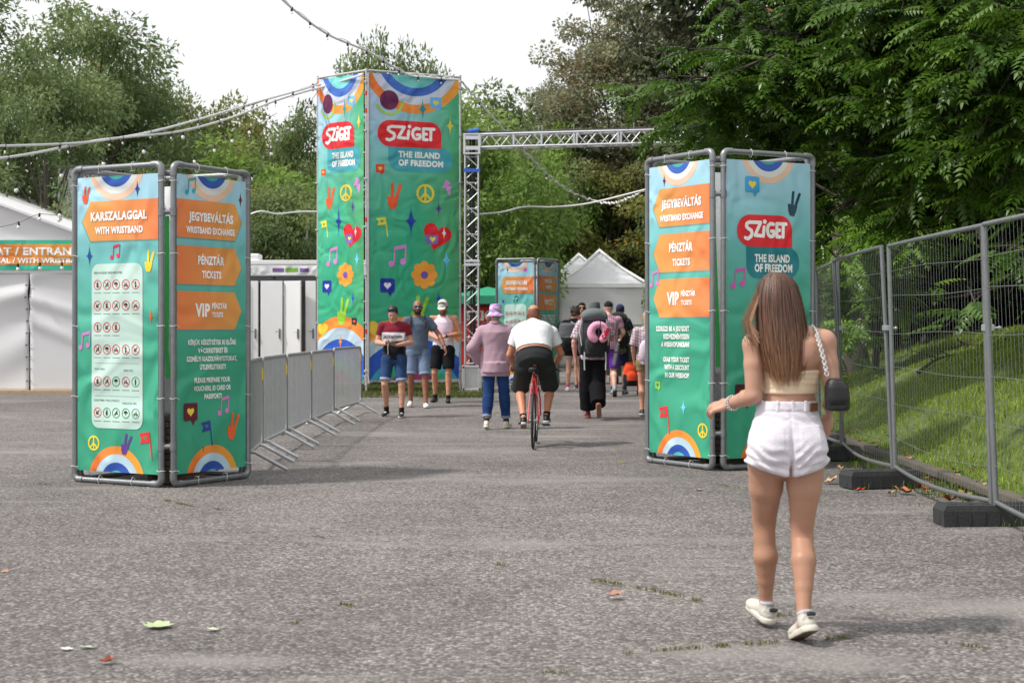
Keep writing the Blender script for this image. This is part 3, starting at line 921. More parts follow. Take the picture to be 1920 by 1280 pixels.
def art_island(p):  # tag and motif inks kept darker, the face's shade mixed into them
    W_, H_ = p.W, p.H
    y = lambda t: H_ * (1 - t)
    box_top(p); box_bottom(p, .5, .36)
    p.logo(.12 * W_, y(.29), .775 * W_, y(.182))
    p.rrect(.23 * W_, y(.397), .865 * W_, y(.288), (.14, .16, .16, .004), (40, 130, 142), 2)
    T(p, 'THE ISLAND', .325, .745, .328, .082); T(p, 'OF FREEDOM', .325, .775, .361, .082)
    p.bubble(.30 * W_, y(.085), .21, (66, 160, 214), (236, 206, 52)); p.hand(.795 * W_, y(.14), .25, (34, 66, 84), 3, .15); p.note(.13 * W_, y(.395), .20, (206, 92, 176))
    p.hand(.27 * W_, y(.65), .24, (84, 46, 140)); p.bubble(.20 * W_, y(.79), .25, (84, 28, 46), (232, 208, 70)); p.star(.8 * W_, y(.7), .12, .04, (40, 66, 150)); p.peace(.86 * W_, y(.9), .08, (236, 206, 60))

def tower_grad(u, t):
    Lc = lerp3([(0, (188, 206, 240)), (.12, (180, 206, 234)), (.25, (140, 206, 214)), (.38, (90, 190, 158)), (.55, (68, 178, 140)), (1, (56, 168, 126))], t)
    Rc = lerp3([(0, (64, 168, 114)), (.2, (70, 172, 118)), (.4, (88, 168, 116)), (.7, (78, 168, 114)), (1, (64, 160, 112))], t)
    Mc = lerp3([(0, (150, 200, 215)), (.18, (140, 200, 200)), (.3, (92, 182, 150)), (.5, (52, 174, 132)), (1, (50, 166, 124))], t)
    k = u * 2
    a_, b_, f = (Lc, Mc, k) if k < 1 else (Mc, Rc, k - 1)
    return tuple(a_[q] + (b_[q] - a_[q]) * f for q in range(3))
def art_tower(p, k=1.0):
    'k squeezes the print on the narrower cloth'
    W_, H_ = p.W, p.H
    S = H_ / 6.2; q = k
    def X(u): return u * W_
    def Y(t): return H_ * (1 - t)
    # rainbows as ellipse rings (squeezed with the cloth)
    def rb(cx, cy, R0, cols, ws):
        r = R0
        for c, w in zip(cols, ws):
            c1, c2 = c if isinstance(c[0], tuple) else (c, None)
            p.ring(cx, cy, max(r - w, 0), r, c1, 1, c2, sq=q); r -= w
    rb(X(.5), H_ + .40, 1.17, [((240, 118, 52), (240, 168, 66)), (204, 214, 230), (70, 112, 200), (118, 206, 204), (52, 160, 110)], [.18, .17, .17, .22, .43])
    rb(X(.5), -.58, 1.88, [((238, 166, 66), (240, 120, 56)), (188, 210, 226), (44, 88, 190), (60, 160, 190), (52, 172, 128), (150, 60, 110)], [.235, .235, .30, .16, .18, .5])
    p.logo(X(.09), Y(.237), X(.80), Y(.15)); p.rrect(X(.21), Y(.316), X(.93), Y(.233), (.25 * q, .26 * q, .26 * q, .004), (70, 166, 180), 2)
    p.text('THE ISLAND', X(.32), X(.785), Y(.260), .128, bold=.05); p.text('OF FREEDOM', X(.32), X(.82), Y(.2875), .128, bold=.05)
    p.disc(X(.22), Y(.085), .20, (104, 36, 82), 3, q); p.ring(X(.22), Y(.085), .26, .31, (170, 206, 84), 4, sq=q, a0=R(200), a1=R(360))
    p.bubble(X(.74), Y(.088), .30 * min(1, q * 1.1), (108, 184, 236), (236, 214, 60)); p.star(X(.59), Y(.108), .27, .10 * q, (40, 150, 160)); p.star(X(.90), Y(.158), .24, .09 * q, (240, 220, 80))
    p.bubble(X(.12), Y(.312), .22 * q, (228, 68, 56), (240, 200, 70)); p.hand(X(.27), Y(.398), .52 * (q * .5 + .5), (238, 92, 48), 3, .08); p.peace(X(.62), Y(.386), .195 * (q * .4 + .6), (240, 216, 70))
    p.bolt(X(.86), Y(.365), .34, (214, 148, 218)); p.star(X(.77), Y(.434), .20, .075 * q, (92, 56, 150)); p.star(X(.46), Y(.478), .38, .14 * q, (34, 66, 164)); p.flag(X(.15), Y(.50), .40 * (q * .4 + .6), (232, 222, 70), (60, 160, 110))
    p.heart(X(.75), Y(.525), .62 * (q * .5 + .5), (228, 38, 52), 3, .25); p.star(X(.83), Y(.515), .16, .06 * q, (250, 240, 240), 5); p.rrect(X(.70) - .14 * q, Y(.552), X(.70) + .12 * q, Y(.522), .04, (136, 110, 196), 4); p.heart(X(.70), Y(.536), .13 * q, (240, 226, 70), 5)
    p.note(X(.31), Y(.592), .42 * (q * .4 + .6), (216, 140, 214)); p.star(X(.86), Y(.605), .26, .10 * q, (110, 206, 246)); p.flower(X(.61), Y(.655), .29 * (q * .5 + .5), (240, 162, 58), (116, 88, 176))
    p.bubble(X(.20), Y(.695), .37 * (q * .5 + .5), (38, 52, 160), (220, 224, 240)); p.star(X(.77), Y(.733), .18, .08 * q, (34, 88, 190)); p.hand(X(.55), Y(.775), .62 * (q * .4 + .6), (150, 206, 62), 3, .12)
    p.heart(X(.10), Y(.835), .46 * q, (238, 208, 66)); p.bubble(X(.80), Y(.81), .24 * q, (38, 40, 56), (238, 96, 50)); p.star(X(.5), Y(.875), .20, .08 * q, (242, 150, 64))

# ------------------------------------------------------------------ pipe frames and box signs
def pipe_frame(name, W_, H_, parent, loc, rz, mat='galv', r=.026, z0=0.0, brace=()):
    mb = MB()
    c = .055
    P = []
    for (cx, cz, a0) in ((c, c + z0, 180), (W_ - c, c + z0, 270), (W_ - c, H_ - c, 0), (c, H_ - c, 90)):
        P += [(cx + c * math.cos(R(a0 + t)), 0, cz + c * math.sin(R(a0 + t))) for t in (0, 22.5, 45, 67.5, 90)]
    mb.tube(P, r, 12, closed=True)
    e = .105       # cast elbow sleeves
    for x, z, sx, sz in ((0, z0, 1, 1), (W_, z0, -1, 1), (0, H_, 1, -1), (W_, H_, -1, -1)):
        mb.tube([(x, 0, z + sz * e), (x, 0, z + sz * c)] + [(x + sx * c * (1 - math.sin(R(t))) if False else x + sx * (c - c * math.cos(R(t))), 0, z + sz * (c - c * math.sin(R(t)))) for t in (20, 45, 70)] + [(x + sx * c, 0, z), (x + sx * e, 0, z)], r * 1.28, 12)
    o = mb.build(name, M[mat], parent, True)
    o.location = loc; o.rotation_euler = (0, 0, rz)
    return o

tie_mesh = None
def cable_tie(parent, p, ax):
    global tie_mesh
    if tie_mesh is None:
        mb = MB()
        mb.tube([(0.042 * math.cos(t) + .006, .030 * math.sin(t), .004 * math.sin(3 * t)) for t in [2 * math.pi * k / 14 for k in range(14)]], .0026, 5, closed=True)
        mb.tube([(.04, -.014, 0), (.052, -.026, -.012)], .002, 4)
        o = mb.build('cable_tie', M['tie']); tie_mesh = o.data; bpy.data.objects.remove(o)
    o = bpy.data.objects.new('cable_tie', tie_mesh)
    COL.objects.link(o); o.parent = parent; o.location = p; o.rotation_euler = ax
    return o

def box_sign(lab, near_l, near_r, out_l, out_r, H_, z0, artL, artR, ties=True, mat='galv', blankgrad=box_grad):
    'square sign of pipe frames; the two near frames carry printed cloths'
    base = (Vector(near_l) + Vector(near_r)) / 2
    root = empty('box_sign', (base.x, base.y, z0), 0, lab, 'sign', 'box signs with printed cloths')
    root['group'] = 'box signs with printed cloths'
    near_l, near_r, out_l, out_r = [Vector((v[0] - base.x, v[1] - base.y, 0)) for v in (near_l, near_r, out_l, out_r)]
    back = out_l + (out_r - near_r)
    def panel(a_, b_, art):
        d = b_ - a_; W_ = d.length; rz = math.atan2(d.y, d.x)
        pipe_frame('pipe_frame', W_, H_, root, a_, rz, mat)
        ins = .036
        p = Print(W_ - 2 * ins, H_ - .165, blankgrad)
        if art: art(p)
        o = p.build('banner', root)
        ex = d.normalized(); n = Vector((ex.y, -ex.x, 0))
        o.location = a_ + ex * ins + n * .004 + Vector((0, 0, .085)); o.rotation_euler = (0, 0, rz)
        if art and ties:
            for k in range(5):
                z = .12 + (H_ - .27) * k / 4
                for s_ in (0, 1):
                    cable_tie(root, a_ + ex * (0 if s_ == 0 else W_) + Vector((0, 0, z)), (0, 0, rz + (math.pi if s_ else 0)))
            for k in (.3, .68):
                for z, fl in ((0.0, 0), (H_, 1)):
                    cable_tie(root, a_ + ex * W_ * k + Vector((0, 0, z)), (0, R(90 if fl else -90), rz))
        return o
    panel(out_l, near_l, artL)
    panel(near_r, out_r, artR)
    panel(back, out_l + (back - out_l) * .06, None)
    panel(out_r + (back - out_r) * .06, back - (back - out_r) * .06, None)
    # short couplers tying the two near frames together
    for z in (H_ - .43, .34):
        mb = MB(); mb.tube([near_l + Vector((0, 0, z)), near_r + Vector((0, 0, z))], .024, 10)
        for q in (near_l, near_r): mb.tube([q + Vector((0, 0, z - .035)), q + Vector((0, 0, z + .035))], .034, 10)
        mb.build('coupler', M[mat], root, True)
    mb = MB(); mb.tube([near_l + Vector((0, .06, H_ - .075)), near_r + Vector((0, .06, H_ - .075))], .028, 10)
    mb.build('coupler', M[mat], root, True)
    return root, near_l, near_r, back

LB = dict(near_l=(atx(303, 12.8), 12.8), near_r=(atx(325, 12.8), 12.8), out_l=(atx(140.5, 13.28), 13.28), out_r=(atx(465, 13.63), 13.63))
left_box, nl, nr, bk = box_sign('pipe box sign with a pictogram board on its left face, beside the crowd barriers', H_=2.88, z0=0.015, artL=art_wristband, artR=art_arrows_right, **LB)
RB = dict(near_l=(atx(1336, 14.2), 14.2), near_r=(atx(1356, 14.2), 14.2), out_l=(atx(1214, 15.06), 15.06), out_r=(atx(1524, 14.68), 14.68))
right_box, nl2, nr2, bk2 = box_sign('pipe box sign with three left pointing orange arrows, behind the walking woman', H_=3.16, z0=0.03, artL=art_arrows_left, artR=art_island, **RB)
def art_far_left(p):
    W_, H_ = p.W, p.H
    y = lambda t: H_ * (1 - t)
    box_top(p); box_bottom(p)
    arrow(p, .12, .26, True, .17, .09)
    T(p, 'JEGYBEVÁLTÁS', .22, .82, .17, .09); T(p, 'WRISTBAND EXCHANGE', .19, .85, .222, .066)
    p.star(.27 * W_, y(.06), .09, .03, (92, 34, 60)); p.disc(.77 * W_, y(.06), .05, (214, 100, 190)); p.note(.5 * W_, y(.305), .13, (30, 80, 90)); p.rrect(.12 * W_, y(.34), .18 * W_, y(.315), .01, (90, 70, 160), 3)
    p.rrect(.185 * W_, y(.87), .80 * W_, y(.35), .085, (190, 222, 214), 3); p.star(.88 * W_, y(.39), .09, .03, (40, 110, 170))
    k = 0
    for t in (.43, .50, .58, .66, .75):
        for u in (.26, .376, .49, .61, .73): p.pictogram(u * W_, y(t), .047, k); k += 1
def art_far_right(p):
    W_, H_ = p.W, p.H
    y = lambda t: H_ * (1 - t)
    box_top(p); box_bottom(p, .5)
    for t0, t1 in ((.11, .24), (.265, .40)): arrow(p, t0, t1, False, .14, .07)
    T(p, 'PÉNZTÁR', .30, .67, .155, .09); T(p, 'TICKETS', .35, .63, .205, .075)
    T(p, 'VIP', .27, .50, .332, .125); T(p, 'PÉNZTÁR', .52, .76, .318, .052); T(p, 'TICKETS', .52, .70, .348, .046)
    for s_, a_, b_, t in (('KÉRJÜK KÉSZÍTSÉTEK', .15, .85, .45), ('KI ELŐRE VÓCSEREITEKET', .12, .88, .475), ('ÉS SZEMÉLYI IGAZOL-', .15, .85, .50), ('VÁNYOTOKAT!', .25, .75, .525)): T(p, s_, a_, b_, t, .05)
    p.star(.88 * W_, y(.06), .08, .03, (60, 40, 80))
FB = dict(near_l=(atx(1003, 33.), 33.), near_r=(atx(1008.5, 33.), 33.), out_l=(atx(931, 33.3), 33.3), out_r=(atx(1047, 33.85), 33.85))
box_sign('small looking distant box sign standing beyond the cyclist, left of the white pagoda tents', H_=2.92, z0=0.12, artL=art_far_left, artR=art_far_right, ties=False, **FB)

# ballast stacked inside the near box signs: paving slabs on timber
for (root, lab, a_, n_) in ((left_box, 'stack of grey paving slabs weighing down the left box sign', (.0, .34), 9), (right_box, 'stack of grey paving slabs weighing down the right box sign', (.12, .36), 9)):
    e = empty('ballast_stack', root.location + Vector((a_[0], a_[1], 0)), R(44), lab, 'paving slabs', 'ballast stacks inside the box signs')
    for k in range(n_):
        mb = MB(); mb.box((random.uniform(-.012, .012), random.uniform(-.012, .012), .12 + k * .058), (.36, .36, .05), Matrix.Rotation(random.uniform(-.04, .04), 3, 'Z'), bev=.006)
        mb.build('slab', M['concrete'], e)
    mb = MB()
    for y in (-.13, .13): mb.box((0, y, .045), (.4, .08, .09), bev=.005)
    mb.build('timber_bearer', M['dark_wood'], e)
# green packing ribbon hanging in the gaps
for root, lab, pts in ((right_box, 'green ribbon hanging inside the right box sign', [(-.03, .10, 2.72), (-.02, .11, 2.2), (.0, .12, 1.7), (.015, .12, 1.35), (.018, .12, 1.0)]),
                       (left_box, 'green ribbon hanging inside the left box sign', [(-.03, .10, 2.42), (-.035, .12, 1.7), (-.04, .12, 1.2), (-.02, .12, .95), (.06, .13, 1.1), (.10, .16, 1.25)])):
    vs_ = []; fs = []
    for k, p in enumerate(pts):
        w = .022
        vs_ += [root.location + Vector((p[0] - w, p[1], p[2])), root.location + Vector((p[0] + w, p[1] + .008 * (k % 2), p[2]))]
        if k: fs.append((2 * k - 2, 2 * k - 1, 2 * k + 1, 2 * k))
    o = mesh_obj('ribbon', vs_, fs, M['green_ribbon']); tag(o, lab, 'ribbon')
    so = o.modifiers.new('thickness', 'SOLIDIFY'); so.thickness = .0012

# ------------------------------------------------------------------ tall banner tower
TD = 28.7
TN = Vector((atx(687, TD), TD, 0)); TL = Vector((atx(596, 29.6), 29.6, 0)); TR = Vector((atx(863, 29.5), 29.5, 0)); TB = TL + TR - TN
tower = empty('banner_tower', (TN.x, TN.y, gz(0, TD)), 0, 'tall scaffold tower wrapped in two printed green banners with a red logo', 'banner tower')
def rel(v, z=0): return Vector((v.x - TN.x, v.y - TN.y, z))
TH = 6.55
M['scaff'] = plain('scaffold_tube', (0.50, 0.51, 0.52), 0.42, 0.4, 0.2, 12, 0.1, 70)
M['red_band'] = plain('red_band', (0.65, 0.03, 0.03), 0.5)
for v in (TN, TL, TR, TB):
    mb = MB(); mb.tube([rel(v, .06), rel(v, TH)], .0243, 10)
    if v is TN: mb.tube([rel(v) + Vector((.045, -.045, .35)), rel(v) + Vector((.045, -.045, TH - .1))], .02, 8)
    for k in range(7):     # rosettes and ledger wedges
        z = .45 + k * .97
        mb.tube([rel(v, z - .015), rel(v, z + .015)], .055, 10)
    mb.build('standard', M['scaff'], tower, True)
    mb = MB(); mb.box(rel(v, .012), (.16, .16, .014)); mb.tube([rel(v, .01), rel(v, .22)], .018, 8); mb.tube([rel(v, .15), rel(v, .19)], .034, 8); mb.build('base_jack', M['scaff'], tower)
for z in (.42, 2.36, 4.30, TH - .04):
    for a_, b_ in ((TN, TL), (TN, TR), (TL, TB), (TR, TB)):
        mb = MB(); mb.tube([rel(a_, z), rel(b_, z)], .022, 8); mb.build('ledger', M['scaff'], tower, True)
for z in (1.2, 3.45, 5.65, 6.0):
    mb = MB(); mb.tube([rel(TN) + Vector((.0, 0, z)), rel(TN) + Vector((.0, 0, z + .09))], .027, 10); mb.build('colour_band', M['red_band'], tower, True)
for a_, b_, k in ((TL, TN, .72), (TN, TR, 1.0)):
    d = b_ - a_; W_ = d.length; ex = d.normalized(); n = Vector((ex.y, -ex.x, 0)); ins = .045
    p = Print(W_ - 2 * ins, 6.2, tower_grad, 12, 50)
    art_tower(p, k)
    o = p.build('banner', tower); o.location = rel(a_) + ex * ins + n * .035 + Vector((0, 0, .26)); o.rotation_euler = (0, 0, math.atan2(d.y, d.x))
    for q in range(9):
        for s_ in (0, 1):
            mb = MB(); z = .35 + q * .75; u = a_ + ex * (ins if s_ == 0 else W_ - ins)
            mb.tube([rel(u) + n * .045 + Vector((0, 0, z)), rel(a_ if s_ == 0 else b_) + n * .03 + Vector((0, 0, z))], .006, 5)
            mb.build('eyelet_lashing', M['tie'], tower)

# ------------------------------------------------------------------ truss gate
def truss(mb, A, B, w, up, bays, rc=.024, rb=.011, horiz=True):
    'box truss between A and B: four chords and zig-zag lacing'
    A, B = Vector(A), Vector(B); ax = (B - A); Ln = ax.length; ax.normalize()
    s1 = Vector(up).normalized(); s2 = ax.cross(s1).normalized()
    cs = [s1 * a_ * w / 2 + s2 * b_ * w / 2 for a_, b_ in ((1, 1), (1, -1), (-1, -1), (-1, 1))]
    for c in cs: mb.tube([A + c, B + c], rc, 10)
    for q in range(4):
        c, e = cs[q], cs[(q + 1) % 4]
        for k in range(bays):
            t0, t1 = Ln * k / bays, Ln * (k + 1) / bays
            p, r_ = (c, e) if k % 2 == 0 else (e, c)
            mb.tube([A + ax * t0 + p, A + ax * t1 + r_], rb, 6)
    return cs
gx = atx(885, 29.0); gd = 29.0; g0 = gz(0, 29)
gate = empty('truss_gate', (gx, gd, g0), 0, 'aluminium truss gate with a lattice post and a long beam over the path', 'truss gate')
GW = .27
zt = 4.98
beam_end = Vector((atx(1290, 28.2) - gx, 28.2 - gd, zt + .13))
bdir = (beam_end - Vector((0, 0, zt + .13)))
full = Vector((0, 0, zt + .13)) + bdir * (5.9 / bdir.length)
def post(x, y, zt_):
    mb = MB(); truss(mb, (x, y, .58), (x, y, zt_ - .16), GW, (0, 1, 0), 17)
    for z in np.linspace(.6, zt_ - .2, 9): 
        for s_ in (-1, 1):
            mb.tube([(x - GW / 2, y + s_ * GW / 2, z), (x + GW / 2, y + s_ * GW / 2, z)], .01, 6)
    for z in (2.6,):
        for s_ in (-1, 1): mb.box((x, y + s_ * GW / 2, z), (GW + .05, .055, .05)); mb.box((x, y + s_ * GW / 2, z + .07), (GW + .05, .055, .03))
    mb.build('truss_post', M['alu'], gate, True)
    mb = MB()
    for z in (.06, .53): mb.box((x, y, z + .0), (.40, .40, .05), bev=.008)
    for sx in (-1, 1):
        for sy in (-1, 1): mb.box((x + sx * .165, y + sy * .165, .295), (.07, .07, .42), bev=.008)
    for s_ in (-1, 1):
        mb.box((x, y + s_ * .16, .295), (.26, .012, .42)); mb.box((x + s_ * .16, y, .295), (.012, .26, .42))
    mb.build('base_block', M['alu'], gate)
    mb = MB()
    for z in (.07, .52):
        for sx in (-1, 1): mb.tube([(x + sx * .165, y - .205, z), (x + sx * .165, y - .20, z)], .022, 8)
    mb.build('bolt', M['dark'], gate)
    mb = MB()
    mb.tube([(x, y, .018), (x, y, .03)], .30, 20); mb.build('base_pad', M['wood'], gate)
    mb = MB()
    for z in (zt_ - .13, zt_ + .26): mb.box((x, y, z), (.35, .35, .035), bev=.006)
    for z in (zt_ - .02, zt_ + .19): mb.box((x - .0, y - .155, z), (.33, .025, .08), bev=.006); mb.box((x - .155, y, z), (.025, .28, .08), bev=.006); mb.box((x, y + .155, z), (.33, .025, .08), bev=.006)
    for sx in (-1, 1):
        for sy in (-1, 1): mb.box((x + sx * .15, y + sy * .15, zt_ + .065), (.045, .045, .36), bev=.006)
    mb.build('corner_block', M['alu'], gate)
post(0, 0, zt); post(full.x + .15, full.y, full.z - .13)
mb = MB()
A0 = Vector((.17, 0, zt + .13))
truss(mb, A0, full, GW - .01, (0, 0, 1), 26, .025, .012)
bn = (full - A0)
for t in (0, .12, .22, .335, .345, .49, .5, .66, .67, .82, .83, 1):
    c = A0 + bn * t
    for s_ in (-1, 1): mb.box(c + Vector((0, s_ * .135, 0)), (.035, .03, .26))
    mb.box(c + Vector((0, 0, .133)), (.035, .27, .03)); mb.box(c + Vector((0, 0, -.133)), (.035, .27, .03))
mb.build('truss_beam', M['alu'], gate, True)
for k, t in enumerate((.03, .10, .21, .222, .335, .545, .76)):
    mb = MB(); c = A0 + bn * t + Vector((0, -.1, .15)); mb.tube([c, c + Vector((0, 0, .14))], .006, 5); mb.build('spigot', M['alu'], gate)
mb = MB()
mb.tube([(-.12, -.1, zt + .30), (.1, -.1, zt + .345)] + [A0 + bn * t + Vector((0, -.08, .16 + .01 * math.sin(t * 25))) for t in np.linspace(.02, 1, 14)], .032, 8)
for dx in (-.03, .02, .05): mb.tube([(dx, .02, .5), (dx + .01, 0, 2.2), (dx - .01, .01, 3.8), (dx, -.02, zt + .3)], .022, 6)
mb.build('power_cable', M['dark'], gate, True)
M['blue'] = plain('blue_plastic', (0.02, 0.12, 0.55), 0.4)
mb = MB(); mb.tube([(-.08, -.1, zt + .32), (.14, -.1, zt + .352)], .042, 10); mb.build('blue_connector', M['blue'], gate, True)
mb = MB(); mb.tube([(0, 0, zt - .55), (0, 0, zt - .47)], .02, 4); mb.box((0, -.145, zt - .47), (.34, .03, .07)); mb.build('ratchet_strap', M['blue'], gate)
# ------------------------------------------------------------------ marquee tent at the left
M['tarp'] = plain('tent_cloth', (0.85, 0.85, 0.87), 0.55, 0, 0.05, 1.2, 0.35, 2.2)
_nt = M['tarp'].node_tree     # thin PVC lets some daylight through
_p = _nt.nodes['Principled BSDF']; _t = _nt.nodes.new('ShaderNodeBsdfTranslucent'); _t.inputs[0].default_value = (.85, .85, .85, 1)
_m = _nt.nodes.new('ShaderNodeMixShader'); _m.inputs[0].default_value = .3
_nt.links.new(_p.outputs[0], _m.inputs[1]); _nt.links.new(_t.outputs[0], _m.inputs[2]); _nt.links.new(_m.outputs[0], _nt.nodes['Material Output'].inputs['Surface'])
def cloth_sheet(name, W_, H_, parent, loc, rz, fold, mat='tarp', nx=40, nz=40, th=0.012):
    V = []
    for k in range(nz + 1):
        for q in range(nx + 1):
            u, v = q / nx, k / nz
            V.append((u * W_, -fold(u, v), v * H_))
    F = [(a_, a_ + 1, a_ + nx + 2, a_ + nx + 1) for k in range(nz) for a_ in range(k * (nx + 1), k * (nx + 1) + nx)]
    o = mesh_obj(name, V, F, M[mat], parent, True)
    o.location = loc; o.rotation_euler = (0, 0, rz)
    so = o.modifiers.new('thickness', 'SOLIDIFY'); so.thickness = th; so.offset = 1
    return o
td = 28.6
s_t = FPX / td
tx = lambda px: atx(px, td)
tent = empty('marquee_tent', (tx(56), td, 0.12), 0, 'white marquee tent with laced front curtains at the left edge', 'tent')
TX = tx(56)
wall_top = 2.42; hl, hr = tx(-250) - TX, tx(345) - TX
def folds_l(u, v):
    return .03 * math.sin(2.2 * (v - .75 * u) * math.pi * 2) * u * (1 - abs(v - .45)) + .05 * math.exp(-((v - .62 - .22 * u) / .05) ** 2) * u + .04 * math.exp(-((v - .50 - .30 * u) / .05) ** 2) * u
def folds_r(u, v):
    return .06 * math.exp(-((v - .78 + .42 * u) / .05) ** 2) * (1 - u) + .05 * math.exp(-((v - .98 - .35 * u) / .06) ** 2) + .06 * math.exp(-((v - .60 + .55 * u) / .06) ** 2) * (1 - .6 * u) + .03 * math.sin(5 * u + 3 * v)
cloth_sheet('curtain', -hl - .015, wall_top - .04, tent, (hl, 0, .05), 0, folds_l)
cloth_sheet('curtain', hr - .02, wall_top - .04, tent, (.02, 0, .05), 0, folds_r)
mb = MB(); mb.box((0.0, .03, wall_top / 2), (.10, .02, wall_top - .06)); mb.build('gap_strip', M['dark'], tent)  # plain black strip set behind the gap between the curtains
mb = MB()
for k in range(9):
    z = .25 + k * .24; mb.ball((-.06, -.02 - folds_l(.98, z / wall_top), z), .016, 6, 4); mb.tube([(-.06, -.025 - folds_l(.98, z / wall_top), z), (.05, -.03 - folds_r(.02, z / wall_top), z + .01)], .005, 4)
mb.build('lacing', M['dark'], tent)
mb = MB(); mb.box(((hl + hr) / 2, -.02, wall_top + .03), (hr - hl, .05, .06)); mb.box(((hl + hr) / 2, -.03, wall_top + .635), (hr - hl, .06, .05)); mb.build('front_rail', M['white_paint'], tent)
# gable over the rail and roof sheets running back
ridge_x = tx(-420) - TX; zr = 6.2 - .12
def gz_at(x): return 4.02 + (zr - 4.02) * 0 + 0
p_l = Vector((tx(0) - TX, 0, 1.41 + (617 - 386) / s_t - .12)); p_r = Vector((tx(140) - TX, 0, 1.41 + (617 - 436) / s_t - .12))
slope = (p_r.z - p_l.z) / (p_r.x - p_l.x)
eave_x = p_l.x + (wall_top + .66 - p_l.z) / slope
apex_x = tx(-250) - TX; apex_z = p_l.z + slope * (apex_x - p_l.x)
lx = 2 * apex_x - eave_x
mesh_obj('gable', [(lx, .02, wall_top + .66), (eave_x, .02, wall_top + .66), (apex_x, .02, apex_z), (lx, .04, wall_top + .66), (eave_x, .04, wall_top + .66), (apex_x, .04, apex_z)],
         [(0, 1, 2), (3, 5, 4), (0, 3, 4, 1)], M['tarp'], tent)
V = []; F = []
for k, (x, z) in enumerate([(lx - .1, wall_top + .62), (apex_x, apex_z + .04), (eave_x + .1, wall_top + .62)]):
    for y in (-.12, 9.0): V.append((x, y, z))
    if k: F.append((2 * k - 2, 2 * k - 1, 2 * k + 1, 2 * k))
o = mesh_obj('roof', V, F, M['tarp'], tent); so = o.modifiers.new('thickness', 'SOLIDIFY'); so.thickness = .05
mb = MB(); mb.box((eave_x, 4.4, (wall_top + .66) / 2), (.02, 9, wall_top + .6)); mb.build('side_wall', M['tarp'], tent)
mb = MB(); mb.box(((hl + hr) / 2, .9, .02), (hr - hl + .2, 2.2, .09)); mb.build('timber_floor', M['wood'], tent)
# banner above the curtains
W_b, H_b = hr - hl - .5, .60
p = Print(W_b, H_b, lambda u, t: lerp3([(0, (60, 180, 150)), (.75, (60, 180, 150)), (.92, (150, 200, 220)), (1, (150, 200, 220))], u))
ox = (hl + .25)
def bu(px): return tx(px) - TX - ox
p.rrect(bu(-200), .10, bu(170), .52, .0, (238, 110, 60), 2, (222, 160, 70))
p.text('BEJÁRAT / ENTRANCE', bu(-66), bu(166), .375, .155, bold=.035); p.text('KARSZALAGGAL / WITH WRISTBAND', bu(-92), bu(168), .19, .105, bold=.03)
o = p.build('entrance_banner', None); o.location = (TX + ox, td - .085, .12 + wall_top + .055)
tag(o, 'long green and orange entrance banner across the front of the marquee tent', 'banner')

# ------------------------------------------------------------------ pagoda tents in the distance
def pagoda(x, y, W_, eave, peak, label, flap):
    e = empty('pagoda_tent', (x, y, .12), 0, label, 'tent', 'white pagoda tents in the distance')
    h = W_ / 2
    n = 14
    V = []; F = []
    for k in range(n + 1):
        t = k / n; r = h * 1.03 * (1 - t); z = eave + (peak - eave) * (t ** 1.12)
        V += [(-r, -r, z), (r, -r, z), (r, r, z), (-r, r, z)]
        if k:
            for q in range(4): F.append((4 * k - 4 + q, 4 * k - 4 + (q + 1) % 4, 4 * k + (q + 1) % 4, 4 * k + q))
    o = mesh_obj('roof', V, F, M['tarp'], e); o.modifiers.new('thickness', 'SOLIDIFY').thickness = .02
    cloth_sheet('front_wall', W_, eave - .02, e, (-h, -h, .0), 0, lambda u, v: .02 * math.sin(9 * u + 4 * v) + .03 * math.exp(-((v - .85 + .4 * u) / .05) ** 2), nx=20, nz=20)
    mb = MB(); mb.box((-h, 0, eave / 2), (.03, W_, eave)); mb.box((h, 0, eave / 2), (.03, W_, eave)); mb.box((0, h, eave / 2), (W_, .03, eave)); mb.build('side_wall', M['tarp'], e)
    mb = MB(); mb.box((0, -h - .03, eave + .0), (W_ + .12, .05, .14)); mb.box((h + .03, 0, eave), (.05, W_ + .1, .139)); mb.build('valance', M['white_paint'], e)
    mb = MB()
    for sx in (-1, 1):
        for sy in (-1, 1): mb.tube([(sx * h * 1.03, sy * h * 1.03, 0), (sx * h * 1.03, sy * h * 1.03, eave)], .035, 8)
    mb.build('poles', M['alu'], e, True)
    mb = MB()
    for sx, sy in ((-1, -1), (1, -1), (1, 1), (-1, 1)):
        mb.tube([(sx * h * 1.06, sy * h * 1.06, eave + .05), (sx * h * .5, sy * h * .5, eave + .06 + (peak - eave) * .46), (0, 0, peak + .06)], .05, 8)
    mb.tube([(0, 0, peak), (0, 0, peak + .14)], .012, 5); mb.build('ridge_tube', M['white_paint'], e, True)
pagoda(atx(1124, 50), 50, 2.95, 2.78, 4.0, 'nearer white pagoda tent behind the backpackers', 0)
pagoda(atx(1085, 53.6), 53.6, 2.95, 2.78, 4.05, 'white pagoda tent half hidden behind the nearer pagoda tent', 0)
pagoda(atx(892, 58), 58, 3.0, 2.6, 3.9, 'farthest white pagoda tent showing behind the truss post', 0)

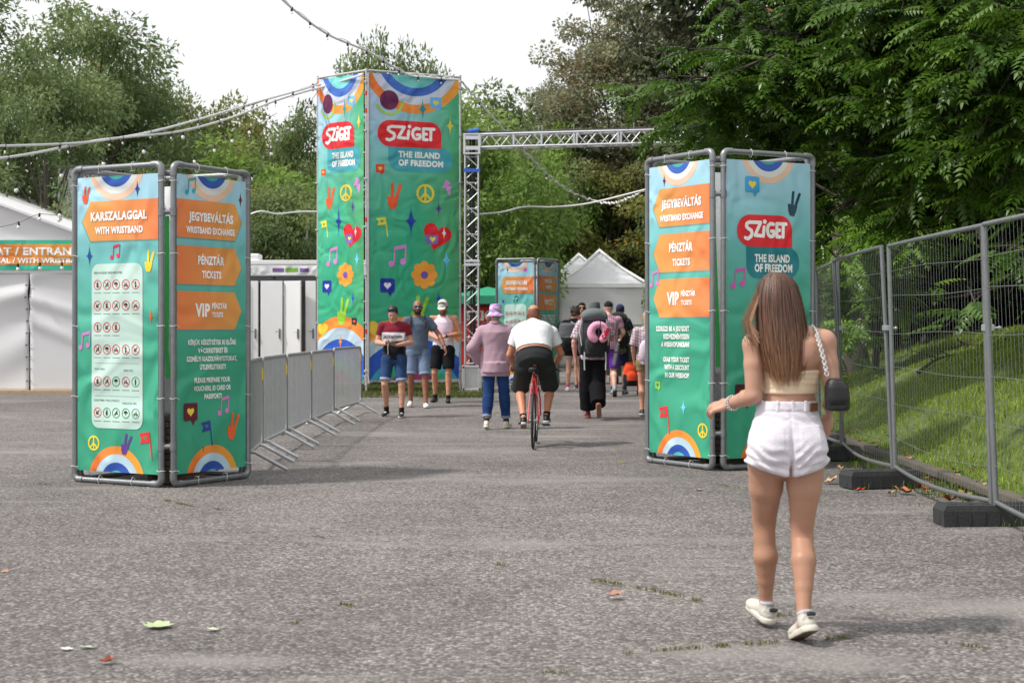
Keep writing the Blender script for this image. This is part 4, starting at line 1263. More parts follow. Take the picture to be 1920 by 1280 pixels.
# ------------------------------------------------------------------ toilet container
cd_ = 32.0
def cx(px): return atx(px, cd_)
cz = lambda py: 1.41 - (py - HOR) / FPX * cd_ - .12
cont = empty('toilet_container', (cx(520), cd_, .12), 0, 'white toilet container with open cabin doors behind the barriers', 'container')
CX = cx(520)
x0, x1 = cx(380) - CX, cx(690) - CX
ztop = cz(487)
mb = MB(); mb.box(((x0 + x1) / 2, 1.15, ztop - .06), (x1 - x0 + .1, 2.4, .1), bev=.015); mb.box(((x0 + x1) / 2, -.02, ztop - .24), (x1 - x0, .06, .24)); mb.build('roof', M['white_paint'], cont)
mb = MB(); mb.box(((x0 + x1) / 2, -.06, ztop - .24 - .02), (.2, .0, .0)); 
M['grille'] = plain('dark_grille', (.07, .075, .08), .5)
for a_, b_ in ((388, 512), (518, 596), (602, 684)):
    mb = MB(); mb.box(((cx(a_) + cx(b_)) / 2 - CX, -.012, ztop - .43), (cx(b_) - cx(a_), .03, .12)); mb.build('grille', M['grille'], cont)
mb = MB(); mb.box(((x0 + x1) / 2, 1.2, .12), (x1 - x0, 2.3, .2)); mb.build('floor', M['white_paint'], cont)
mb = MB(); mb.box(((x0 + x1) / 2, 2.3, ztop / 2), (x1 - x0, .06, ztop - .1)); mb.box((x0, 1.15, ztop / 2), (.06, 2.36, ztop - .14)); mb.box((x1, 1.15, ztop / 2), (.06, 2.36, ztop - .14)); mb.build('wall', M['white_paint'], cont)
hd = ztop - .52
for px in (388, 468, 530, 586, 640):
    mb = MB(); mb.box((cx(px) - CX, .72, hd / 2 + .15), (.05, 1.4, hd - .05)); mb.build('partition', M['white_paint'], cont)
# doors, the first two ajar
for a_, w, ang in ((469, .20, 3), (490, .50, 6), (534, .44, 24), (574, .24, 8), (430, .44, 6), (606, .6, 3)):
    mb = MB(); mb.box((w / 2, 0, (hd - .2) / 2), (w, .045, hd - .2), bev=.008)
    o = mb.build('door', M['white_paint'], cont); o.location = (cx(a_) - CX, -.07, .24); o.rotation_euler = (0, 0, -R(ang))
    mb = MB(); mb.box((w - .06, -.035, .95), (.035, .02, .22)); mb.tube([(w - .06, -.04, 1.0), (w - .06, -.07, 1.0), (w - .15, -.07, 1.0)], .01, 6); h_ = mb.build('handle', M['galv'], o)
mb = MB()
for a_, b_, zz in ((470, 489, 0), (508, 534, .04), (545, 573, .12)):
    A, B = Vector((cx(a_) - CX, -.04, hd + .02)), Vector((cx(b_) - CX, -.04, hd + .02))
    mb.tube([A.lerp(B, t) - Vector((0, 0, (zz + .05) * 4 * t * (1 - t))) for t in np.linspace(0, 1, 9)], .014, 5)
mb.build('door_cable', M['dark'], cont)
p = Print(1.9, .2, lambda u, t: (226, 228, 230))
p.text('WC', .02, .14, .1, .09, col=(120, 130, 160), bold=.02); p.rrect(.60, .06, .86, .15, .01, (120, 90, 150), 2); p.rrect(.89, .06, 1.18, .15, .01, (120, 180, 60), 2); p.rrect(1.21, .06, 1.42, .15, .01, (120, 90, 150), 2)
o = p.build('sign_strip', cont); o.location = (cx(470) - CX - .1, -.055, ztop - .34)
mb = MB(); mb.box((cx(476) - CX, .2, ztop + .05), (.25, .4, .18), bev=.04); mb.build('roof_vent', M['white_paint'], cont)
# slim mast behind the container
mb = MB(); mb.tube([(0, 0, 0), (0, 0, 3.9)], .025, 8); mb.box((0, 0, .02), (.3, .3, .04)); mb.tube([(0, 0, 3.86), (0, 0, 3.92)], .032, 8)
o = mb.build('mast', M['galv_light'], None, True); o.location = (atx(576, 36), 36, .12); tag(o, 'slim grey metal mast rising behind the toilet container', 'mast')
# site cabin behind the left box sign
e = empty('site_cabin', (atx(150, 36), 36, .12), 0, 'tall white site cabin showing behind the upper left corner of the left box sign', 'cabin')
e['label'] = 'white site cabin partly hidden behind the left box sign'
mb = MB(); mb.box((0.1, 0, 2.65), (.95, 1.2, 5.3), bev=.03); mb.build('wall', M['white_paint'], e)
mb = MB(); mb.box((0.1, 0, 5.33), (1.05, 1.3, .06)); mb.build('roof', M['galv_light'], e)
mb = MB()
for z in (1.8, 3.5): mb.box((.1, -.61, z), (.97, .02, .05))
mb.build('joint_trim', M['galv_light'], e)

# ------------------------------------------------------------------ crowd barriers
M['yellow'] = plain('yellow_tag', (.70, .50, .03), .5)
def barrier(P0, P1, label):
    P0, P1 = Vector(P0), Vector(P1); d = P1 - P0; Ln = d.length - .05; rz = math.atan2(d.y, d.x)
    e = empty('crowd_barrier', (P0.x, P0.y, gz(0, P0.y)), rz, label, 'barrier', 'crowd barriers standing in a curved row')
    z0, z1, c = .20, 1.10, .09
    P = []
    for (x, z, a0) in ((c, z0 + c, 180), (Ln - c, z0 + c, 270), (Ln - c, z1 - c, 0), (c, z1 - c, 90)):
        P += [(x + c * math.cos(R(a0 + t)), 0, z + c * math.sin(R(a0 + t))) for t in (0, 22.5, 45, 67.5, 90)]
    mb = MB(); mb.tube(P, .019, 10, closed=True); mb.build('frame', M['galv_light'], e, True)
    mb = MB()
    n = int(Ln / .093)
    for k in range(1, n): mb.tube([(Ln * k / n, 0, z0), (Ln * k / n, 0, z1)], .0085, 6)
    mb.build('bars', M['galv_light'], e, True)
    for x in (.22, Ln - .22):
        mb = MB()
        mb.tube([(x, -.36, .015), (x, -.33, .03), (x, -.04, z0 - .01), (x, .04, z0 - .01), (x, .33, .03), (x, .36, .015)], .019, 8); mb.build('foot', M['galv_light'], e, True)
    mb = MB(); mb.box((Ln - .05, -.022, .93), (.10, .006, .12), bev=.002); mb.build('tag_plate', M['yellow'], e)
    mb = MB(); mb.tube([(0, 0, .3), (-.03, .0, .26), (-.05, 0, .34)], .008, 5); mb.tube([(0, 0, .95), (-.04, 0, .99), (-.05, 0, .9)], .008, 5); mb.build('hook', M['galv_light'], e)
J = [(atx(466, 13.9), 13.9), (atx(491, 15.25), 15.25), (atx(537, 17.1), 17.1), (atx(583, 19.1), 19.1), (atx(625, 21.2), 21.2), (atx(677, 23.4), 23.4)]
for k, lb in enumerate(['crowd barrier nearest the camera, touching the left box sign', 'second crowd barrier from the left box sign', 'middle crowd barrier of the five, third from the left box sign',
                        'fourth crowd barrier, next to the one by the banner tower', 'farthest crowd barrier, seen nearly face on with gaps between its bars']):
    barrier(J[k], J[k + 1], lb)

# ------------------------------------------------------------------ wire fence panels on rubber feet
FP = [(3.55, 7.55), (3.47, 10.26), (3.46, 12.9), (3.62, 15.6), (3.93, 18.2), (4.35, 20.8)]
def fence_panel(P0, P1, label, lean):
    P0, P1 = Vector(P0), Vector(P1); d = P1 - P0; Ln = d.length - .06; rz = math.atan2(d.y, d.x)
    e = empty('wire_fence_panel', (P0.x, P0.y, 0), rz, label, 'fence panel', 'wire fence panels along the bank')
    def q(x, z):      # panels have been knocked out of true
        return Vector((x, lean * (z - .15) + .05 * math.sin(math.pi * x / Ln) * (1 if z < .5 else .35), z - (.035 * math.sin(math.pi * x / Ln) if z < .5 else 0)))
    z0, z1 = .17, 2.16
    mb = MB()
    mb.tube([q(.03, .08), q(.03, z1)], .021, 10); mb.tube([q(Ln + .0, .08), q(Ln, z1)], .021, 10)
    for z in (z0, z1): mb.tube([q(.03 + (Ln - .03) * t, z) for t in np.linspace(0, 1, 13)], .0185, 8)
    mb.build('frame', M['galv'], e, True)
    mb = MB()
    n = int(Ln / .072)
    for k in range(1, n):
        x = .03 + (Ln - .03) * k / n
        w = .006 * math.sin(k * 2.1)
        mb.tube([q(x, z0), q(x + w, .7), q(x - w, 1.4), q(x, z1)], .0010, 4, cap=False)
    for z in (.43, .75, 1.06, 1.38, 1.70, 1.93):
        mb.tube([q(.03 + (Ln - .03) * t, z + .012 * math.sin(t * 5 + z * 9)) + Vector((0, .005, 0)) for t in np.linspace(0, 1, 12)], .0023, 5, cap=False)
    mb.build('mesh', M['wire'], e, True)
    c = q(-.0, 1.42)
    mb = MB(); mb.box(c, (.12, .06, .05), bev=.008); mb.tube([c + Vector((0, -.03, .0)), c + Vector((0, -.085, .0))], .009, 6); mb.ball(c + Vector((0, -.085, 0)), .016, 6, 4)
    mb.build('clamp', M['galv_light'], e)
for k, lb in enumerate(['wire fence panel at the right edge, nearest the camera', 'wire fence panel right of the woman with a hanging twig behind it', 'wire fence panel beside the woman, third from the right edge',
                        'wire fence panel behind the right box sign', 'farthest wire fence panel hidden behind the right box sign']):
    fence_panel(FP[k], FP[k + 1], lb, (.045, .03, .05, .02, .03)[k])
def block(x, y, rz, label):
    e = MB()
    L, W_, H_ = .68, .24, .15
    V = []
    for z, k in ((0, 1.0), (.11, 1.0), (H_, .93)):
        for sx, sy in ((-1, -1), (1, -1), (1, 1), (-1, 1)): V.append((sx * L / 2 * (k + .01 if z else 1), sy * W_ / 2 * k, z))
    e.add(V, [(3, 2, 1, 0), (8, 9, 10, 11)] + [(4 * k + q, 4 * k + (q + 1) % 4, 4 * k + 4 + (q + 1) % 4, 4 * k + 4 + q) for k in (0, 1) for q in range(4)])
    for k in range(5): e.tube([(-.24 + k * .12, 0, H_ - .001), (-.24 + k * .12, 0, H_ + .004)], .03, 12)
    e.box((-L / 2 - .001, 0, .035), (.006, .07, .05)); e.box((L / 2 + .001, 0, .035), (.006, .07, .05))
    for s_ in (-1, 1):
        for k in range(6): e.box((-.26 + k * .105, s_ * (W_ / 2 + .002), .06), (.012, .006, .10))
    o = e.build('fence_foot', M['rubber']); o.location = (x, y, 0); o.rotation_euler = (0, 0, rz)
    tag(o, label, 'fence foot', 'black rubber blocks under the fence')
block(3.42, 10.28, R(2), 'black rubber fence foot nearest the camera at the right edge')
block(3.30, 12.75, R(14), 'black rubber fence foot behind the walking woman, middle of the three')
block(3.42, 15.4, R(3), 'black rubber fence foot just right of the walking woman')
block(3.62, 17.0, R(5), 'black rubber fence foot farthest back by the kerb')

# ------------------------------------------------------------------ string lights and cables
def cable(name, pts, r, label, cat, mat='white_cable', n=60, bulbs=None, sag=0.0, jit=0.0, bulb_mat='dark', lit=True, seed=1, group=None, wire2=False):
    'hanging cable through 3D points (Catmull-Rom) with lamp holders as parts'
    P = [Vector(p) for p in pts]
    Q = []
    ext = [P[0] * 2 - P[1]] + P + [P[-1] * 2 - P[-2]]
    per = max(4, n // (len(P) - 1))
    for k in range(len(P) - 1):
        a_, b_, c, d = ext[k:k + 4]
        for q in range(per):
            t = q / per
            Q.append(.5 * ((2 * b_) + (c - a_) * t + (2 * a_ - 5 * b_ + 4 * c - d) * t * t + (3 * b_ - a_ - 3 * c + d) * t ** 3))
    Q.append(P[-1])
    rd = random.Random(seed)
    if len(P) == 2 and sag:
        Q = [P[0].lerp(P[1], k / n) - Vector((0, 0, 4 * sag * (k / n) * (1 - k / n))) for k in range(n + 1)]
    if jit:
        Q = [q + Vector((0, 0, jit * abs(math.sin(k * 1.3)) + rd.gauss(0, jit * .15))) for k, q in enumerate(Q)]
    base = Q[0].copy()
    e = empty(name, base, 0, label, cat, group)
    mb = MB(); mb.tube([q - base for q in Q], r, 6)
    if wire2: mb.tube([q - base + Vector((0, 0, .03 + .02 * math.sin(k * .9))) for k, q in enumerate(Q)], r * .4, 4)
    mb.build('cable', M[mat], e, True)
    if bulbs:
        sm = MB(); sm.tube([(0, 0, .02), (0, 0, -.06)], .022, 8); so = sm.build('lamp_holder', M['dark'], e, True)
        bm_ = MB(); bm_.ball((0, 0, 0), .036, 8, 6, sc=(1, 1, 1.15)); bo = bm_.build('bulb', M['bulb'], e, True)
        L = [0]
        for a_, b_ in zip(Q, Q[1:]): L.append(L[-1] + (b_ - a_).length)
        first = True; s_ = bulbs * .5; cnt = 0
        while s_ < L[-1] and cnt < 45:
            k = next(i_ for i_ in range(1, len(L)) if L[i_] >= s_)
            p = Q[k - 1].lerp(Q[k], (s_ - L[k - 1]) / max(L[k] - L[k - 1], 1e-6)) - base
            h_, b2 = (so, bo) if first else (link_copy(so, e), link_copy(bo, e))
            tl = (rd.uniform(-.35, .35), rd.uniform(-.35, .35), 0)
            h_.location = p; h_.rotation_euler = tl
            if not lit: b2.scale = (.45, .45, .6)
            b2.location = p + Vector((0, 0, -.095)); b2.rotation_euler = tl
            first = False; s_ += bulbs; cnt += 1
    return e
GS = 'festoon cables strung overhead'
cable('festoon_cable', [at(505, -40, 26.0), at(530, 0, 26.3), at(610, 62, 27.2), at(690, 97, 28.0), at(760, 138, 28.9), at(800, 145, 29.1), at(858, 150, 29.45)], .022, 'white festoon cable descending from the top edge to the right corner of the banner tower', 'string lights', bulbs=.5, lit=False, seed=3, group=GS, wire2=True, n=90)
cable('festoon_cable', [at(862, 152, 29.45), at(915, 212, 30.2), at(985, 288, 31.5), at(1050, 350, 33), at(1110, 378, 34), at(1150, 383, 33.5), at(1180, 374, 33), at(1222, 352, 32)], .022, 'white festoon cable falling steeply behind the truss beam right of the tower', 'string lights', bulbs=1.6, lit=False, jit=.05, seed=5, group=GS, n=90)
cable('white_cable', [at(892, 402, 29), at(940, 398, 30), at(985, 388, 31), at(1040, 388, 31.5), at(1110, 380, 31.5), at(1224, 352, 31)], .022, 'plain white cable hanging from the truss post towards the right box sign', 'cable', group=GS)
cable('festoon_cable', [at(-40, 274, 20), at(60, 272, 21.5), at(170, 266, 23), at(280, 248, 25), at(380, 222, 26.5), at(480, 192, 28), at(560, 170, 29), at(600, 158, 29.5), at(660, 145, 29)], .022, 'upper of the two white festoon cables at the left ending at the tower', 'string lights', bulbs=1.5, lit=False, seed=6, group=GS)
cable('festoon_cable', [at(-40, 302, 20), at(60, 288, 21.5), at(180, 264, 23.2), at(250, 256, 24.4), at(340, 246, 26), at(430, 222, 27.5), at(520, 188, 28.6), at(600, 164, 29.45), at(680, 140, 28.6)], .022, 'lower of the two white festoon cables at the left, crossing the upper one', 'string lights', bulbs=1.7, lit=False, seed=7, group=GS)
cable('festoon_wire', [at(-20, 362, 24), at(45, 342, 24.5), at(140, 312, 25.5), at(230, 288, 26.5), at(320, 258, 27.5), at(430, 212, 28.6), at(597, 156, 29.5)], .006, 'thin dark wire with pale bulbs sloping up from the left edge to the tower', 'string lights', mat='dark', bulbs=1.05, seed=8, group=GS)
cable('festoon_wire', [at(597, 170, 29.5), at(563, 218, 29), at(520, 266, 28.6), at(484, 312, 28.2), at(460, 340, 28)], .006, 'thin dark wire with bulbs dropping steeply left of the banner tower', 'string lights', mat='dark', bulbs=.75, seed=9, group=GS)
cable('festoon_wire', [at(-30, 432, 28.1), at(33, 418, 28.2), at(72, 402, 28.2), at(110, 404, 28.3), at(112, 395, 27)], .006, 'thin dark wire with bulbs lying across the marquee roof', 'string lights', mat='dark', bulbs=.45, seed=10, group=GS)
cable('festoon_wire', [at(-30, 499, 28.3), at(33, 496, 28.35), at(80, 494, 28.35), at(150, 493, 28.35), at(240, 492, 28.35)], .006, 'thin dark wire with bulbs along the top of the entrance banner', 'string lights', mat='dark', bulbs=.44, seed=11, group=GS)
cable('festoon_wire', [at(300, 312, 32), at(345, 305, 32), at(420, 264, 32.5), at(460, 245, 33), at(520, 212, 33)], .006, 'thin dark wire with bulbs in front of the light green tree', 'string lights', mat='dark', bulbs=.55, seed=12, group=GS)
cable('white_cable', [at(462, 404, 31), at(490, 396, 31), at(520, 401, 31.2), at(560, 397, 31.4), at(600, 397, 31.5)], .02, 'short white cable between the left box sign and the banner tower', 'cable', group=GS)

# ------------------------------------------------------------------ red booth, green shelters and bin far behind
M['redp'] = plain('red_panel', (.62, .035, .03), .5, 0, .12)
M['greenp'] = plain('green_canopy', (.03, .30, .17), .55, 0, .2)
e = empty('red_booth', (atx(915, 44), 44, .12), 0, 'red booth with green canopy and white lettering behind the truss post', 'booth')
mb = MB(); mb.box((0, 0, 1.02), (1.7, 1.6, 2.04), bev=.03); mb.build('wall', M['redp'], e)
mb = MB(); mb.box((0, -.84, .95), (1.75, .1, .06)); mb.build('counter', M['wood'], e)
p = Print(1.6, .5, lambda u, t: (214, 40, 36)); p.text('SZIGET', .12, 1.48, .25, .30, bold=.05)
o = p.build('fascia', e); o.location = (-.8, -.86, 1.45)
V = [(-1.1, -1.2, 2.05), (1.1, -1.2, 2.05), (1.1, 1.0, 2.05), (-1.1, 1.0, 2.05), (-1.1, -1.2, 2.3), (1.1, -1.2, 2.3), (1.1, 1.0, 2.3), (-1.1, 1.0, 2.3), (0, -.1, 2.6)]
mesh_obj('canopy', V, [(3, 2, 1, 0), (0, 1, 5, 4), (1, 2, 6, 5), (2, 3, 7, 6), (3, 0, 4, 7), (4, 5, 8), (5, 6, 8), (6, 7, 8), (7, 4, 8)], M['greenp'], e)
M['bin'] = plain('green_bin', (.035, .07, .035), .5, 0, .2)
e = empty('waste_bin', (atx(1186, 34), 34, .12), R(8), 'dark green wheeled waste bin beside the pagoda tent', 'bin')
V = []
for z, w, d in ((.18, .55, .42), (1.15, .66, .52)):
    V += [(-w, -d, z), (w, -d, z), (w, d, z), (-w, d, z)]
mb = MB(); mb.add(V, [(3, 2, 1, 0), (4, 5, 6, 7), (0, 1, 5, 4), (1, 2, 6, 5), (2, 3, 7, 6), (3, 0, 4, 7)])
for x in (-.3, 0, .3): mb.box((x, -.49, .66), (.05, .05, .8), Matrix.Rotation(R(-5.5), 3, 'X'))
mb.build('body', M['bin'], e)
mb = MB(); mb.tube([(-.7, 0, 1.17), (.7, 0, 1.17)], .01, 4)
mb.v, mb.f, mb.m = [], [], []
P = [(math.cos(t) * .56, math.sin(t) * .24) for t in np.linspace(0, math.pi, 12)]
V = [(x, p[0], 1.17 + p[1]) for x in (-.70, .70) for p in P]
mb.add(V, [(k, k + 1, 13 + k, 12 + k) for k in range(11)] + [tuple(range(11, -1, -1)), tuple(range(12, 24))])
mb.build('lid', M['bin'], e, True)
for sx in (-.45, .45):
    for sy in (-.3, .3):
        mb = MB(); mb.tube([(sx - .03, sy, .09), (sx + .03, sy, .09)], .09, 14); mb.tube([(sx, sy, .09), (sx, sy, .2)], .02, 6); mb.build('wheel', M['rubber'], e)
# ------------------------------------------------------------------ trees
def leaf_cloud(n_clump, n_leaf, rad, ls, shape, seed, c0, c1, droop=.4, clump_r=(.5, 1.1), asp=2.6, odd=None, odd_p=.0):
    'clumps of leaf-sized faces spread through a crown volume; returns V, F, colours, clump centres'
    r_ = np.random.default_rng(seed)
    cents = []
    while len(cents) < n_clump:
        p = r_.uniform(-1, 1, 3)
        q = np.linalg.norm(p)
        if q > 1 or q < .25: continue
        if shape == 'round' and q < .55 and r_.random() < .5: continue
        cents.append(p)
    cents = np.array(cents) * np.asarray(rad)
    cents *= (1 + .16 * np.sin(5 * np.arctan2(cents[:, 1:2], cents[:, 0:1]) + seed) * np.cos(cents[:, 2:3] * 1.3))
    cr = r_.uniform(*clump_r, n_clump)
    Vs, Cs = [], []
    for c, rr in zip(cents, cr):
        m = int(n_leaf * (rr / np.mean(clump_r)) ** 2)
        d = r_.normal(size=(m, 3)); d /= np.linalg.norm(d, axis=1, keepdims=True)
        rho = rr * r_.random((m, 1)) ** .45
        P = c + d * rho * np.array([1, 1, .72])
        # leaf axis hangs outward and down, face turned up and out
        ax = d * .8 + r_.normal(size=(m, 3)) * .55; ax[:, 2] -= droop; ax /= np.linalg.norm(ax, axis=1, keepdims=True)
        nn = d * .6 + np.array([0, 0, .7]) + r_.normal(size=(m, 3)) * .5
        nn -= ax * np.sum(nn * ax, 1, keepdims=True); nn /= np.linalg.norm(nn, axis=1, keepdims=True) + 1e-9
        sd_ = np.cross(nn, ax)
        L = ls * r_.uniform(.6, 1.35, (m, 1)); w = L / asp
        Q = np.stack([P, P + ax * L * .45 + sd_ * w * .5, P + ax * L, P + ax * L * .45 - sd_ * w * .5], 1)
        Vs.append(Q)
        t = np.clip(r_.normal(.5, .30) + r_.normal(0, .2, (m, 1)), 0, 1)
        col = np.asarray(c0) * (1 - t) + np.asarray(c1) * t
        if odd is not None and odd_p > 0:
            k = r_.random(m) < odd_p * r_.choice([.2, .5, 3.0], p=[.5, .35, .15])
            col[k] = np.asarray(odd) * r_.uniform(.7, 1.2)
        Cs.append(np.repeat(col, 4, 0))
    V = np.concatenate(Vs).reshape(-1, 3); Cc = np.concatenate(Cs)
    F = np.arange(len(V)).reshape(-1, 4)
    return V, F, Cc, cents

def tree_proto(h, rad, zc, seed, c0, c1, n_clump=90, n_leaf=230, ls=.17, trunk_r=.2, droop=.4, clump_r=(.5, 1.1), asp=2.6, odd=None, odd_p=0., lean=(0, 0), shape='round', limbs=26, mat='leaf'):
    'returns (crown mesh object, trunk mesh object), both unlinked prototypes'
    V, F, Cc, cents = leaf_cloud(n_clump, n_leaf, rad, ls, shape, seed, c0, c1, droop, clump_r, asp, odd, odd_p)
    V = V + np.array([lean[0], lean[1], zc])
    rd = random.Random(seed)
    mb = MB()
    top = Vector((lean[0], lean[1], zc + rad[2] * .55))
    tr = []
    N = 9
    for k in range(N + 1):
        t = k / N
        tr.append(Vector((lean[0] * t + .12 * math.sin(3 * t + seed), lean[1] * t + .12 * math.sin(2.3 * t + seed * 2), top.z * t)))
    mb.tube(tr, [trunk_r * (1.25 if k == 0 else 1) * (1 - .8 * k / N) for k in range(N + 1)], 10)
    for k in sorted(rd.sample(range(len(cents)), min(limbs, len(cents)))):
        c = Vector(cents[k]) + Vector((lean[0], lean[1], zc))
        t = min(max((c.z - rad[2] * .9) / top.z, .25), .9) * rd.uniform(.7, 1)
        i_ = min(int(t * N), N - 1); s_ = tr[i_].lerp(tr[i_ + 1], t * N - i_)
        m_ = s_.lerp(c, .5) + Vector((rd.uniform(-.2, .2), rd.uniform(-.2, .2), rd.uniform(-.05, .4)))
        r0 = trunk_r * (1 - .8 * t) * .45
        mb.tube([s_, s_.lerp(m_, .5) + Vector((0, 0, .08)), m_, m_.lerp(c, .6), c], [r0, r0 * .75, r0 * .5, r0 * .3, .01], 6)
    crown = np_mesh('crown', V, F, M[mat], None, False, Cc)
    trunk = mb.build('trunk', M['bark'], None, True)
    return crown, trunk
protos = {}
def plant(kind, x, y, sc, rz, label, name='tree', z=.1, group='trees closing the view', cat='tree', squash=1.0):
    e = empty(name, (x, y, z), rz, label, cat, group)
    e.scale = (sc, sc, sc * squash)
    cr, tr = protos[kind]
    if cr.parent is None:
        cr.parent = e; tr.parent = e
    else:
        link_copy(cr, e); link_copy(tr, e)
    return e
G0, G1 = (.038, .070, .022), (.095, .145, .045)
protos['ash'] = tree_proto(11, (3.9, 3.6, 4.0), 6.6, 3, (.105, .165, .060), (.265, .335, .135), 84, 260, .19, .24, .5, (.40, 1.2), 2.6, (.20, .12, .05), .015)
protos['ash_tall'] = tree_proto(13, (3.5, 3.2, 5.2), 8.0, 8, (.115, .178, .066), (.265, .342, .135), 96, 250, .19, .26, .5, (.40, 1.15), 2.6, (.20, .13, .06), .02)
protos['light'] = tree_proto(8, (2.6, 2.5, 2.7), 4.2, 12, (.13, .23, .045), (.29, .41, .095), 70, 210, .19, .16, .45, (.35, .9), 2.4)
protos['poplar'] = tree_proto(14, (2.7, 2.7, 6.0), 8.3, 17, (.15, .162, .09), (.33, .335, .195), 200, 300, .13, .22, .2, (.45, .95), 1.5, (.20, .12, .07), .10)
protos['mixed'] = tree_proto(9, (3.4, 3.2, 3.6), 5.4, 23, (.105, .160, .062), (.25, .32, .12), 95, 200, .22, .2, .4, (.40, 1.1), 2.2, (.22, .19, .04), .03)
protos['yellowing'] = tree_proto(8, (2.6, 2.6, 2.9), 4.6, 31, (.15, .18, .05), (.34, .34, .10), 80, 240, .17, .15, .4, (.4, .8), 2.2, (.30, .21, .04), .08)
protos['shrub'] = tree_proto(3, (1.7, 1.6, 1.5), 1.6, 37, (.036, .062, .018), (.10, .14, .04), 60, 260, .13, .06, .3, (.3, .6), 2.0)

def px_tree(kind, px, d, top_py, label, rz=0, w=1.0, **k):
    'tree whose crown top shows at photo row top_py'
    cr, tr = protos[kind]
    zt_ = max(v[2] for v in cr.bound_box)
    want = CAMZ + (HOR - top_py) / FPX * d - .1
    sc = want / zt_
    e = plant(kind, atx(px, d), d, sc, rz, label, **k)
    e.scale = (sc * w, sc * w, sc)
    return e
px_tree('ash_tall', -20, 37, -120, 'tall dark green tree at the left edge of the photo', .3, 1.0)
px_tree('ash', 140, 42, 15, 'broad ash tree second from the left edge', 1.2, 1.05)
px_tree('ash', 85, 34.5, 110, 'leafy tree standing just behind the marquee tent', 2.9, .85)
px_tree('ash', 275, 44, 118, 'rounded ash tree above the left box sign', 3.6, .85)
px_tree('ash_tall', 205, 52, 95, 'tall tree far behind the left box sign', 4.4, .8)
px_tree('ash', 380, 50, 205, 'ash tree behind the light green tree', 5.0, .8)
px_tree('light', 440, 40, 238, 'light green bushy tree between the left box sign and the banner tower', .4, 1.15)
px_tree('yellowing', 372, 47, 170, 'pale green thin tree reaching up right of the ash trees', 2.4, .7)
px_tree('yellowing', 490, 52, 205, 'sparse small tree with sky behind it left of the tower', 1.4, .8)
px_tree('mixed', 565, 44, 185, 'green tree right behind the left edge of the banner tower', 2.2, .6)
px_tree('mixed', 520, 36.5, 330, 'low tree just above the toilet container', 4.1, .9)
px_tree('yellowing', 475, 37, 340, 'low yellow green tree at the right edge of the left box sign', 3.3, .8)
px_tree('mixed', 350, 38, 300, 'dark tree behind the top of the left box sign', .9, 1.0)
px_tree('mixed', 690, 46, 45, 'tree with split crown rising over the left banner of the tower', 3.0, .40)
px_tree('mixed', 785, 47, 62, 'tree with ragged crown rising over the right banner of the tower', .2, .42)
px_tree('light', 845, 52, 150, 'slim tree top showing at the right corner of the tower', 1.7, .8)
px_tree('light', 905, 48, 190, 'pale green tree right of the tower above the truss', 2.6, .9)
px_tree('mixed', 960, 64, 150, 'hazy olive tree above the truss, left of the tall brown tree', 1.1, 1.0)
px_tree('poplar', 1045, 66, 110, 'brownish tree next to the tall brown poplar', 5.2, .8)
px_tree('poplar', 1168, 60, -85, 'tall brown green poplar reaching the top edge', .6, 1.05)
px_tree('poplar', 1240, 64, 60, 'second poplar behind the tall brown one', 2.0, .8)
px_tree('light', 1045, 58, 215, 'small bright green tree peeping over the truss beam', 3.1, .6)
px_tree('mixed', 950, 57, 235, 'dark green tree under the truss beam beside the post', 4.7, .95)
px_tree('mixed', 1040, 60, 215, 'spreading dark tree with forked trunk under the truss beam', 5.6, .95)
px_tree('yellowing', 1150, 58, 300, 'yellowing tree with leaning limbs above the pagoda tents', 1.9, 1.1)
px_tree('mixed', 1300, 42, 260, 'dark tree behind the left face of the right box sign', .7, .6)
px_tree('poplar', 1290, 58, 40, 'poplar half hidden by the overhanging leaves', 4.2, 1.0)
for k, (px, d, top, lb) in enumerate([(885, 62, 500, 'shrub behind the red booth'), (470, 42, 440, 'shrub behind the toilet container'),
                                  (1010, 66, 440, 'shrub behind the distant box sign'), (1180, 68, 420, 'shrub behind the pagoda tents'), (-20, 46, 330, 'shrub behind the marquee ridge'), (300, 46, 380, 'shrub behind the left box sign gap')]):
    px_tree('shrub', px, d, top, lb, k * 1.1, 1.5, name='shrub', group='shrubs between the trees', cat='shrub')
# far wood closing the horizon
def wood_z(X, Y): return 0
V, F, Cc, _ = leaf_cloud(420, 90, (70, 5, 4.6), .5, 'flat', 91, (.04, .06, .026), (.095, .12, .055), .4, (1.2, 2.6), 2.0)
o = np_mesh('far_wood', V + np.array([0, 82, 3.4]), F, M['leaf'], None, False, Cc)
tag(o, 'distant belt of trees closing the horizon', 'wood', kind='stuff')

# ------------------------------------------------------------------ shaded trees on the bank, right
protos['bank'] = tree_proto(9, (3.6, 3.4, 4.2), 4.6, 43, (.012, .024, .006), (.036, .056, .014), 120, 260, .20, .22, .4, (.5, 1.1), 2.2)  # leaf tint darkened to put the hollow's deep shade into the colour
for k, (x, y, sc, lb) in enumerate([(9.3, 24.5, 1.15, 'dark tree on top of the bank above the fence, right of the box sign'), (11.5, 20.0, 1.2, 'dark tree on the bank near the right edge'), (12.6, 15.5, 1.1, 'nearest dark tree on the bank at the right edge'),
                                  (7.3, 31, 1.15, 'dark tree behind the right box sign'), (13, 27, 1.3, 'dark tree deep behind the bank'), (10.5, 38, 1.1, 'dark tree farther behind the right box sign'), (16.5, 22, 1.4, 'dark tree deep in the shade at far right'), (10.2, 31.5, 1.2, 'dark tree in the second row on the bank')]):  # extra trees added here so daylight does not pass between them
    plant('bank', x, y, sc, k * 1.3, lb, z=float(bank_z(np.array(x), np.array(y))) - .05, group='shaded trees on the bank')
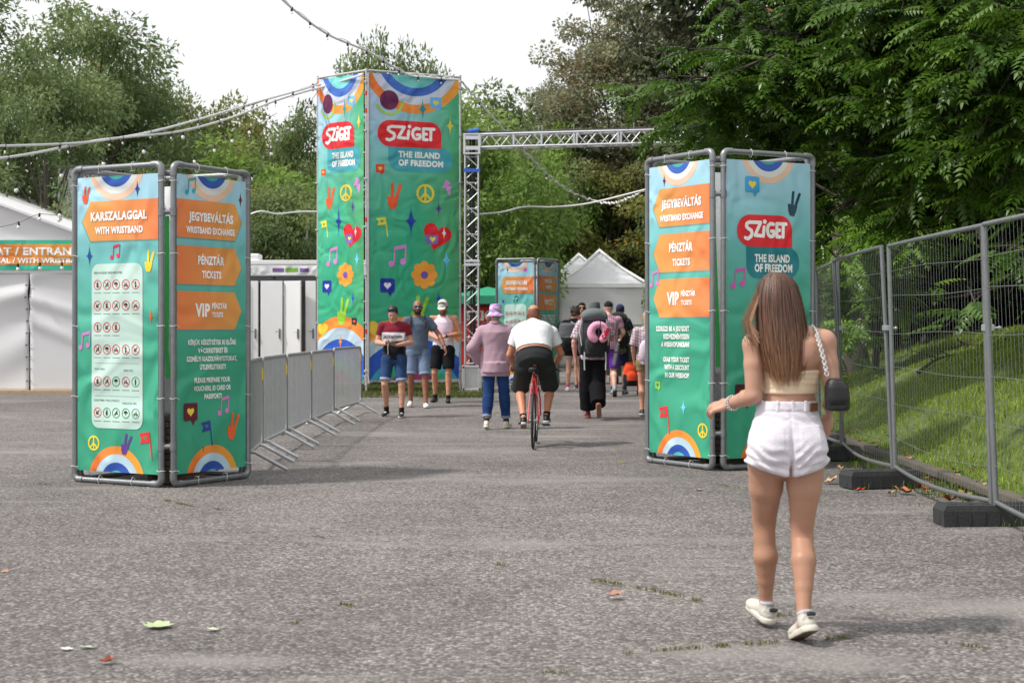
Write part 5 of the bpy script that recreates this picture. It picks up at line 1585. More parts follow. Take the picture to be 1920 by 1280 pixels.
protos['under'] = tree_proto(3, (2.2, 1.8, 1.7), 1.5, 47, (.012, .022, .006), (.034, .054, .013), 70, 230, .16, .05, .3, (.35, .7), 2.0)  # same dark leaf tint, with the hollow's shade in the colour
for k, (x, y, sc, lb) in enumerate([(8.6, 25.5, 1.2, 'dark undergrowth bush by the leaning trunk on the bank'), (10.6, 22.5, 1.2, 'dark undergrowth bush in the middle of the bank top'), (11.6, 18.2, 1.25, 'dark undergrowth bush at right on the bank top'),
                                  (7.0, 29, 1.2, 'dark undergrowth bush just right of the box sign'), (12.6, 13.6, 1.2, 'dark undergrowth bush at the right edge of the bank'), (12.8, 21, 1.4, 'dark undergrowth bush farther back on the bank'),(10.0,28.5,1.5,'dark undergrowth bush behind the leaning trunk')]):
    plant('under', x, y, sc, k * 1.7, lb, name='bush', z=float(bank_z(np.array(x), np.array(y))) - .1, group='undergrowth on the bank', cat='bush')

# ------------------------------------------------------------------ tree of heaven: pinnate leaves hanging over the fence
def pinnate(seed, pairs=7, L=.52):
    'one compound leaf along +X with drooping folded leaflets'
    r_ = random.Random(seed)
    V, F = [], []
    def rach(t): return Vector((L * t, .02 * math.sin(seed + t * 3), -.16 * L * t * t * 1.6 + .06 * L * t))
    def leaflet(base, dirv, nrm, l, w):
        sd_ = dirv.cross(nrm).normalized()
        o = len(V)
        tip = base + dirv * l - nrm * l * .22
        mid = base + dirv * l * .42 - nrm * l * .05
        V.extend([base, mid + sd_ * w + nrm * w * .35, tip, mid - sd_ * w + nrm * w * .35, base + dirv * l * .5 - nrm * l * .04])
        F.extend([(o, o + 1, o + 4, o + 4), (o + 1, o + 2, o + 4, o + 4), (o + 2, o + 3, o + 4, o + 4), (o + 3, o, o + 4, o + 4)])
    for k in range(pairs):
        t = .16 + .8 * k / (pairs - 1)
        sz = (.55 + .45 * math.sin(math.pi * min(1, t + .12))) * r_.uniform(.9, 1.1)
        for s_ in (-1, 1):
            d = Vector((.42 + .25 * t, s_ * 1.0, -.28 + r_.uniform(-.12, .12))).normalized()
            leaflet(rach(t), d, Vector((0, 0, 1)), (.145) * sz, .037 * sz)
    leaflet(rach(.98), Vector((1, 0, -.4)).normalized(), Vector((0, 0, 1)), .10, .022)
    V2 = np.array([tuple(v) for v in V]); F2 = np.array([(f[0], f[1], f[2]) for f in F])
    return V2, F2
pin = [pinnate(s_) for s_ in range(5)]
def heaven(origin, boughs, n_leaf, label, seed, c0=(.036, .088, .009), c1=(.108, .205, .022), trunk=None, size=(.62, 1.0), twig_r=.10):  # default leaf tint lowered to give the canopy its depth of shade
    rd = random.Random(seed)
    e = empty('ailanthus_tree', origin, 0, label, 'tree')
    e.name = 'tree_of_heaven'
    mb = MB()
    if trunk: mb.tube(trunk[0], trunk[1], 10)
    sites = []
    for B in boughs:
        P = [Vector(p) for p in B[0]]
        Q = []
        for a_, b_ in zip(P, P[1:]):
            for q in range(5): Q.append(a_.lerp(b_, q / 5) + Vector((rd.gauss(0, .05), rd.gauss(0, .05), rd.gauss(0, .04))))
        Q.append(P[-1])
        N = len(Q); r0 = B[1]
        mb.tube(Q, [r0 * (1 - .88 * k / (N - 1)) for k in range(N)], 7)
        for _ in range(B[2]):
            k = int(N * rd.uniform(.2, .97)); k = min(k, N - 2)
            b_ = Q[k]; fwd = (Q[k + 1] - Q[k]).normalized()
            d = (fwd * rd.uniform(.1, 1) + Vector((rd.gauss(0, .7), rd.gauss(0, .7), rd.gauss(.1, .45)))).normalized()
            l = rd.uniform(.4, 1.2)
            tip = b_ + d * l + Vector((0, 0, -.12 * l))
            mb.tube([b_, b_.lerp(tip, .5) + Vector((0, 0, .07)), tip], [.013, .009, .005], 4)
            for q in range(rd.randint(7, 12)):
                t = rd.uniform(.3, 1)
                sites.append((b_.lerp(tip, t), d))
    mb.build('trunk', M['twig'], e, True)
    rd.shuffle(sites)
    Vs, Fs, Cs = [], [], []; off = 0
    for p, d in sites[:n_leaf]:
        V, F = pin[rd.randrange(5)]
        az = math.atan2(d.y, d.x) + rd.gauss(0, .9)
        el = rd.gauss(-.25, .32); roll = rd.gauss(0, .35)
        m_ = (Matrix.Rotation(az, 3, 'Z') @ Matrix.Rotation(-el, 3, 'Y') @ Matrix.Rotation(roll, 3, 'X'))
        A = np.array(m_) * rd.uniform(*size)
        Vs.append(V @ A.T + np.array(tuple(p)))
        Fs.append(F + off); off += len(V)
        t = min(max(rd.gauss(.45, .28), 0), 1)
        c = np.asarray(c0) * (1 - t) + np.asarray(c1) * t
        if rd.random() < .001: c = np.array((.38, .09, .02))
        Cs.append(np.tile(c, (len(V), 1)))
    np_mesh('crown', np.concatenate(Vs), np.concatenate(Fs), M['leaf_near'], e, False, np.concatenate(Cs))
    return e
H0 = Vector((8.2, 19.5, 1.9))
def rp(px, py, d): return at(px, py, d) - H0
boughs = []
rdh = random.Random(5)
for (px, py, d, sites) in [(1262, 285, 18, 26), (1310, 270, 18.5, 30), (1350, 150, 17, 36), (1235, 160, 17.5, 34), (1250, 235, 18, 30), (1300, 110, 18, 36), (1330, 245, 19, 32), (1380, 40, 18, 40), (1400, 180, 17.5, 42), (1440, 270, 18.5, 32), (1470, 100, 17, 42),
                           (1520, 10, 17.5, 42), (1540, 210, 16.5, 42), (1590, 120, 16.5, 46), (1600, 310, 17, 34), (1640, 20, 16, 42), (1690, 200, 15.5, 46), (1720, 330, 15.8, 28), (1750, 80, 15, 46), (1800, 250, 14.8, 40),
                           (1850, 20, 14.5, 42), (1890, 150, 14, 46), (1930, 280, 14, 36), (1880, 340, 15, 20), (1960, 60, 13.6, 30), (1700, -60, 16, 30), (1450, -60, 17.5, 30), (1560, -90, 17, 25), (1850, -80, 15, 25), (1760, 420, 15.5, 6), (1560, 400, 18, 16), (1640, 440, 18, 14)]:
    tip = rp(px, py, d)
    st = Vector((rdh.uniform(-.3, .3), rdh.uniform(-.3, .3), rdh.uniform(1.8, 4.4)))
    m_ = st.lerp(tip, .5) + Vector((0, 0, .6))
    boughs.append(([st, m_, tip], .055, sites))
heaven(H0, boughs, 10500, 'large tree with long pinnate leaves overhanging the fence at upper right', 11,
       trunk=([(0, 0, -.2), (.05, .05, 1.5), (-.1, 0, 3.2), (.1, .1, 5.2), (.0, 0, 7)], [.26, .22, .19, .13, .05]))
# low leafy sprays seen through the fence near the box sign
H1 = Vector((6.0, 23.5, 1.0))
b1 = []
for (px, py, d, n_) in [(1560, 470, 22, 12), (1600, 530, 22, 14), (1545, 600, 22.5, 12), (1640, 480, 22, 10), (1580, 420, 22.5, 14), (1620, 580, 22, 5), (1690, 450, 21.5, 8), (1540, 520, 23, 12), (1660, 400, 21.5, 10)]:
    b1.append(([Vector((0, 0, .6)), (at(px, py, d) - H1) * .5 + Vector((0, 0, .5)), at(px, py, d) - H1], .03, n_))
heaven(H1, b1, 620, 'young sapling with bright pinnate leaves behind the fence beside the box sign', 17, c0=(.09, .19, .014), c1=(.19, .34, .03),
       trunk=([(0, 0, -.3), (.05, 0, .8), (0, .1, 1.8)], [.06, .05, .02]), size=(.6, 1.0))
H2 = Vector((6.9, 13.5, 1.2))
b2 = []
for (px, py, d, n_) in [(1765, 560, 13.5, 3), (1900, 480, 13, 8), (1915, 560, 13, 6), (1930, 420, 13.2, 5)]:
    b2.append(([Vector((0, 0, .8)), (at(px, py, d) - H2) * .5 + Vector((0, 0, .55)), at(px, py, d) - H2], .022, n_))
heaven(H2, b2, 90, 'thin sapling with a few hanging leaf sprays close behind the near fence panel', 19, trunk=([(0, 0, -.2), (.02, 0, .6), (0, .05, 1.4)], [.03, .025, .012]), size=(.6, .9))
# leaning bare trunk and grey limb
mb = MB(); rt = random.Random(3)
mb.tube([(0, 0, -.2), (-.05, 0, .5), (-.18, .05, 1.3), (-.22, .1, 2.4), (-.1, .1, 3.6), (.1, .1, 5)], [.30, .24, .20, .18, .15, .1], 12)
for k in range(9):
    z = rt.uniform(1.2, 3.4); a_ = rt.uniform(0, 6.28)
    mb.tube([(-.2, .1, z), (-.2 + .7 * math.cos(a_), .1 + .4 * math.sin(a_), z + rt.uniform(.1, .6)), (-.2 + 1.5 * math.cos(a_), .1 + .9 * math.sin(a_), z + rt.uniform(-.2, .7))], [.04, .025, .008], 6)
e = empty('bare_tree', (6.05, 25.0, float(bank_z(np.array(6.05), np.array(25.)))), 0, 'gnarled bare trunk standing on the bank seen through the fence', 'tree')
o = mb.build('trunk', M['bark'], e, True)
# grey limb crossing the sky at the top
e = empty('leaning_tree', (atx(1450, 30), 30, .3), 0, 'tree with a bare grey limb leaning left across the sky at top right', 'tree')
B0 = Vector((atx(1450, 30), 30, .3))
mb = MB(); mb.tube([Vector((0, 0, 0)), Vector((.1, 0, 2.5)), at(1400, 180, 30) - B0, at(1320, 85, 29.8) - B0, at(1255, 5, 29.6) - B0, at(1225, -60, 29.5) - B0], [.22, .19, .15, .13, .11, .06], 10)
for a_, b_, c in (((1262, 10), (1240, 30), (1215, 60)), ((1290, 45), (1310, 10), (1330, -30)), ((1340, 110), (1330, 60), (1350, 10)), ((1250, 0), (1225, 10), (1200, 40))):
    mb.tube([at(*a_, 29.7) - B0, at(*b_, 29.6) - B0, at(*c, 29.5) - B0], [.05, .03, .01], 6)
mb.build('trunk', M['bark'], e, True)
V, F, Cc, _ = leaf_cloud(34, 120, (1.5, .9, .9), .12, 'flat', 77, (.05, .06, .03), (.11, .12, .06), .5, (.25, .5), 2.2)
np_mesh('crown', V + np.array(tuple(at(1290, 25, 29.8) - B0)), F, M['leaf'], e, False, Cc)

# fallen branches lying on the bank
def branch(px0, py0, px1, py1, label, r=.02):
    def onbank(px, py):
        dx_ = (px - 960) / FPX; dz = -(py - HOR) / FPX
        for d in np.arange(9, 34, .05):
            x = dx_ * d
            if CAMZ + dz * d <= float(bank_z(np.array(x), np.array(d))) and x > float(curb_x(d)): return Vector((x, d, float(bank_z(np.array(x), np.array(d)))))
        return Vector((dx_ * 20, 20, float(bank_z(np.array(dx_ * 20), np.array(20.)))))
    A, B = onbank(px0, py0), onbank(px1, py1)
    mb = MB(); rb_ = random.Random(px0)
    Q = [A.lerp(B, t) + Vector((0, 0, .03 + .06 * math.sin(t * 3.1))) - A for t in np.linspace(0, 1, 8)]
    mb.tube(Q, [r * (1 - .08 * k) for k in range(8)], 6)
    for k in range(4):
        q = Q[rb_.randrange(2, 7)]; mb.tube([q, q + Vector((rb_.gauss(0, .15), rb_.gauss(0, .1), rb_.uniform(.05, .25)))], [r * .5, r * .2], 5)
    o = mb.build('fallen_branch', M['twig'], None, True); o.location = A; tag(o, label, 'branch', 'dead branches lying on the bank')
branch(1580, 660, 1640, 640, 'thin dead branch on the grass beside the woman shoulder, by the trunk')
branch(1720, 612, 1790, 596, 'dead branch lying high on the bank behind the middle panel', .03)
branch(1780, 660, 1850, 655, 'dead branch in the shade on the bank left of the near post', .03)
branch(1885, 640, 1915, 600, 'forked dead branch at the right edge of the bank', .02)
# ------------------------------------------------------------------ bodies: distance fields turned into one continuous skin
def _seg(P, a, b, ra, rb):
    a, b = np.asarray(a, np.float32), np.asarray(b, np.float32)
    ab = b - a; L2 = float(ab @ ab) + 1e-12
    t = np.clip(((P - a) @ ab) / L2, 0, 1)
    return np.linalg.norm(P - a - t[..., None] * ab, axis=-1) - (ra + (rb - ra) * t)

class Field:
    'union of simple solids with soft joins, sampled on a grid'
    def __init__(s): s.pr = []; s.cut = []
    def cone(s, a, b, ra, rb=None, k=.02):
        rb = ra if rb is None else rb
        s.pr.append(('c', tuple(a), tuple(b), ra, rb, k)); return s
    def flat(s, a, b, ra, rb=None, k=.02):
        'tapered tube with square ends (sleeves, trouser legs)'
        rb = ra if rb is None else rb
        s.pr.append(('f', tuple(a), tuple(b), ra, rb, k)); return s
    def limb(s, pts, rs, k=.015):
        for i_ in range(len(pts) - 1): s.cone(pts[i_], pts[i_ + 1], rs[i_], rs[i_ + 1], k)
        return s
    def ell(s, c, r, rot=None, k=.02):
        s.pr.append(('e', tuple(c), tuple(r), None if rot is None else np.array(rot, np.float32), k)); return s
    def loft(s, o, ax, secs, k=.02):
        'stack of ellipses: o origin, ax=(right, forward, up), secs=(h, rx, ry, dx, dy)'
        s.pr.append(('l', tuple(o), tuple(np.array(tuple(a), np.float32) for a in ax), secs, k)); return s
    def plane(s, p, n):
        'keep the side that n points away from'
        s.cut.append((np.asarray(tuple(p), np.float32), np.asarray(tuple(Vector(n).normalized()), np.float32))); return s
    def bounds(s):
        lo, hi = [], []
        for p in s.pr:
            if p[0] in 'cf':
                r = max(p[3], p[4]); a, b = np.array(p[1]), np.array(p[2]); lo.append(np.minimum(a, b) - r); hi.append(np.maximum(a, b) + r)
            elif p[0] == 'e':
                r = max(p[2]) if p[3] is not None else np.array(p[2]); lo.append(np.array(p[1]) - r); hi.append(np.array(p[1]) + r)
            else:
                pts = []
                for h, rx, ry, dx, dy in p[3]:
                    c = np.array(p[1]) + p[2][2] * h + p[2][0] * dx + p[2][1] * dy
                    for sx in (-1, 1):
                        for sy in (-1, 1): pts.append(c + p[2][0] * rx * sx + p[2][1] * ry * sy)
                lo.append(np.min(pts, 0)); hi.append(np.max(pts, 0))
        return lo, hi
    def mesh(s, vox, noise=None, infl=0.0, wob=None):
        lo, hi = s.bounds()
        pad = .03 + infl + vox * 2
        L, H = np.min(lo, 0) - pad, np.max(hi, 0) + pad
        n = np.ceil((H - L) / vox).astype(int) + 1
        D = np.full(n, .2, np.float32)
        ax = [(L[q] + np.arange(n[q]) * vox).astype(np.float32) for q in range(3)]
        for p, l, h in zip(s.pr, lo, hi):
            k = p[-1]
            m = pad + k + .03
            i0 = np.clip(((l - m - L) / vox).astype(int), 0, n); i1 = np.clip(((h + m - L) / vox).astype(int) + 2, 0, n)
            sl = tuple(slice(i0[q], i1[q]) for q in range(3))
            G = np.stack(np.meshgrid(*[ax[q][sl[q]] for q in range(3)], indexing='ij'), -1)
            if p[0] == 'c': d = _seg(G, p[1], p[2], p[3], p[4])
            elif p[0] == 'f':
                a, b = np.array(p[1], np.float32), np.array(p[2], np.float32); ab = b - a; Ls = float(np.linalg.norm(ab)); u = ab / Ls
                hh = (G - a) @ u; t = np.clip(hh / Ls, 0, 1)
                rad = np.sqrt(np.maximum(np.sum((G - a) ** 2, -1) - hh ** 2, 0))
                d = np.maximum(rad - (p[3] + (p[4] - p[3]) * t), np.maximum(-hh, hh - Ls))
            elif p[0] == 'e':
                Q = G - np.array(p[1], np.float32)
                if p[3] is not None: Q = Q @ p[3]
                r = np.array(p[2], np.float32)
                k0 = np.linalg.norm(Q / r, axis=-1); k1 = np.linalg.norm(Q / (r * r), axis=-1)
                d = k0 * (k0 - 1) / np.maximum(k1, 1e-6)
            else:
                Q = G - np.array(p[1], np.float32)
                hh = Q @ p[2][2]; x = Q @ p[2][0]; y = Q @ p[2][1]
                S = np.array(p[3], np.float32)
                it = [np.interp(hh, S[:, 0], S[:, q]) for q in range(1, 5)]
                rx, ry = np.maximum(it[0], .004), np.maximum(it[1], .004)
                qx, qy = (x - it[2]) / rx, (y - it[3]) / ry
                k0 = np.sqrt(qx * qx + qy * qy); k1 = np.sqrt((qx / rx) ** 2 + (qy / ry) ** 2)
                d = k0 * (k0 - 1) / np.maximum(k1, 1e-6)
                d = np.maximum(d, np.maximum(S[0, 0] - hh, hh - S[-1, 0]))
            A = D[sl]
            if k > 0:
                e = np.clip(.5 + .5 * (A - d) / k, 0, 1)
                D[sl] = A + (d - A) * e - k * e * (1 - e)
            else: D[sl] = np.minimum(A, d)
        D -= infl
        need = noise or wob or s.cut
        if need:
            G = np.stack(np.meshgrid(*ax, indexing='ij'), -1)
            if noise:
                amp, fr, sd_ = noise
                r_ = np.random.default_rng(sd_)
                w = np.zeros(n, np.float32)
                for q in range(7):
                    v = r_.normal(size=3).astype(np.float32); v = v / np.linalg.norm(v) * fr * (1 + .35 * q)
                    w += np.sin(G @ v + r_.uniform(0, 6.3) + 1.4 * np.sin(G @ np.roll(v, 1) * .6)) / (1 + .3 * q)
                D += amp * w / 2.2
            if wob is not None: D += wob(G)
            for p, nn in s.cut: D = np.maximum(D, (G - p) @ nn)
        return surface_nets(D, L, vox)

def surface_nets(D, L, vox):
    ins = D < 0
    nx_, ny_, nz_ = D.shape
    c = np.zeros((nx_ - 1, ny_ - 1, nz_ - 1), np.int8)
    for i_ in (0, 1):
        for j_ in (0, 1):
            for k_ in (0, 1): c += ins[i_:nx_ - 1 + i_, j_:ny_ - 1 + j_, k_:nz_ - 1 + k_]
    act = (c > 0) & (c < 8)
    idx = np.argwhere(act)
    vid = np.full(act.shape, -1, np.int32); vid[act] = np.arange(len(idx))
    acc = np.zeros((len(idx), 3)); cnt = np.zeros((len(idx), 1))
    I, J_, K = idx.T
    cor = [(a, b, e) for a in (0, 1) for b in (0, 1) for e in (0, 1)]
    val = {q: D[I + q[0], J_ + q[1], K + q[2]] for q in cor}
    for q in cor:
        for axn in range(3):
            if q[axn] == 1: continue
            r = list(q); r[axn] = 1; r = tuple(r)
            a, b = val[q], val[r]
            m = (a < 0) != (b < 0)
            t = np.where(m, a / np.where(m, a - b, 1), 0)
            p = np.tile(np.array(q, float), (len(idx), 1)); p[:, axn] = t
            acc += p * m[:, None]; cnt += m[:, None]
    V = (idx + acc / cnt) * vox + L
    F = []
    for axn in range(3):
        sl0 = [slice(None)] * 3; sl1 = [slice(None)] * 3
        sl0[axn] = slice(0, -1); sl1[axn] = slice(1, None)
        a, b = ins[tuple(sl0)], ins[tuple(sl1)]
        e = np.argwhere(a != b)
        o1, o2 = [q for q in range(3) if q != axn]
        ok = (e[:, o1] > 0) & (e[:, o2] > 0) & (e[:, o1] < D.shape[o1] - 1) & (e[:, o2] < D.shape[o2] - 1)
        e = e[ok]
        def at_(d1, d2):
            q = e.copy(); q[:, o1] -= d1; q[:, o2] -= d2
            return vid[q[:, 0], q[:, 1], q[:, 2]]
        f = np.stack([at_(1, 1), at_(0, 1), at_(0, 0), at_(1, 0)], 1)
        flip = ~a[e[:, 0], e[:, 1], e[:, 2]]
        if axn == 1: flip = ~flip
        f[flip] = f[flip][:, ::-1]
        F.append(f)
    return V, np.concatenate(F)

def fmesh(name, fld, vox, mat, parent, col, noise=None, infl=0.0, wob=None):
    'col: colour triple (sRGB) or function(V)->linear colours'
    V, F = fld.mesh(vox, noise, infl, wob)
    # one light relaxation keeps the skin even
    cols = col(V) if callable(col) else np.tile(np.array(lin(col)), (len(V), 1))
    return np_mesh(name, V, F, M[mat], parent, True, cols)

def v3(*a): return Vector(a)
def basis(fwd, up=Vector((0, 0, 1))):
    f = Vector(fwd).normalized(); r = f.cross(up)
    r = r.normalized() if r.length > 1e-5 else Vector((1, 0, 0))
    u = r.cross(f)
    return r, f, u

def hand_field(F, wrist, d, palm, side, s=1.0, curl=.5, spread=.12, thumb=.6, k=.006):
    """wrist point, d = direction of the hand, palm = direction the palm faces, side = towards the thumb;
    five separate fingers of unequal length, each with two knuckle bends"""
    d = Vector(d).normalized(); palm = Vector(palm); palm = (palm - d * palm.dot(d)).normalized()
    sd_ = Vector(side); sd_ = (sd_ - d * sd_.dot(d) - palm * sd_.dot(palm)).normalized()
    w = Vector(wrist)
    kn = []
    for q, off in enumerate((.030, .010, -.010, -.029)):
        kp = w + d * (.088 - .004 * abs(q - 1)) * s + sd_ * off * s
        F.cone(w + sd_ * off * .55 * s, kp, .0135 * s, .0105 * s, .012 * s)
        kn.append(kp)
    F.ell(w + d * .045 * s + palm * .004 * s, (.036 * s, .046 * s, .017 * s), Matrix((sd_, d, palm)).transposed(), .01 * s)
    for q, (kp, L) in enumerate(zip(kn, (.072, .080, .074, .058))):
        a = (curl + .08 * q) * .9
        dd = (d + sd_ * spread * (1.2 - .8 * q)).normalized()
        p = kp
        for m_, (f, r) in enumerate(((.45, .0098), (.32, .0088), (.27, .0078))):
            ang = a * (.7, 1.7, 2.4)[m_]
            dr = dd * math.cos(ang) + palm * math.sin(ang)
            e = p + dr * L * f * s
            F.cone(p, e, r * s, (r - .0007) * s, k * s * .4); p = e
    # thumb leaves the side of the palm near its base
    t0 = w + d * .018 * s + sd_ * .022 * s
    t1 = t0 + (d * .65 + sd_ * .75 + palm * .25).normalized() * .042 * s
    t2 = t1 + (d * .9 + sd_ * (.45 - .5 * thumb) + palm * (.15 + .5 * thumb)).normalized() * .034 * s
    t3 = t2 + (d * .95 + sd_ * (.2 - .6 * thumb) + palm * (.2 + .6 * thumb)).normalized() * .027 * s
    F.cone(t0, t1, .0155 * s, .0115 * s, .008 * s); F.cone(t1, t2, .0108 * s, .0098 * s, .003 * s); F.cone(t2, t3, .0096 * s, .008 * s, .003 * s)
    return t3

def head_field(F, c, fwd, up=Vector((0, 0, 1)), s=1.0, jaw=1.0):
    'c = middle of the skull; 23 cm tall'
    r, f, u = basis(fwd, up)
    A = Matrix((r, f, u)).transposed()
    c = Vector(c)
    P = lambda x, y, z: c + (r * x + f * y + u * z) * s
    F.ell(P(0, -.012, .030), (.074 * s, .094 * s, .086 * s), A, .02)
    F.ell(P(0, .022, -.030), (.062 * s, .068 * s, .080 * s), A, .03)
    F.ell(P(0, .048, -.082), (.036 * s * jaw, .034 * s, .028 * s), A, .03)
    F.cone(P(-.052, .02, -.05), P(-.028, .06, -.085), .018 * s, .014 * s, .02); F.cone(P(.052, .02, -.05), P(.028, .06, -.085), .018 * s, .014 * s, .02)
    F.cone(P(0, .082, .008), P(0, .108, -.030), .008 * s, .0135 * s, .012)     # nose
    F.cone(P(-.012, .094, -.034), P(.012, .094, -.034), .009 * s, .009 * s, .008)
    F.cone(P(-.036, .080, .020), P(.036, .080, .020), .012 * s, .012 * s, .012)    # brow
    F.cone(P(-.018, .082, -.062), P(.018, .082, -.062), .0085 * s, .0085 * s, .008)    # lips
    F.cone(P(-.030, .066, -.018), P(-.044, .056, -.020), .018 * s, .016 * s, .02); F.cone(P(.030, .066, -.018), P(.044, .056, -.020), .018 * s, .016 * s, .02)
    for sx in (-1, 1):
        F.ell(P(sx * .079, -.008, -.008), (.010 * s, .020 * s, .031 * s), A, .006)
    return P, A

def face_parts(parent, P, s=1.0, shut=False, lip=(150, 85, 80), brow=(45, 32, 25), eyes=True):
    if eyes:
        for sx in (-1, 1):
            mb = MB(); mb.ball(P(sx * .031, .078, .004), .0125 * s, 8, 6); mb.build('eye', M['eye'], parent, True)
            mb = MB(); mb.ball(P(sx * .031, .0885, .003), .0055 * s, 6, 4); mb.build('iris', M['dark'], parent, True)
    for sx in (-1, 1):
        mb = MB(); mb.tube([P(sx * .014, .094, .024), P(sx * .032, .093, .030), P(sx * .050, .080, .024)], [.004 * s, .005 * s, .003 * s], 6)
        mb.build('eyebrow', M['hair'], parent, True, [lin(brow)] * len(mb.v))
    mb = MB(); mb.tube([P(-.024, .085, -.061), P(0, .0925, -.060), P(.024, .085, -.061)], [.003 * s, .0065 * s, .003 * s], 6); mb.build('mouth', M['skin'], parent, True, [lin(lip)] * len(mb.v))

M['eye'] = plain('eye_white', (.75, .73, .70), .2)
M['lens'] = plain('mirrored_lens', (.02, .16, .42), .08, .85, .1)
M['dark_lens'] = plain('dark_lens', (.02, .02, .025), .1, .3, .1)

def sunglasses(parent, P, s=1.0, mat='lens', z=.004, y=.098):
    mb = MB()
    for sx in (-1, 1):
        c = P(sx * .034, y - .004, z); n = 12
        ring = [P(sx * .034 + .030 * math.cos(2 * math.pi * q / n), y - .004 - .35 * abs(sx * .034 + .030 * math.cos(2 * math.pi * q / n)) ** 1.5 * 2, z + .022 * math.sin(2 * math.pi * q / n)) for q in range(n)]
        bk_ = [p + (P(0, -.006, 0) - P(0, 0, 0)) for p in ring]
        mb.add(ring + bk_, [tuple(range(n)), tuple(range(2 * n - 1, n - 1, -1))] + [(q, (q + 1) % n, n + (q + 1) % n, n + q) for q in range(n)])
    g = mb.build('sunglasses', M[mat], parent)
    mb = MB(); mb.tube([P(-.006, y, z + .006), P(.006, y, z + .006)], .003 * s, 5)
    for sx in (-1, 1): mb.tube([P(sx * .064, y - .02, z + .008), P(sx * .079, .05, z + .006), P(sx * .082, -.01, z + .006)], .003 * s, 5)
    mb.build('frame', M['dark'], g)

def foot_field(F, ankle, toe_dir, s=1.0, up=Vector((0, 0, 1)), w=1.0):
    'shoe solid: ankle joint 8 cm above the sole'
    r, f, u = basis(toe_dir, up)
    a = Vector(ankle)
    P = lambda x, y, z: a + (r * x + f * y + u * z) * s
    A = Matrix((r, f, u)).transposed()
    F.ell(P(0, -.030, -.045), (.036 * w * s, .046 * s, .040 * s), A, .012)
    F.cone(P(0, -.01, -.035), P(.004, .085, -.052), .036 * s, .030 * s, .02)
    F.ell(P(.004, .105, -.056), (.043 * w * s, .066 * s, .030 * s), A, .02)
    F.cone(P(0, -.012, -.01), P(0, -.015, .012), .036 * s, .037 * s, .01)
    F.plane(P(0, 0, .012), u); F.plane(P(0, 0, -.080), -u)
    return P, (r, f, u)
def sole_field(F, P, s=1.0, w=1.0):
    a, b = P(0, 0, -.085), P(0, 0, -.062)
    F.cone(P(0, -.038, -.072), P(.002, .04, -.072), .040 * s * w, .038 * s * w, .01)
    F.cone(P(.002, .04, -.072), P(.006, .118, -.072), .038 * s * w, .043 * s * w, .01)
    F.plane(P(0, 0, -.088), a - b); F.plane(P(0, 0, -.058), b - a)

def shoe(parent, ankle, toe_dir, s, up, col, solecol, vox=.006, name='shoe', back=None, w=1.0, lace=None):
    F = Field(); P, (r, f, u) = foot_field(F, ankle, toe_dir, s, up, w)
    def colf(V):
        c = np.tile(np.array(lin(col)), (len(V), 1))
        X = V - np.array(tuple(Vector(ankle)))
        y = X @ np.array(tuple(f)) / s; z = X @ np.array(tuple(u)) / s; x = X @ np.array(tuple(r)) / s
        if back is not None: c[(y < -.045) & (z > -.035)] = lin(back)
        if lace is not None: c[(abs(x) < .018) & (y > .02) & (y < .09) & (z > -.05)] = lin(lace)
        return c
    o = fmesh(name, F, vox, 'plastic', parent, colf)
    S = Field(); sole_field(S, P, s, w)
    def sc(V):
        c = np.tile(np.array(lin(solecol)), (len(V), 1))
        z = (V - np.array(tuple(Vector(ankle)))) @ np.array(tuple(u)) / s
        c[z < -.0862] = np.array(lin((110, 90, 70))) if sum(solecol) > 300 else np.array(lin((60, 45, 38)))
        return c
    fmesh('sole', S, vox, 'plastic', o, sc)
    return o
# ------------------------------------------------------------------ the walking woman in the foreground
WY = 6.6
wroot = empty('person', (atx(1475, WY), WY, 0), 0, 'woman with long brown hair, cream bandeau top and white denim shorts walking away in the foreground', 'person')
wroot['label'] = 'woman with long brown hair, bandeau top and white shorts walking away in the foreground'
def wp(px, py, y=0.0):
    'photo pixel to the woman\'s own space at depth offset y'
    d = WY + y
    return Vector((atx(px, d) - atx(1475, WY), y, CAMZ - (py - HOR) / FPX * d))
UPZ = Vector((0, 0, 1))
AXW = (Vector((1, 0, 0)), Vector((0, 1, 0)), Vector((0, 0, 1)))
def tor(e=0.0):
    return [(-.34, .06 + e, .06 + e, 0, 0), (-.28, .165 + e, .105 + e, 0, -.01), (-.22, .182 + e, .122 + e, 0, -.015), (-.14, .178 + e, .118 + e, .002, -.008), (-.06, .150 + e, .098 + e, .004, 0),
            (.0, .124 + e, .082 + e, .008, .006), (.06, .119 + e, .082 + e, .014, .006), (.14, .127 + e, .092 + e, .02, .004), (.22, .138 + e, .10 + e, .02, 0), (.28, .145 + e, .092 + e, .016, -.008),
            (.33, .115 + e, .07 + e, .01, -.012), (.37, .06 + e, .055 + e, .0, -.01), (.40, .046, .05, -.012, 0)]
WO = Vector((0, 0, 1.07))
shL, shR = wp(1414, 645, -.01), wp(1546, 640, -.01)
elL, wrL = wp(1413, 742, -.04), wp(1368, 757, .13)
elR, wrR = wp(1562, 742, -.05), wp(1546, 812, .10)
hipL, hipR = Vector((-.088, .01, .86)), Vector((.088, -.01, .86))
knL, anL = wp(1433, 1000, .16), wp(1436, 1128, .20)
knR, anR = wp(1504, 1002, .02), wp(1507, 1152, -.17)
hc = wp(1461, 562, .02)
B = Field()
B.loft(WO, AXW, tor(), .02)
for s_ in (-1, 1): B.ell(Vector((s_ * .078, -.075, .855)), (.092, .07, .095), None, .04)
B.cone((-.012, .0, 1.44), hc + Vector((0, -.01, -.06)), .052, .048, .03)
B.cone(shL + Vector((.10, .01, .035)), shL, .045, .052, .03); B.cone(shR + Vector((-.10, .01, .035)), shR, .045, .052, .03)
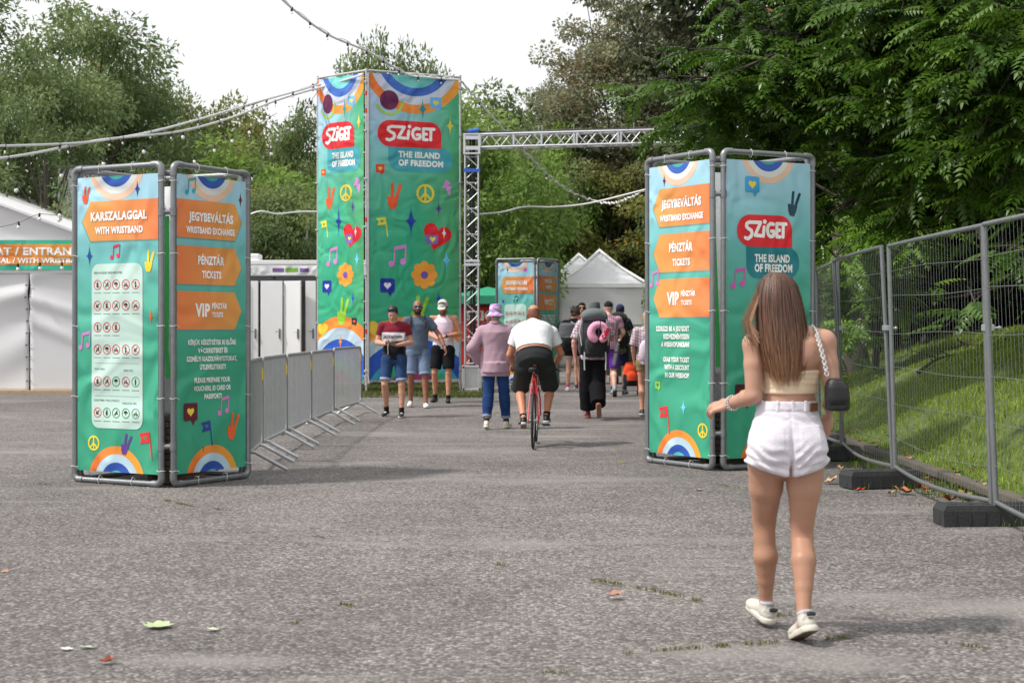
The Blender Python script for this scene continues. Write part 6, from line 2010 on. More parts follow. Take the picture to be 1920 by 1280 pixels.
for s_ in (-1, 1): B.ell(Vector((.02 + s_ * .07, -.075, 1.30)), (.055, .028, .06), None, .04)     # shoulder blades
def arm(F, sh, el, wr, s=1.0):
    m1 = sh.lerp(el, .4); m2 = el.lerp(wr, .28)
    F.cone(sh, m1, .050 * s, .046 * s, .02); F.cone(m1, el, .046 * s, .037 * s, .01)
    F.cone(el, m2, .038 * s, .039 * s, .01); F.cone(m2, wr, .039 * s, .0245 * s, .01)
arm(B, shL, elL, wrL); arm(B, shR, elR, wrR)
hand_field(B, wrL, (-.85, .42, -.22), (.25, .55, -.75), (.45, .8, .35), .93, curl=.55, spread=.05, thumb=.5)
hand_field(B, wrR, (-.12, .25, -.96), (-.95, .1, .2), (.1, .95, .2), .93, curl=.45, spread=.05)
def leg(F, hip, kn, an, s=1.0):
    back = Vector((0, -.022, 0))
    m = hip.lerp(kn, .45)
    F.cone(hip, m, .098 * s, .077 * s, .03); F.cone(m, kn + Vector((0, 0, .06)), .077 * s, .055 * s, .015); F.cone(kn + Vector((0, 0, .06)), kn + Vector((0, 0, -.02)), .055 * s, .050 * s, .01)
    c1 = kn.lerp(an, .32) + back; c2 = kn.lerp(an, .66) + back * .5
    F.cone(kn + Vector((0, 0, -.02)), c1, .048 * s, .057 * s, .015); F.cone(c1, c2, .057 * s, .041 * s, .01); F.cone(c2, an, .040 * s, .030 * s, .01)
    F.ell(kn + Vector((0, .035, .0)), (.035, .025, .045), None, .03)
    F.cone(an, an + Vector((0, -.012, -.045)), .030 * s, .033 * s, .01)
leg(B, hipL, knL, anL); leg(B, hipR, knR, anR)
Ph, Ah = head_field(B, hc, (0, 1, 0), s=.95)
def wskin(V):
    c = np.tile(np.array(lin((180, 138, 117))), (len(V), 1))
    t = smooth01(.95, .35, V[:, 2])[:, None]  # legs tinted browner and darker for the shade on them
    return c * (1 - t) + np.array(lin((168, 125, 102))) * t
def under(G):      # keep the body inside the shorts
    x, y, z = G[..., 0], G[..., 1], G[..., 2]
    return .02 * smooth01(.765, .80, z) * (1 - smooth01(1.02, 1.06, z)) * (1 - smooth01(.03, .06, y - .0)) * (np.abs(x) < .235) + .006 * np.exp(-((z - .447) / .006) ** 2) * (y < .1) * np.exp(-((np.abs(x + .02) - .09) / .03) ** 2) * .4
body = fmesh('body', B, .0062, 'skin', wroot, wskin, wob=under)
face_parts(wroot, Ph, .95)
# bandeau top
T_ = Field(); T_.loft(WO, AXW, tor(.007), .02)
for s_ in (-1, 1): T_.ell(Vector((.02 + s_ * .065, .085, 1.19)), (.065, .05, .06), None, .04)
zt0, zt1 = 1.112, 1.222
T_.plane((0, 0, zt1), (0, 0, 1)); T_.plane((0, 0, zt0), (0, 0, -1))
fmesh('bandeau_top', T_, .006, 'cloth', wroot, (222, 198, 168), noise=(.0007, 42, 3),
      wob=lambda G: -.0035 * (np.exp(-((G[..., 2] - zt1 + .012) / .008) ** 2) + np.exp(-((G[..., 2] - zt0 - .012) / .008) ** 2)) + .0012 * np.sin(G[..., 2] * 230 + G[..., 0] * 14))
# denim shorts
SH = [(.726, .192, .112), (.752, .196, .118), (.80, .190, .126), (.86, .184, .134), (.91, .178, .136), (.96, .166, .124), (1.0, .152, .108), (1.04, .139, .097), (1.08, .132, .092)]
S = Field(); S.loft((0, 0, 0), AXW, [(z, rx, ry, .0, -.006) for z, rx, ry in SH], .02)
for s_ in (-1, 1): S.ell(Vector((s_ * .080, -.076, .865)), (.092, .076, .105), None, .03)
S.plane((0, 0, 1.078), (0, 0, 1))
def shorts_wob(G):
    x, y, z = G[..., 0], G[..., 1], G[..., 2]
    ax_ = np.abs(x); bk = y < .0
    w = -.003 * smooth01(1.036, 1.040, z)
    zh = .733 + .062 * (ax_ / .2) ** 1.4                     # hem rises towards the outer seam
    w = w + 10 * np.clip(zh - z, 0, .05) - .006 * np.exp(-((z - zh - .014) / .011) ** 2) + .003 * np.exp(-((z - zh - .034) / .004) ** 2)
    w = w + .05 * np.exp(-(x / .0065) ** 2) * np.clip((.815 - z) / .06, 0, 1)         # gap between the legs
    w = w + np.where(bk, .010 * np.exp(-(x / .014) ** 2) * np.clip((.97 - z) / .1, 0, 1) + .003 * np.exp(-(x / .004) ** 2) * (z < 1.04), 0)
    w = w + np.where(bk, .0025 * np.exp(-((z - (1.003 - .35 * ax_)) / .004) ** 2), 0)
    w = w + .002 * np.exp(-((z - 1.034) / .003) ** 2)
    for s_ in (-1, 1):
        px_, pz = (x - s_ * .090), (z - .905)
        edge = np.minimum(.054 - np.abs(px_), .064 - np.abs(pz) - .30 * np.abs(px_) * (pz < 0))
        w = w + np.where(bk, -.0034 * np.clip(edge / .003, 0, 1) + .0026 * np.exp(-((edge - .006) / .002) ** 2), 0)
        w = w + .003 * np.exp(-((ax_ - .178) / .006) ** 2) * (z < 1.03) * .0
        q = z - .80 - .55 * (x * s_ - .02)
        w = w + .005 * np.sin(q * 120 + 2.2 * np.sin(x * 34 + s_)) * np.exp(-((z - .82) / .055) ** 2) * np.clip(x * s_ / .03, 0, 1)
    w = w + .0018 * np.sin(z * 150 + x * 26 + 3 * np.sin(x * 21)) * np.exp(-((z - 1.0) / .03) ** 2) + .0016 * np.sin(x * 75 + z * 40) * np.exp(-((z - .95) / .04) ** 2)
    return w
shorts = fmesh('denim_shorts', S, .0052, 'denim', wroot, (216, 212, 220), noise=(.0006, 34, 9), wob=shorts_wob)
M['leather'] = plain('brown_leather', (.16, .07, .035), .6, 0, .2, 30, .2)
mb = MB(); mb.box((.110, -.078, 1.053), (.046, .006, .040), Matrix.Rotation(R(32), 3, 'Z'), bev=.002); mb.build('leather_patch', M['leather'], wroot)
for x, y, a in ((-.122, -.04, -70), (-.06, -.094, -18), (.008, -.102, 0), (.068, -.098, 14)):
    mb = MB(); mb.box((x, y, 1.058), (.011, .007, .05), Matrix.Rotation(R(a), 3, 'Z'), bev=.002); mb.build('belt_loop', M['denim'], wroot, False, [lin((228, 226, 230))] * len(mb.v))
# sneakers
def trainer(an, toe, up, s):
    o = shoe(wroot, an, toe, s, up, (192, 186, 176), (206, 200, 188), .005, 'sneaker', back=(150, 146, 140), w=1.02)
    r, f, u = basis(toe, up)
    P = lambda x, y, z: Vector(an) + (r * x + f * y + u * z) * s
    mb = MB(); mb.tube([P(-.02, -.078, -.012), P(0, -.085, -.01), P(.02, -.078, -.012)], [.008, .011, .008], 6); mb.build('heel_tab', M['plastic'], o, True, [lin((30, 34, 38))] * len(mb.v))
    mb = MB()
    for k in range(4): mb.tube([P(-.025, .02 + .022 * k, -.018 - .008 * k), P(0, .024 + .022 * k, -.008 - .008 * k), P(.025, .02 + .022 * k, -.018 - .008 * k)], .0035, 5)
    mb.build('lace', M['plastic'], o, True, [lin((230, 228, 222))] * len(mb.v))
    mb = MB(); mb.tube([P(.0, -.014, .0), P(0, -.012, .010)], [.039 * s, .0365 * s], 14); mb.build('sock', M['cloth'], wroot, True, [lin((176, 174, 188))] * len(mb.v))
trainer(anL, (-.30, .93, .17), (.06, -.17, .98), .98)
upR = Vector((-.10, .36, .92))
trainer(anR, (-.20, .90, -.38), upR, .98)
# long straight hair: filled volume plus loose strands
HS = [(.125, .015, .02, -.046, .0), (.112, .052, .062, -.045, .0), (.07, .084, .094, -.043, -.004), (.0, .102, .108, -.040, -.01), (-.08, .110, .098, -.034, -.026), (-.15, .112, .078, -.028, -.052),
      (-.22, .110, .052, -.024, -.078), (-.30, .098, .040, -.020, -.086), (-.37, .078, .030, -.016, -.090), (-.42, .05, .02, -.012, -.092)]
HS = sorted(HS); HO = Vector((0, .02, 1.551))
Hf = Field(); Hf.loft(HO, AXW, [(h, max(rx - .009, .006), max(ry - .009, .006), dx, dy) for h, rx, ry, dx, dy in HS if h > -.33], .02)
fwdcut = HO + Vector((0, .055, 0))
Hf.plane(fwdcut, (0, 1, 0))
def haircol(V, seed=0):
    z = V[:, 2]
    t = smooth01(1.50, 1.18, z)[:, None]
    streak = (.5 + .5 * np.sin(V[:, 0:1] * 190 + 2.0 * np.sin(V[:, 0:1] * 61 + z[:, None] * 3)))
    c = np.array(lin((88, 60, 47))) * (1 - t) + np.array(lin((132, 92, 66))) * t
    return c * (.75 + .5 * streak)
hair = fmesh('hair', Hf, .007, 'hair', wroot, haircol)
hz = np.array([h[0] for h in HS]); hp = np.array([h[1:] for h in HS])
V, F, Cc = [], [], []
hr = np.random.default_rng(4)
for k in range(1700):
    th = hr.normal(0, .85) if k % 3 else hr.uniform(-2.0, 2.0)
    th = float(np.clip(th, -2.0, 2.0))
    top = hr.uniform(.02, .124) if k % 2 else .122
    bot = hr.normal(-.325, .028) - .02 * math.cos(th)
    if abs(th) > 1.5: bot = hr.uniform(-.30, -.18)
    lay = hr.normal(0, .0055); w = hr.uniform(.0012, .0028)
    ph = hr.uniform(0, 6.28); dr = hr.normal(0, .10); N = 13
    shade = hr.uniform(.65, 1.45); warm = hr.uniform(0, 1)
    stray = hr.random() < .10
    base = len(V)
    for q in range(N + 1):
        t = q / N; h = top + (bot - top) * t
        rx, ry, dx, dy = [np.interp(h, hz, hp[:, i_]) for i_ in range(4)]
        if h < hz[2]: rx = max(rx, .055); ry = max(ry, .02)
        a = th + dr * t * t + .03 * math.sin(ph + 5 * t) + (.12 * t * math.sin(ph) if stray else 0)
        e = lay + (.012 * t if stray else 0)
        c = HO + Vector((dx + (rx + e) * math.sin(a), dy - (ry + e) * math.cos(a), h))
        tx_ = Vector((math.cos(a), math.sin(a), 0))
        ww = w * (1 - .75 * t ** 3)
        V += [c - tx_ * ww, c + tx_ * ww]
        zz = smooth01(1.52, 1.15, c.z)
        col = np.array(lin((92, 63, 49))) * (1 - zz) + np.array(lin((160, 116, 82) if warm > .5 else (128, 90, 64))) * zz
        Cc += [col * shade] * 2
        if q: F.append((base + 2 * q - 2, base + 2 * q - 1, base + 2 * q + 1, base + 2 * q))
# loose lock blown to the left
for k in range(60):
    base = len(V); w = hr.uniform(.001, .002); N = 10; o_ = hr.normal(0, .006, 3)
    L0 = [wp(1424, 548, -.02), wp(1411, 580, -.05), wp(1402, 604, -.07), wp(1407, 625, -.08), wp(1415, 640 + hr.uniform(-10, 8), -.09)]
    for q in range(N + 1):
        t = q / N * 4; i_ = min(int(t), 3); p = L0[i_].lerp(L0[i_ + 1], t - i_) + Vector(o_) * (1 + .4 * t)
        V += [p - Vector((w, 0, 0)), p + Vector((w, 0, 0))]; Cc += [np.array(lin((140, 104, 76))) * (1 + .2 * o_[0] / .006)] * 2
        if q: F.append((base + 2 * q - 2, base + 2 * q - 1, base + 2 * q + 1, base + 2 * q))
np_mesh('hair_strands', np.array([tuple(v) for v in V]), np.array(F), M['hair'], hair, True, np.array(Cc))
# beaded bracelets
M['silver'] = plain('silver_beads', (.75, .74, .72), .2, .9, .1)
bd = (wrL - elL).normalized()
for off, rr in ((-.012, .031), (-.03, .033)):
    mb = MB(); a_ = bd.orthogonal().normalized(); b_ = bd.cross(a_)
    for k in range(16): mb.ball(wrL + bd * off + (a_ * math.cos(k * .3927) + b_ * math.sin(k * .3927)) * rr, .0055, 6, 4)
    mb.build('bracelet', M['silver'], wroot, True)
# black handbag on a chunky chain, hanging behind her right elbow
hb = empty('handbag', wroot.location + Vector((.205, -.13, 1.088)), R(12), 'small black handbag on a chunky silver chain over the walking woman shoulder', 'handbag')
hbp = lambda v: Vector(v) - Vector((.205, -.13, 1.088))
Fb = Field()
Fb.loft((0, 0, 0), AXW, [(-.048, .046, .038, 0, 0), (-.042, .057, .046, 0, 0), (.01, .057, .046, 0, 0), (.06, .056, .044, -.004, 0), (.088, .042, .034, -.008, 0), (.10, .026, .022, -.008, 0)], .01)
Fb.cone((.040, .01, -.03), (.045, .02, .03), .022, .02, .02)
fmesh('bag_body', Fb, .006, 'plastic', hb, (20, 20, 22), noise=(.0012, 40, 2))
Fb = Field(); Fb.loft((-.004, -.018, 0), AXW, [(-.02, .050, .030, 0, 0), (.0, .058, .038, 0, 0), (.06, .053, .036, -.004, 0), (.086, .040, .028, -.008, 0)], .01); fmesh('flap', Fb, .006, 'plastic', hb, (28, 28, 30), noise=(.0008, 50, 5))
Rb = Matrix.Rotation(R(-12), 3, 'Z')
cp = [Rb @ hbp(p) for p in (wp(1522, 612, .05), wp(1526, 616, -.035), wp(1532, 628, -.085), wp(1538, 648, -.125), wp(1544, 672, -.14), wp(1551, 706, -.15))]
L = [0]
for a_, b_ in zip(cp, cp[1:]): L.append(L[-1] + (b_ - a_).length)
n = int(L[-1] / .0135)
for k in range(n):
    s_ = L[-1] * k / n; i_ = max(q for q in range(len(cp) - 1) if L[q] <= s_)
    p = cp[i_].lerp(cp[i_ + 1], (s_ - L[i_]) / (L[i_ + 1] - L[i_])); d = (cp[i_ + 1] - cp[i_]).normalized()
    a_ = d.orthogonal().normalized(); b_ = d.cross(a_)
    if k % 2: a_, b_ = (a_ + b_).normalized(), (b_ - a_).normalized()
    mb = MB(); mb.tube([p + d * .0115 * math.cos(t) + a_ * .0085 * math.sin(t) for t in np.linspace(0, 2 * math.pi, 10, endpoint=False)], .0034, 6, closed=True)
    mb.build('chain_link', M['silver'], hb, True)
# ------------------------------------------------------------------ the other people
def MT(s): return [(-.15, .06, .06, 0, 0), (-.10, .145, .105, 0, -.01), (-.03, .168, .118, 0, -.008), (.05, .168, .118, 0, 0), (.14, .156, .108, 0, .004), (.23, .160, .108, 0, .004),
                   (.32, .176, .115, 0, 0), (.41, .182, .112, 0, -.004), (.47, .165, .095, 0, -.008), (.515, .11, .07, 0, -.01), (.55, .06, .055, 0, 0), (.58, .052, .052, 0, .005)]
def person(px, d, h, label, rz=0.0, pose=None, skin=(196, 150, 126), fat=1.0, wide=1.0, shirt=None, sleeve=.5, shirtcol=None, hem=.86, loose=.016, bottom='shorts', bottomcol=(30, 30, 34), leg_hem=.5, legw=.02, hem_cuff=None,
           shoes=((30, 30, 32), (225, 225, 225)), sock=None, hair=None, haircol=(40, 30, 24), hat=None, glasses=None, glasses_up=False, face=True, vox=.0115, look=None, tank=False, group=None, neck_cut=None, hands=(None, None), curl=.5, seed=1, zoff=0.0, lipc=(150, 90, 82), beard=None, female=False):
    s = h / 1.78
    X = atx(px, d)
    root = empty('person', (X, d, gz(X, d) + zoff), rz, label, 'person', group)
    J = dict(pel=(0, 0, .97), neck=(0, -.01, 1.50), head=(0, .02, 1.655), shL=(-.178, -.01, 1.435), shR=(.178, -.01, 1.435), elL=(-.235, -.04, 1.17), elR=(.235, -.04, 1.17), wrL=(-.24, .06, .93), wrR=(.24, .06, .93),
             hiL=(-.092, 0, .93), hiR=(.092, 0, .93), knL=(-.105, .03, .51), knR=(.105, .03, .51), anL=(-.11, 0, .085), anR=(.11, 0, .085), toL=(-.12, 1, 0), toR=(.12, 1, 0), upL=(0, 0, 1), upR=(0, 0, 1))
    J.update(pose or {})
    for q in J:
        J[q] = Vector(J[q])
        if q[:2] not in ('to', 'up'): J[q] = J[q] * s
    up = (J['neck'] - J['pel']).normalized()
    rt = (J['shR'] - J['shL']).normalized(); rt = (rt - up * rt.dot(up)).normalized()
    ax = (rt, up.cross(rt), up)
    T0 = MT(s); top = (J['neck'] - J['pel']).length
    sc = top / .53
    secs = lambda e=0.0, lo=-9, hi=9: [(hh * sc, rx * s * wide + e, ry * s * fat + e, dx, dy * s) for hh, rx, ry, dx, dy in T0 if lo <= hh * sc <= hi]
    F = Field()
    F.loft(J['pel'], ax, secs(), .02)
    F.cone(J['neck'] - up * .05 * s, J['head'] + Vector((0, 0, -.06 * s)), .056 * s, .052 * s, .02)
    for q in 'LR':
        sh, el, wr = J['sh' + q], J['el' + q], J['wr' + q]
        F.cone(J['neck'] - up * .05 * s, sh, .05 * s, .058 * s, .03)
        k = .92 if female else 1.06
        F.limb([sh, sh.lerp(el, .4), el, el.lerp(wr, .28), wr], [.055 * s * k, .047 * s * k, .038 * s * k, .040 * s * k, .026 * s], .012)
        hp_ = hands[0 if q == 'L' else 1]
        dd = hp_[0] if hp_ else (wr - el) * .7 + Vector((0, .02, -.06))
        pl = hp_[1] if hp_ else Vector((1 if q == 'L' else -1, .2, 0)); sd_ = hp_[2] if hp_ else Vector((0, 1, .1))
        hand_field(F, wr, dd, pl, sd_, 1.04 * s, curl=curl, spread=.06, k=.004)
        hi_, kn, an = J['hi' + q], J['kn' + q], J['an' + q]
        bk_ = (kn - (hi_ + an) / 2); bk_ = Vector((0, -.02, 0)) * s
        F.limb([hi_, hi_.lerp(kn, .5), kn, kn.lerp(an, .30) + bk_, kn.lerp(an, .66) + bk_ * .5, an, an + Vector((0, 0, -.03 * s))], [.090 * s, .072 * s, .051 * s, .056 * s, .041 * s, .034 * s, .034 * s], .015)
    fw = Vector(look) if look else Vector((0, 1, 0))
    P, A = head_field(F, J['head'], fw, Vector((0, 0, 1)), s)
    hu = P(0, 0, 1) - P(0, 0, 0)
    def skincol(V):
        c = np.tile(np.array(lin(skin)), (len(V), 1))
        Q = (V - np.array(tuple(J['head']))) @ np.array(A) / s
        hd = np.linalg.norm(Q, axis=1) < .16
        if hair == 'crop' : c[hd & (Q[:, 2] > .02) & (Q[:, 1] < .075) & ~((Q[:, 1] > .05) & (Q[:, 2] < .055))] = lin(haircol)
        if hair in ('crop', 'fade', 'shaved'):
            m = hd & (Q[:, 2] > -.045) & (Q[:, 1] < .02 + .6 * (Q[:, 2] - .0)) & (abs(Q[:, 0]) < .085)
            if hair == 'shaved': m = hd & (Q[:, 2] > -.055) & (Q[:, 2] < .055) & (Q[:, 1] < .01); c[m] = np.array(lin(skin)) * .35 + np.array(lin(haircol)) * .65
            else: c[m] = lin(haircol)
        if beard is not None:
            m = hd & (Q[:, 2] < -.040) & (Q[:, 1] > .0) & (Q[:, 2] > -.125); lips = (abs(Q[:, 0]) < .024) & (abs(Q[:, 2] + .061) < .008)
            c[m & ~lips] = lin(beard)
        return c
    body = fmesh('body', F, vox, 'skin', root, skincol)
    if face: face_parts(root, P, s, eyes=(glasses is None or glasses_up), lip=lipc, brow=haircol)
    if glasses:
        if glasses_up: sunglasses(root, lambda x, y, z: P(x, y - .012, z), s, glasses, z=.072, y=.086)
        else: sunglasses(root, P, s, glasses)
    # upper garment
    if shirt:
        G = Field()
        hz_ = hem * s
        S0 = secs(0, -.04 * s, .60 * s); b0 = S0[0]
        G.loft(J['pel'], ax, [(-.22 * s, b0[1] + loose, b0[2] + loose, 0, b0[4])] + [(hh, rx + loose * (1.0 if hh < .3 * s else (.8 if hh < .45 * s else .35)), ry + loose * (1 if hh < .45 * s else .35), dx, dy) for hh, rx, ry, dx, dy in S0], .02)
        lowest = J['pel'] + up * (-.15 * s)
        if 0 < hem < .86: G.flat(J['pel'] + Vector((0, 0, -.02)), Vector((J['pel'].x, J['pel'].y, hz_)), .165 * s + loose, .172 * s + loose, .02)
        for q in 'LR':
            sh, el, wr = J['sh' + q], J['el' + q], J['wr' + q]
            nb = J['neck'] - up * .045 * s
            if tank:
                G.cone(nb + (sh - nb) * .35, nb + (sh - nb) * .62, .048 * s, .040 * s, .03); continue
            G.cone(nb - up * max(0, loose - .02), sh - up * max(0, loose - .02), .050 * s + loose * .3, .058 * s + loose * .6, .03)
            if sleeve <= 1: G.flat(sh, sh.lerp(el, sleeve), .060 * s + loose * .7, .055 * s + loose * .9, .02); G.cone(sh, sh.lerp(el, sleeve * .6), .058 * s + loose * .6, .05 * s + loose * .6, .02)
            else:
                G.limb([sh - up * max(0, loose - .02), el, el.lerp(wr, sleeve - 1)], [.056 * s + loose * .7, .046 * s + loose, .036 * s + loose], .03)
        G.plane(J['neck'] + up * (.018 * s), (up + ax[1] * .30))
        if hem == 0: G.plane(J['pel'] + up * (.115 * s) + ax[1] * -.1, -up + ax[1] * .18)
        if hem >= .86: G.plane(Vector((0, J['pel'].y, hz_)), Vector((0, 0, -1)))
        wob = None
        if tank:
            def wob(Gd, c=[J['shL'], J['shR']]):
                w = 0
                for q in c: w = w + .2 * np.exp(-(np.sqrt(((Gd - np.array(tuple(q + Vector((.03 if q.x > 0 else -.03, 0, -.03))), np.float32)) ** 2 * np.array((1, .35, .45), np.float32)).sum(-1)) / (.058 * s)) ** 6)
                return w
        fmesh(shirt, G, vox, 'cloth', root, shirtcol, noise=(.0016 if loose < .03 else .0035, 26, seed), wob=wob)
    # lower garment
    G = Field()
    pz = J['pel'].z
    G.loft(J['pel'], ax, [(hh, rx + .010, ry + .012, dx, dy) for hh, rx, ry, dx, dy in secs(0, -9, .10 * s)], .02)
    for q in 'LR':
        hi_, kn, an = J['hi' + q], J['kn' + q], J['an' + q]
        G.cone(J['pel'] + (hi_ - J['pel']) * .6, hi_.lerp(kn, .12), .105 * s * wide ** .5 * max(1, fat) ** .35, .100 * s * max(1, fat) ** .3 + legw * .4, .04)
        if bottom == 'shorts':
            e = hi_.lerp(kn, leg_hem * 1.0); G.flat(hi_, e, .098 * s + legw * .5, .066 * s + legw * 1.3, .015)
            if hem_cuff: G.flat(e - (e - hi_).normalized() * .035, e + (e - hi_).normalized() * .004, .066 * s + legw * 1.3 + .006, .066 * s + legw * 1.3 + .007, .002)
        else:
            e = kn.lerp(an, leg_hem); G.flat(hi_, kn, .096 * s + legw * .4, .064 * s + legw, .015); G.cone(kn + (hi_ - kn) * .06, kn + (an - kn) * .06, .062 * s + legw, .060 * s + legw, .02); G.flat(kn - (kn - hi_).normalized() * .03, e, .064 * s + legw, .048 * s + legw * 1.3, .02)
            G.cone(kn + (an - kn) * .2 + Vector((0, -.012, 0)), kn + (an - kn) * .48 + Vector((0, -.010, 0)), .066 * s + legw, .058 * s + legw, .03)
            if hem_cuff: G.flat(e - (e - kn).normalized() * .05, e + (e - kn).normalized() * .003, .048 * s + legw * 1.3 + .006, .048 * s + legw * 1.3 + .006, .002)
    def bcol(V):
        c = np.tile(np.array(lin(bottomcol)), (len(V), 1))
        if hem_cuff:
            for q in 'LR':
                hi_, kn, an = [np.array(tuple(J[w + q])) for w in ('hi', 'kn', 'an')]
                a, b = (hi_, hi_ + (kn - hi_) * leg_hem) if bottom == 'shorts' else (kn, kn + (an - kn) * leg_hem)
                u = (b - a) / np.linalg.norm(b - a)
                m = ((V - b) @ u > -.036) & (np.linalg.norm(V - b, axis=1) < .16); c[m] = lin(hem_cuff)
        f = .82 + .3 * np.exp(-((V[:, 2:3] - .7 * s) / .14) ** 2)
        return c * f if bottom != 'plain' else c
    fmesh('shorts' if bottom == 'shorts' else 'trousers', G, vox, 'denim', root, bcol, noise=(.0018, 30, seed + 3))
    for q in 'LR':
        if shoes:
            sh_ = shoe(root, J['an' + q], J['to' + q], s * .98, J['up' + q], shoes[0], shoes[1], .009, lace=shoes[2] if len(shoes) > 2 else None)
        if sock:
            an, kn = J['an' + q], J['kn' + q]
            mb = MB(); mb.tube([an + Vector((0, 0, -.02)), an.lerp(kn, sock[1])], [.040 * s, .043 * s], 12); mb.build('sock', M['cloth'], root, True, [lin(sock[0])] * len(mb.v))
    # hair
    if hair in ('crop', 'top', 'curly', 'long'):
        H = Field(); AA = A
        if hair in ('crop', 'top'): H.ell(P(0, -.008, .042), (.079 * s, .098 * s, .088 * s), AA, .01); H.ell(P(0, .045, .085), (.055 * s, .04 * s, .03 * s), AA, .02)
        if hair == 'curly':
            rr = random.Random(seed)
            for _ in range(46):
                a_ = rr.uniform(0, 6.28); z = rr.uniform(-.09, .11); r_ = math.sqrt(max(.0, 1 - (z / .125) ** 2)) * .09
                if math.sin(a_) > .55 and z < .06: continue
                H.ell(P(r_ * math.cos(a_), r_ * math.sin(a_) - .01, z + .015), (.026 * s,) * 3, None, .012)
            H.ell(P(0, -.02, .03), (.085 * s, .095 * s, .09 * s), AA, .02)
        if hair == 'long':
            H.ell(P(0, -.012, .035), (.084 * s, .10 * s, .092 * s), AA, .02); H.cone(P(0, -.05, -.02), P(0, -.10, -.22), .075 * s, .06 * s, .03); H.cone(P(0, -.10, -.22), P(.01, -.11, -.34), .06 * s, .02 * s, .02)
        u_ = (P(0, 0, 1) - P(0, 0, 0)); f_ = P(0, 1, 0) - P(0, 0, 0)
        if hair in ('crop', 'top'):
            H.plane(P(0, .03, .045), f_ - u_ * .9); H.plane(P(0, 0, -.02), -u_)
        elif hair == 'curly': H.plane(P(0, .06, .03), f_ - u_ * .8)
        elif hair == 'long': H.plane(P(0, .045, .03), f_ - u_ * .6)
        fmesh('hair', H, vox * .75, 'hair', root, haircol, noise=(.0012, 90, seed))
    # headgear
    if hat:
        kind, hcol, hcol2 = hat
        H = Field(); u_ = (P(0, 0, 1) - P(0, 0, 0)); f_ = P(0, 1, 0) - P(0, 0, 0)
        if kind == 'bucket':
            H.loft(P(0, -.008, .02), (A.col[0], A.col[1], A.col[2]), [(-.02 * s, .092 * s, .106 * s, 0, 0), (.05 * s, .088 * s, .102 * s, 0, 0), (.098 * s, .078 * s, .09 * s, 0, 0), (.108 * s, .06 * s, .07 * s, 0, 0)], .01)
            H.loft(P(0, -.006, .02), (A.col[0], A.col[1], A.col[2]), [(-.075 * s, .138 * s, .150 * s, 0, 0), (-.02 * s, .094 * s, .108 * s, 0, 0)], .012)
            H.plane(P(0, 0, -.052), -u_)
        else:
            H.ell(P(0, -.008, .045), (.086 * s, .104 * s, .088 * s), A, .01); H.plane(P(0, 0, .018), -u_)
            bill = Field(); bill.loft(P(0, .085 if kind == 'cap' else -.1, .026), (A.col[0], A.col[1], A.col[2]), [(-.004, .072 * s, .072 * s, 0, 0), (.006, .070 * s, .070 * s, 0, 0)], .005)
            if kind == 'cap': bill.plane(P(0, .06, 0), -f_)
        hc_ = hcol if callable(hcol) else (lambda V: np.tile(np.array(lin(hcol)), (len(V), 1)))
        hat_o = fmesh('hat' if kind == 'bucket' else 'cap', H, vox * .7, 'cloth', root, hc_, noise=(.0008, 40, seed))
        if kind == 'cap': fmesh('visor', bill, vox * .6, 'cloth', hat_o, hcol2)
    return root, J, P, s, ax

# --- maroon and black T-shirt, reading his phone
def tee1(V):
    c = np.tile(np.array(lin((118, 26, 44))), (len(V), 1))
    c[V[:, 2] < 1.185] = lin((22, 22, 24))
    m = (V[:, 2] > 1.185) & (V[:, 2] < 1.325) & (abs(V[:, 0]) < .185) & (V[:, 1] > -.0); c[m] = lin((222, 220, 226))
    return c
r1, J1, P1, s1, ax1 = person(739, 22.3, 1.77, 'man in a maroon, white and black T-shirt looking down at his phone', rz=R(176),
    pose=dict(elL=(-.27, -.02, 1.17), elR=(.27, -.02, 1.17), wrL=(-.075, .25, 1.13), wrR=(.085, .24, 1.15), shL=(-.185, 0, 1.43), shR=(.185, 0, 1.43), head=(0.01, .055, 1.635), hiL=(-.10, 0, .93), hiR=(.10, 0, .93),
              knL=(-.13, .07, .51), anL=(-.13, .08, .085), knR=(.135, .10, .52), anR=(.14, -.12, .10), toL=(-.1, 1, 0), toR=(.25, 1, -.2), upR=(0, .2, 1)),
    hands=(((.75, .65, .15), (.1, .3, .9), (-.3, .9, .2)), ((-.75, .65, .05), (-.1, .2, .95), (.3, .9, .2))), curl=.8,
    skin=(205, 152, 128), shirt='t_shirt', shirtcol=tee1, sleeve=.55, hem=.90, loose=.016, bottomcol=(48, 72, 112), leg_hem=.86, legw=.012, hem_cuff=(150, 165, 190), shoes=((26, 26, 30), (232, 232, 232), (225, 225, 228)), sock=((18, 18, 20), .16),
    hair='crop', haircol=(34, 26, 22), glasses='lens', glasses_up=True, look=(0.05, .86, -.50), seed=2)
pr = Print(.34, .10, lambda u, t: (222, 220, 226), 1, 1)
pr.text('JACK&JONES', .02, .32, .05, .045, col=(25, 25, 28), bold=.05)
o = pr.build('shirt_lettering', r1); o.rotation_euler = (0, 0, math.pi); o.location = (.17, .142, 1.205)
# fit the lettering to the chest
for v in o.data.vertices:
    x = v.co.x - .17; v.co.y += .42 * x * x
ph = empty('phone', r1.location + Matrix.Rotation(R(176), 3, 'Z') @ Vector((.005, .345, 1.17)), R(176), 'black phone held in both hands by the man in the maroon T-shirt', 'phone')
mb = MB(); mb.box((0, 0, 0), (.15, .075, .010), Matrix.Rotation(R(-28), 3, 'X'), bev=.003); mb.build('phone_body', M['dark'], ph)
mb = MB(); mb.tube([(.03, .03, -.01), (.035, .045, -.08), (.03, .04, -.15), (.035, .035, -.19)], .004, 5); mb.build('wrist_strap', M['white_cable'], ph)

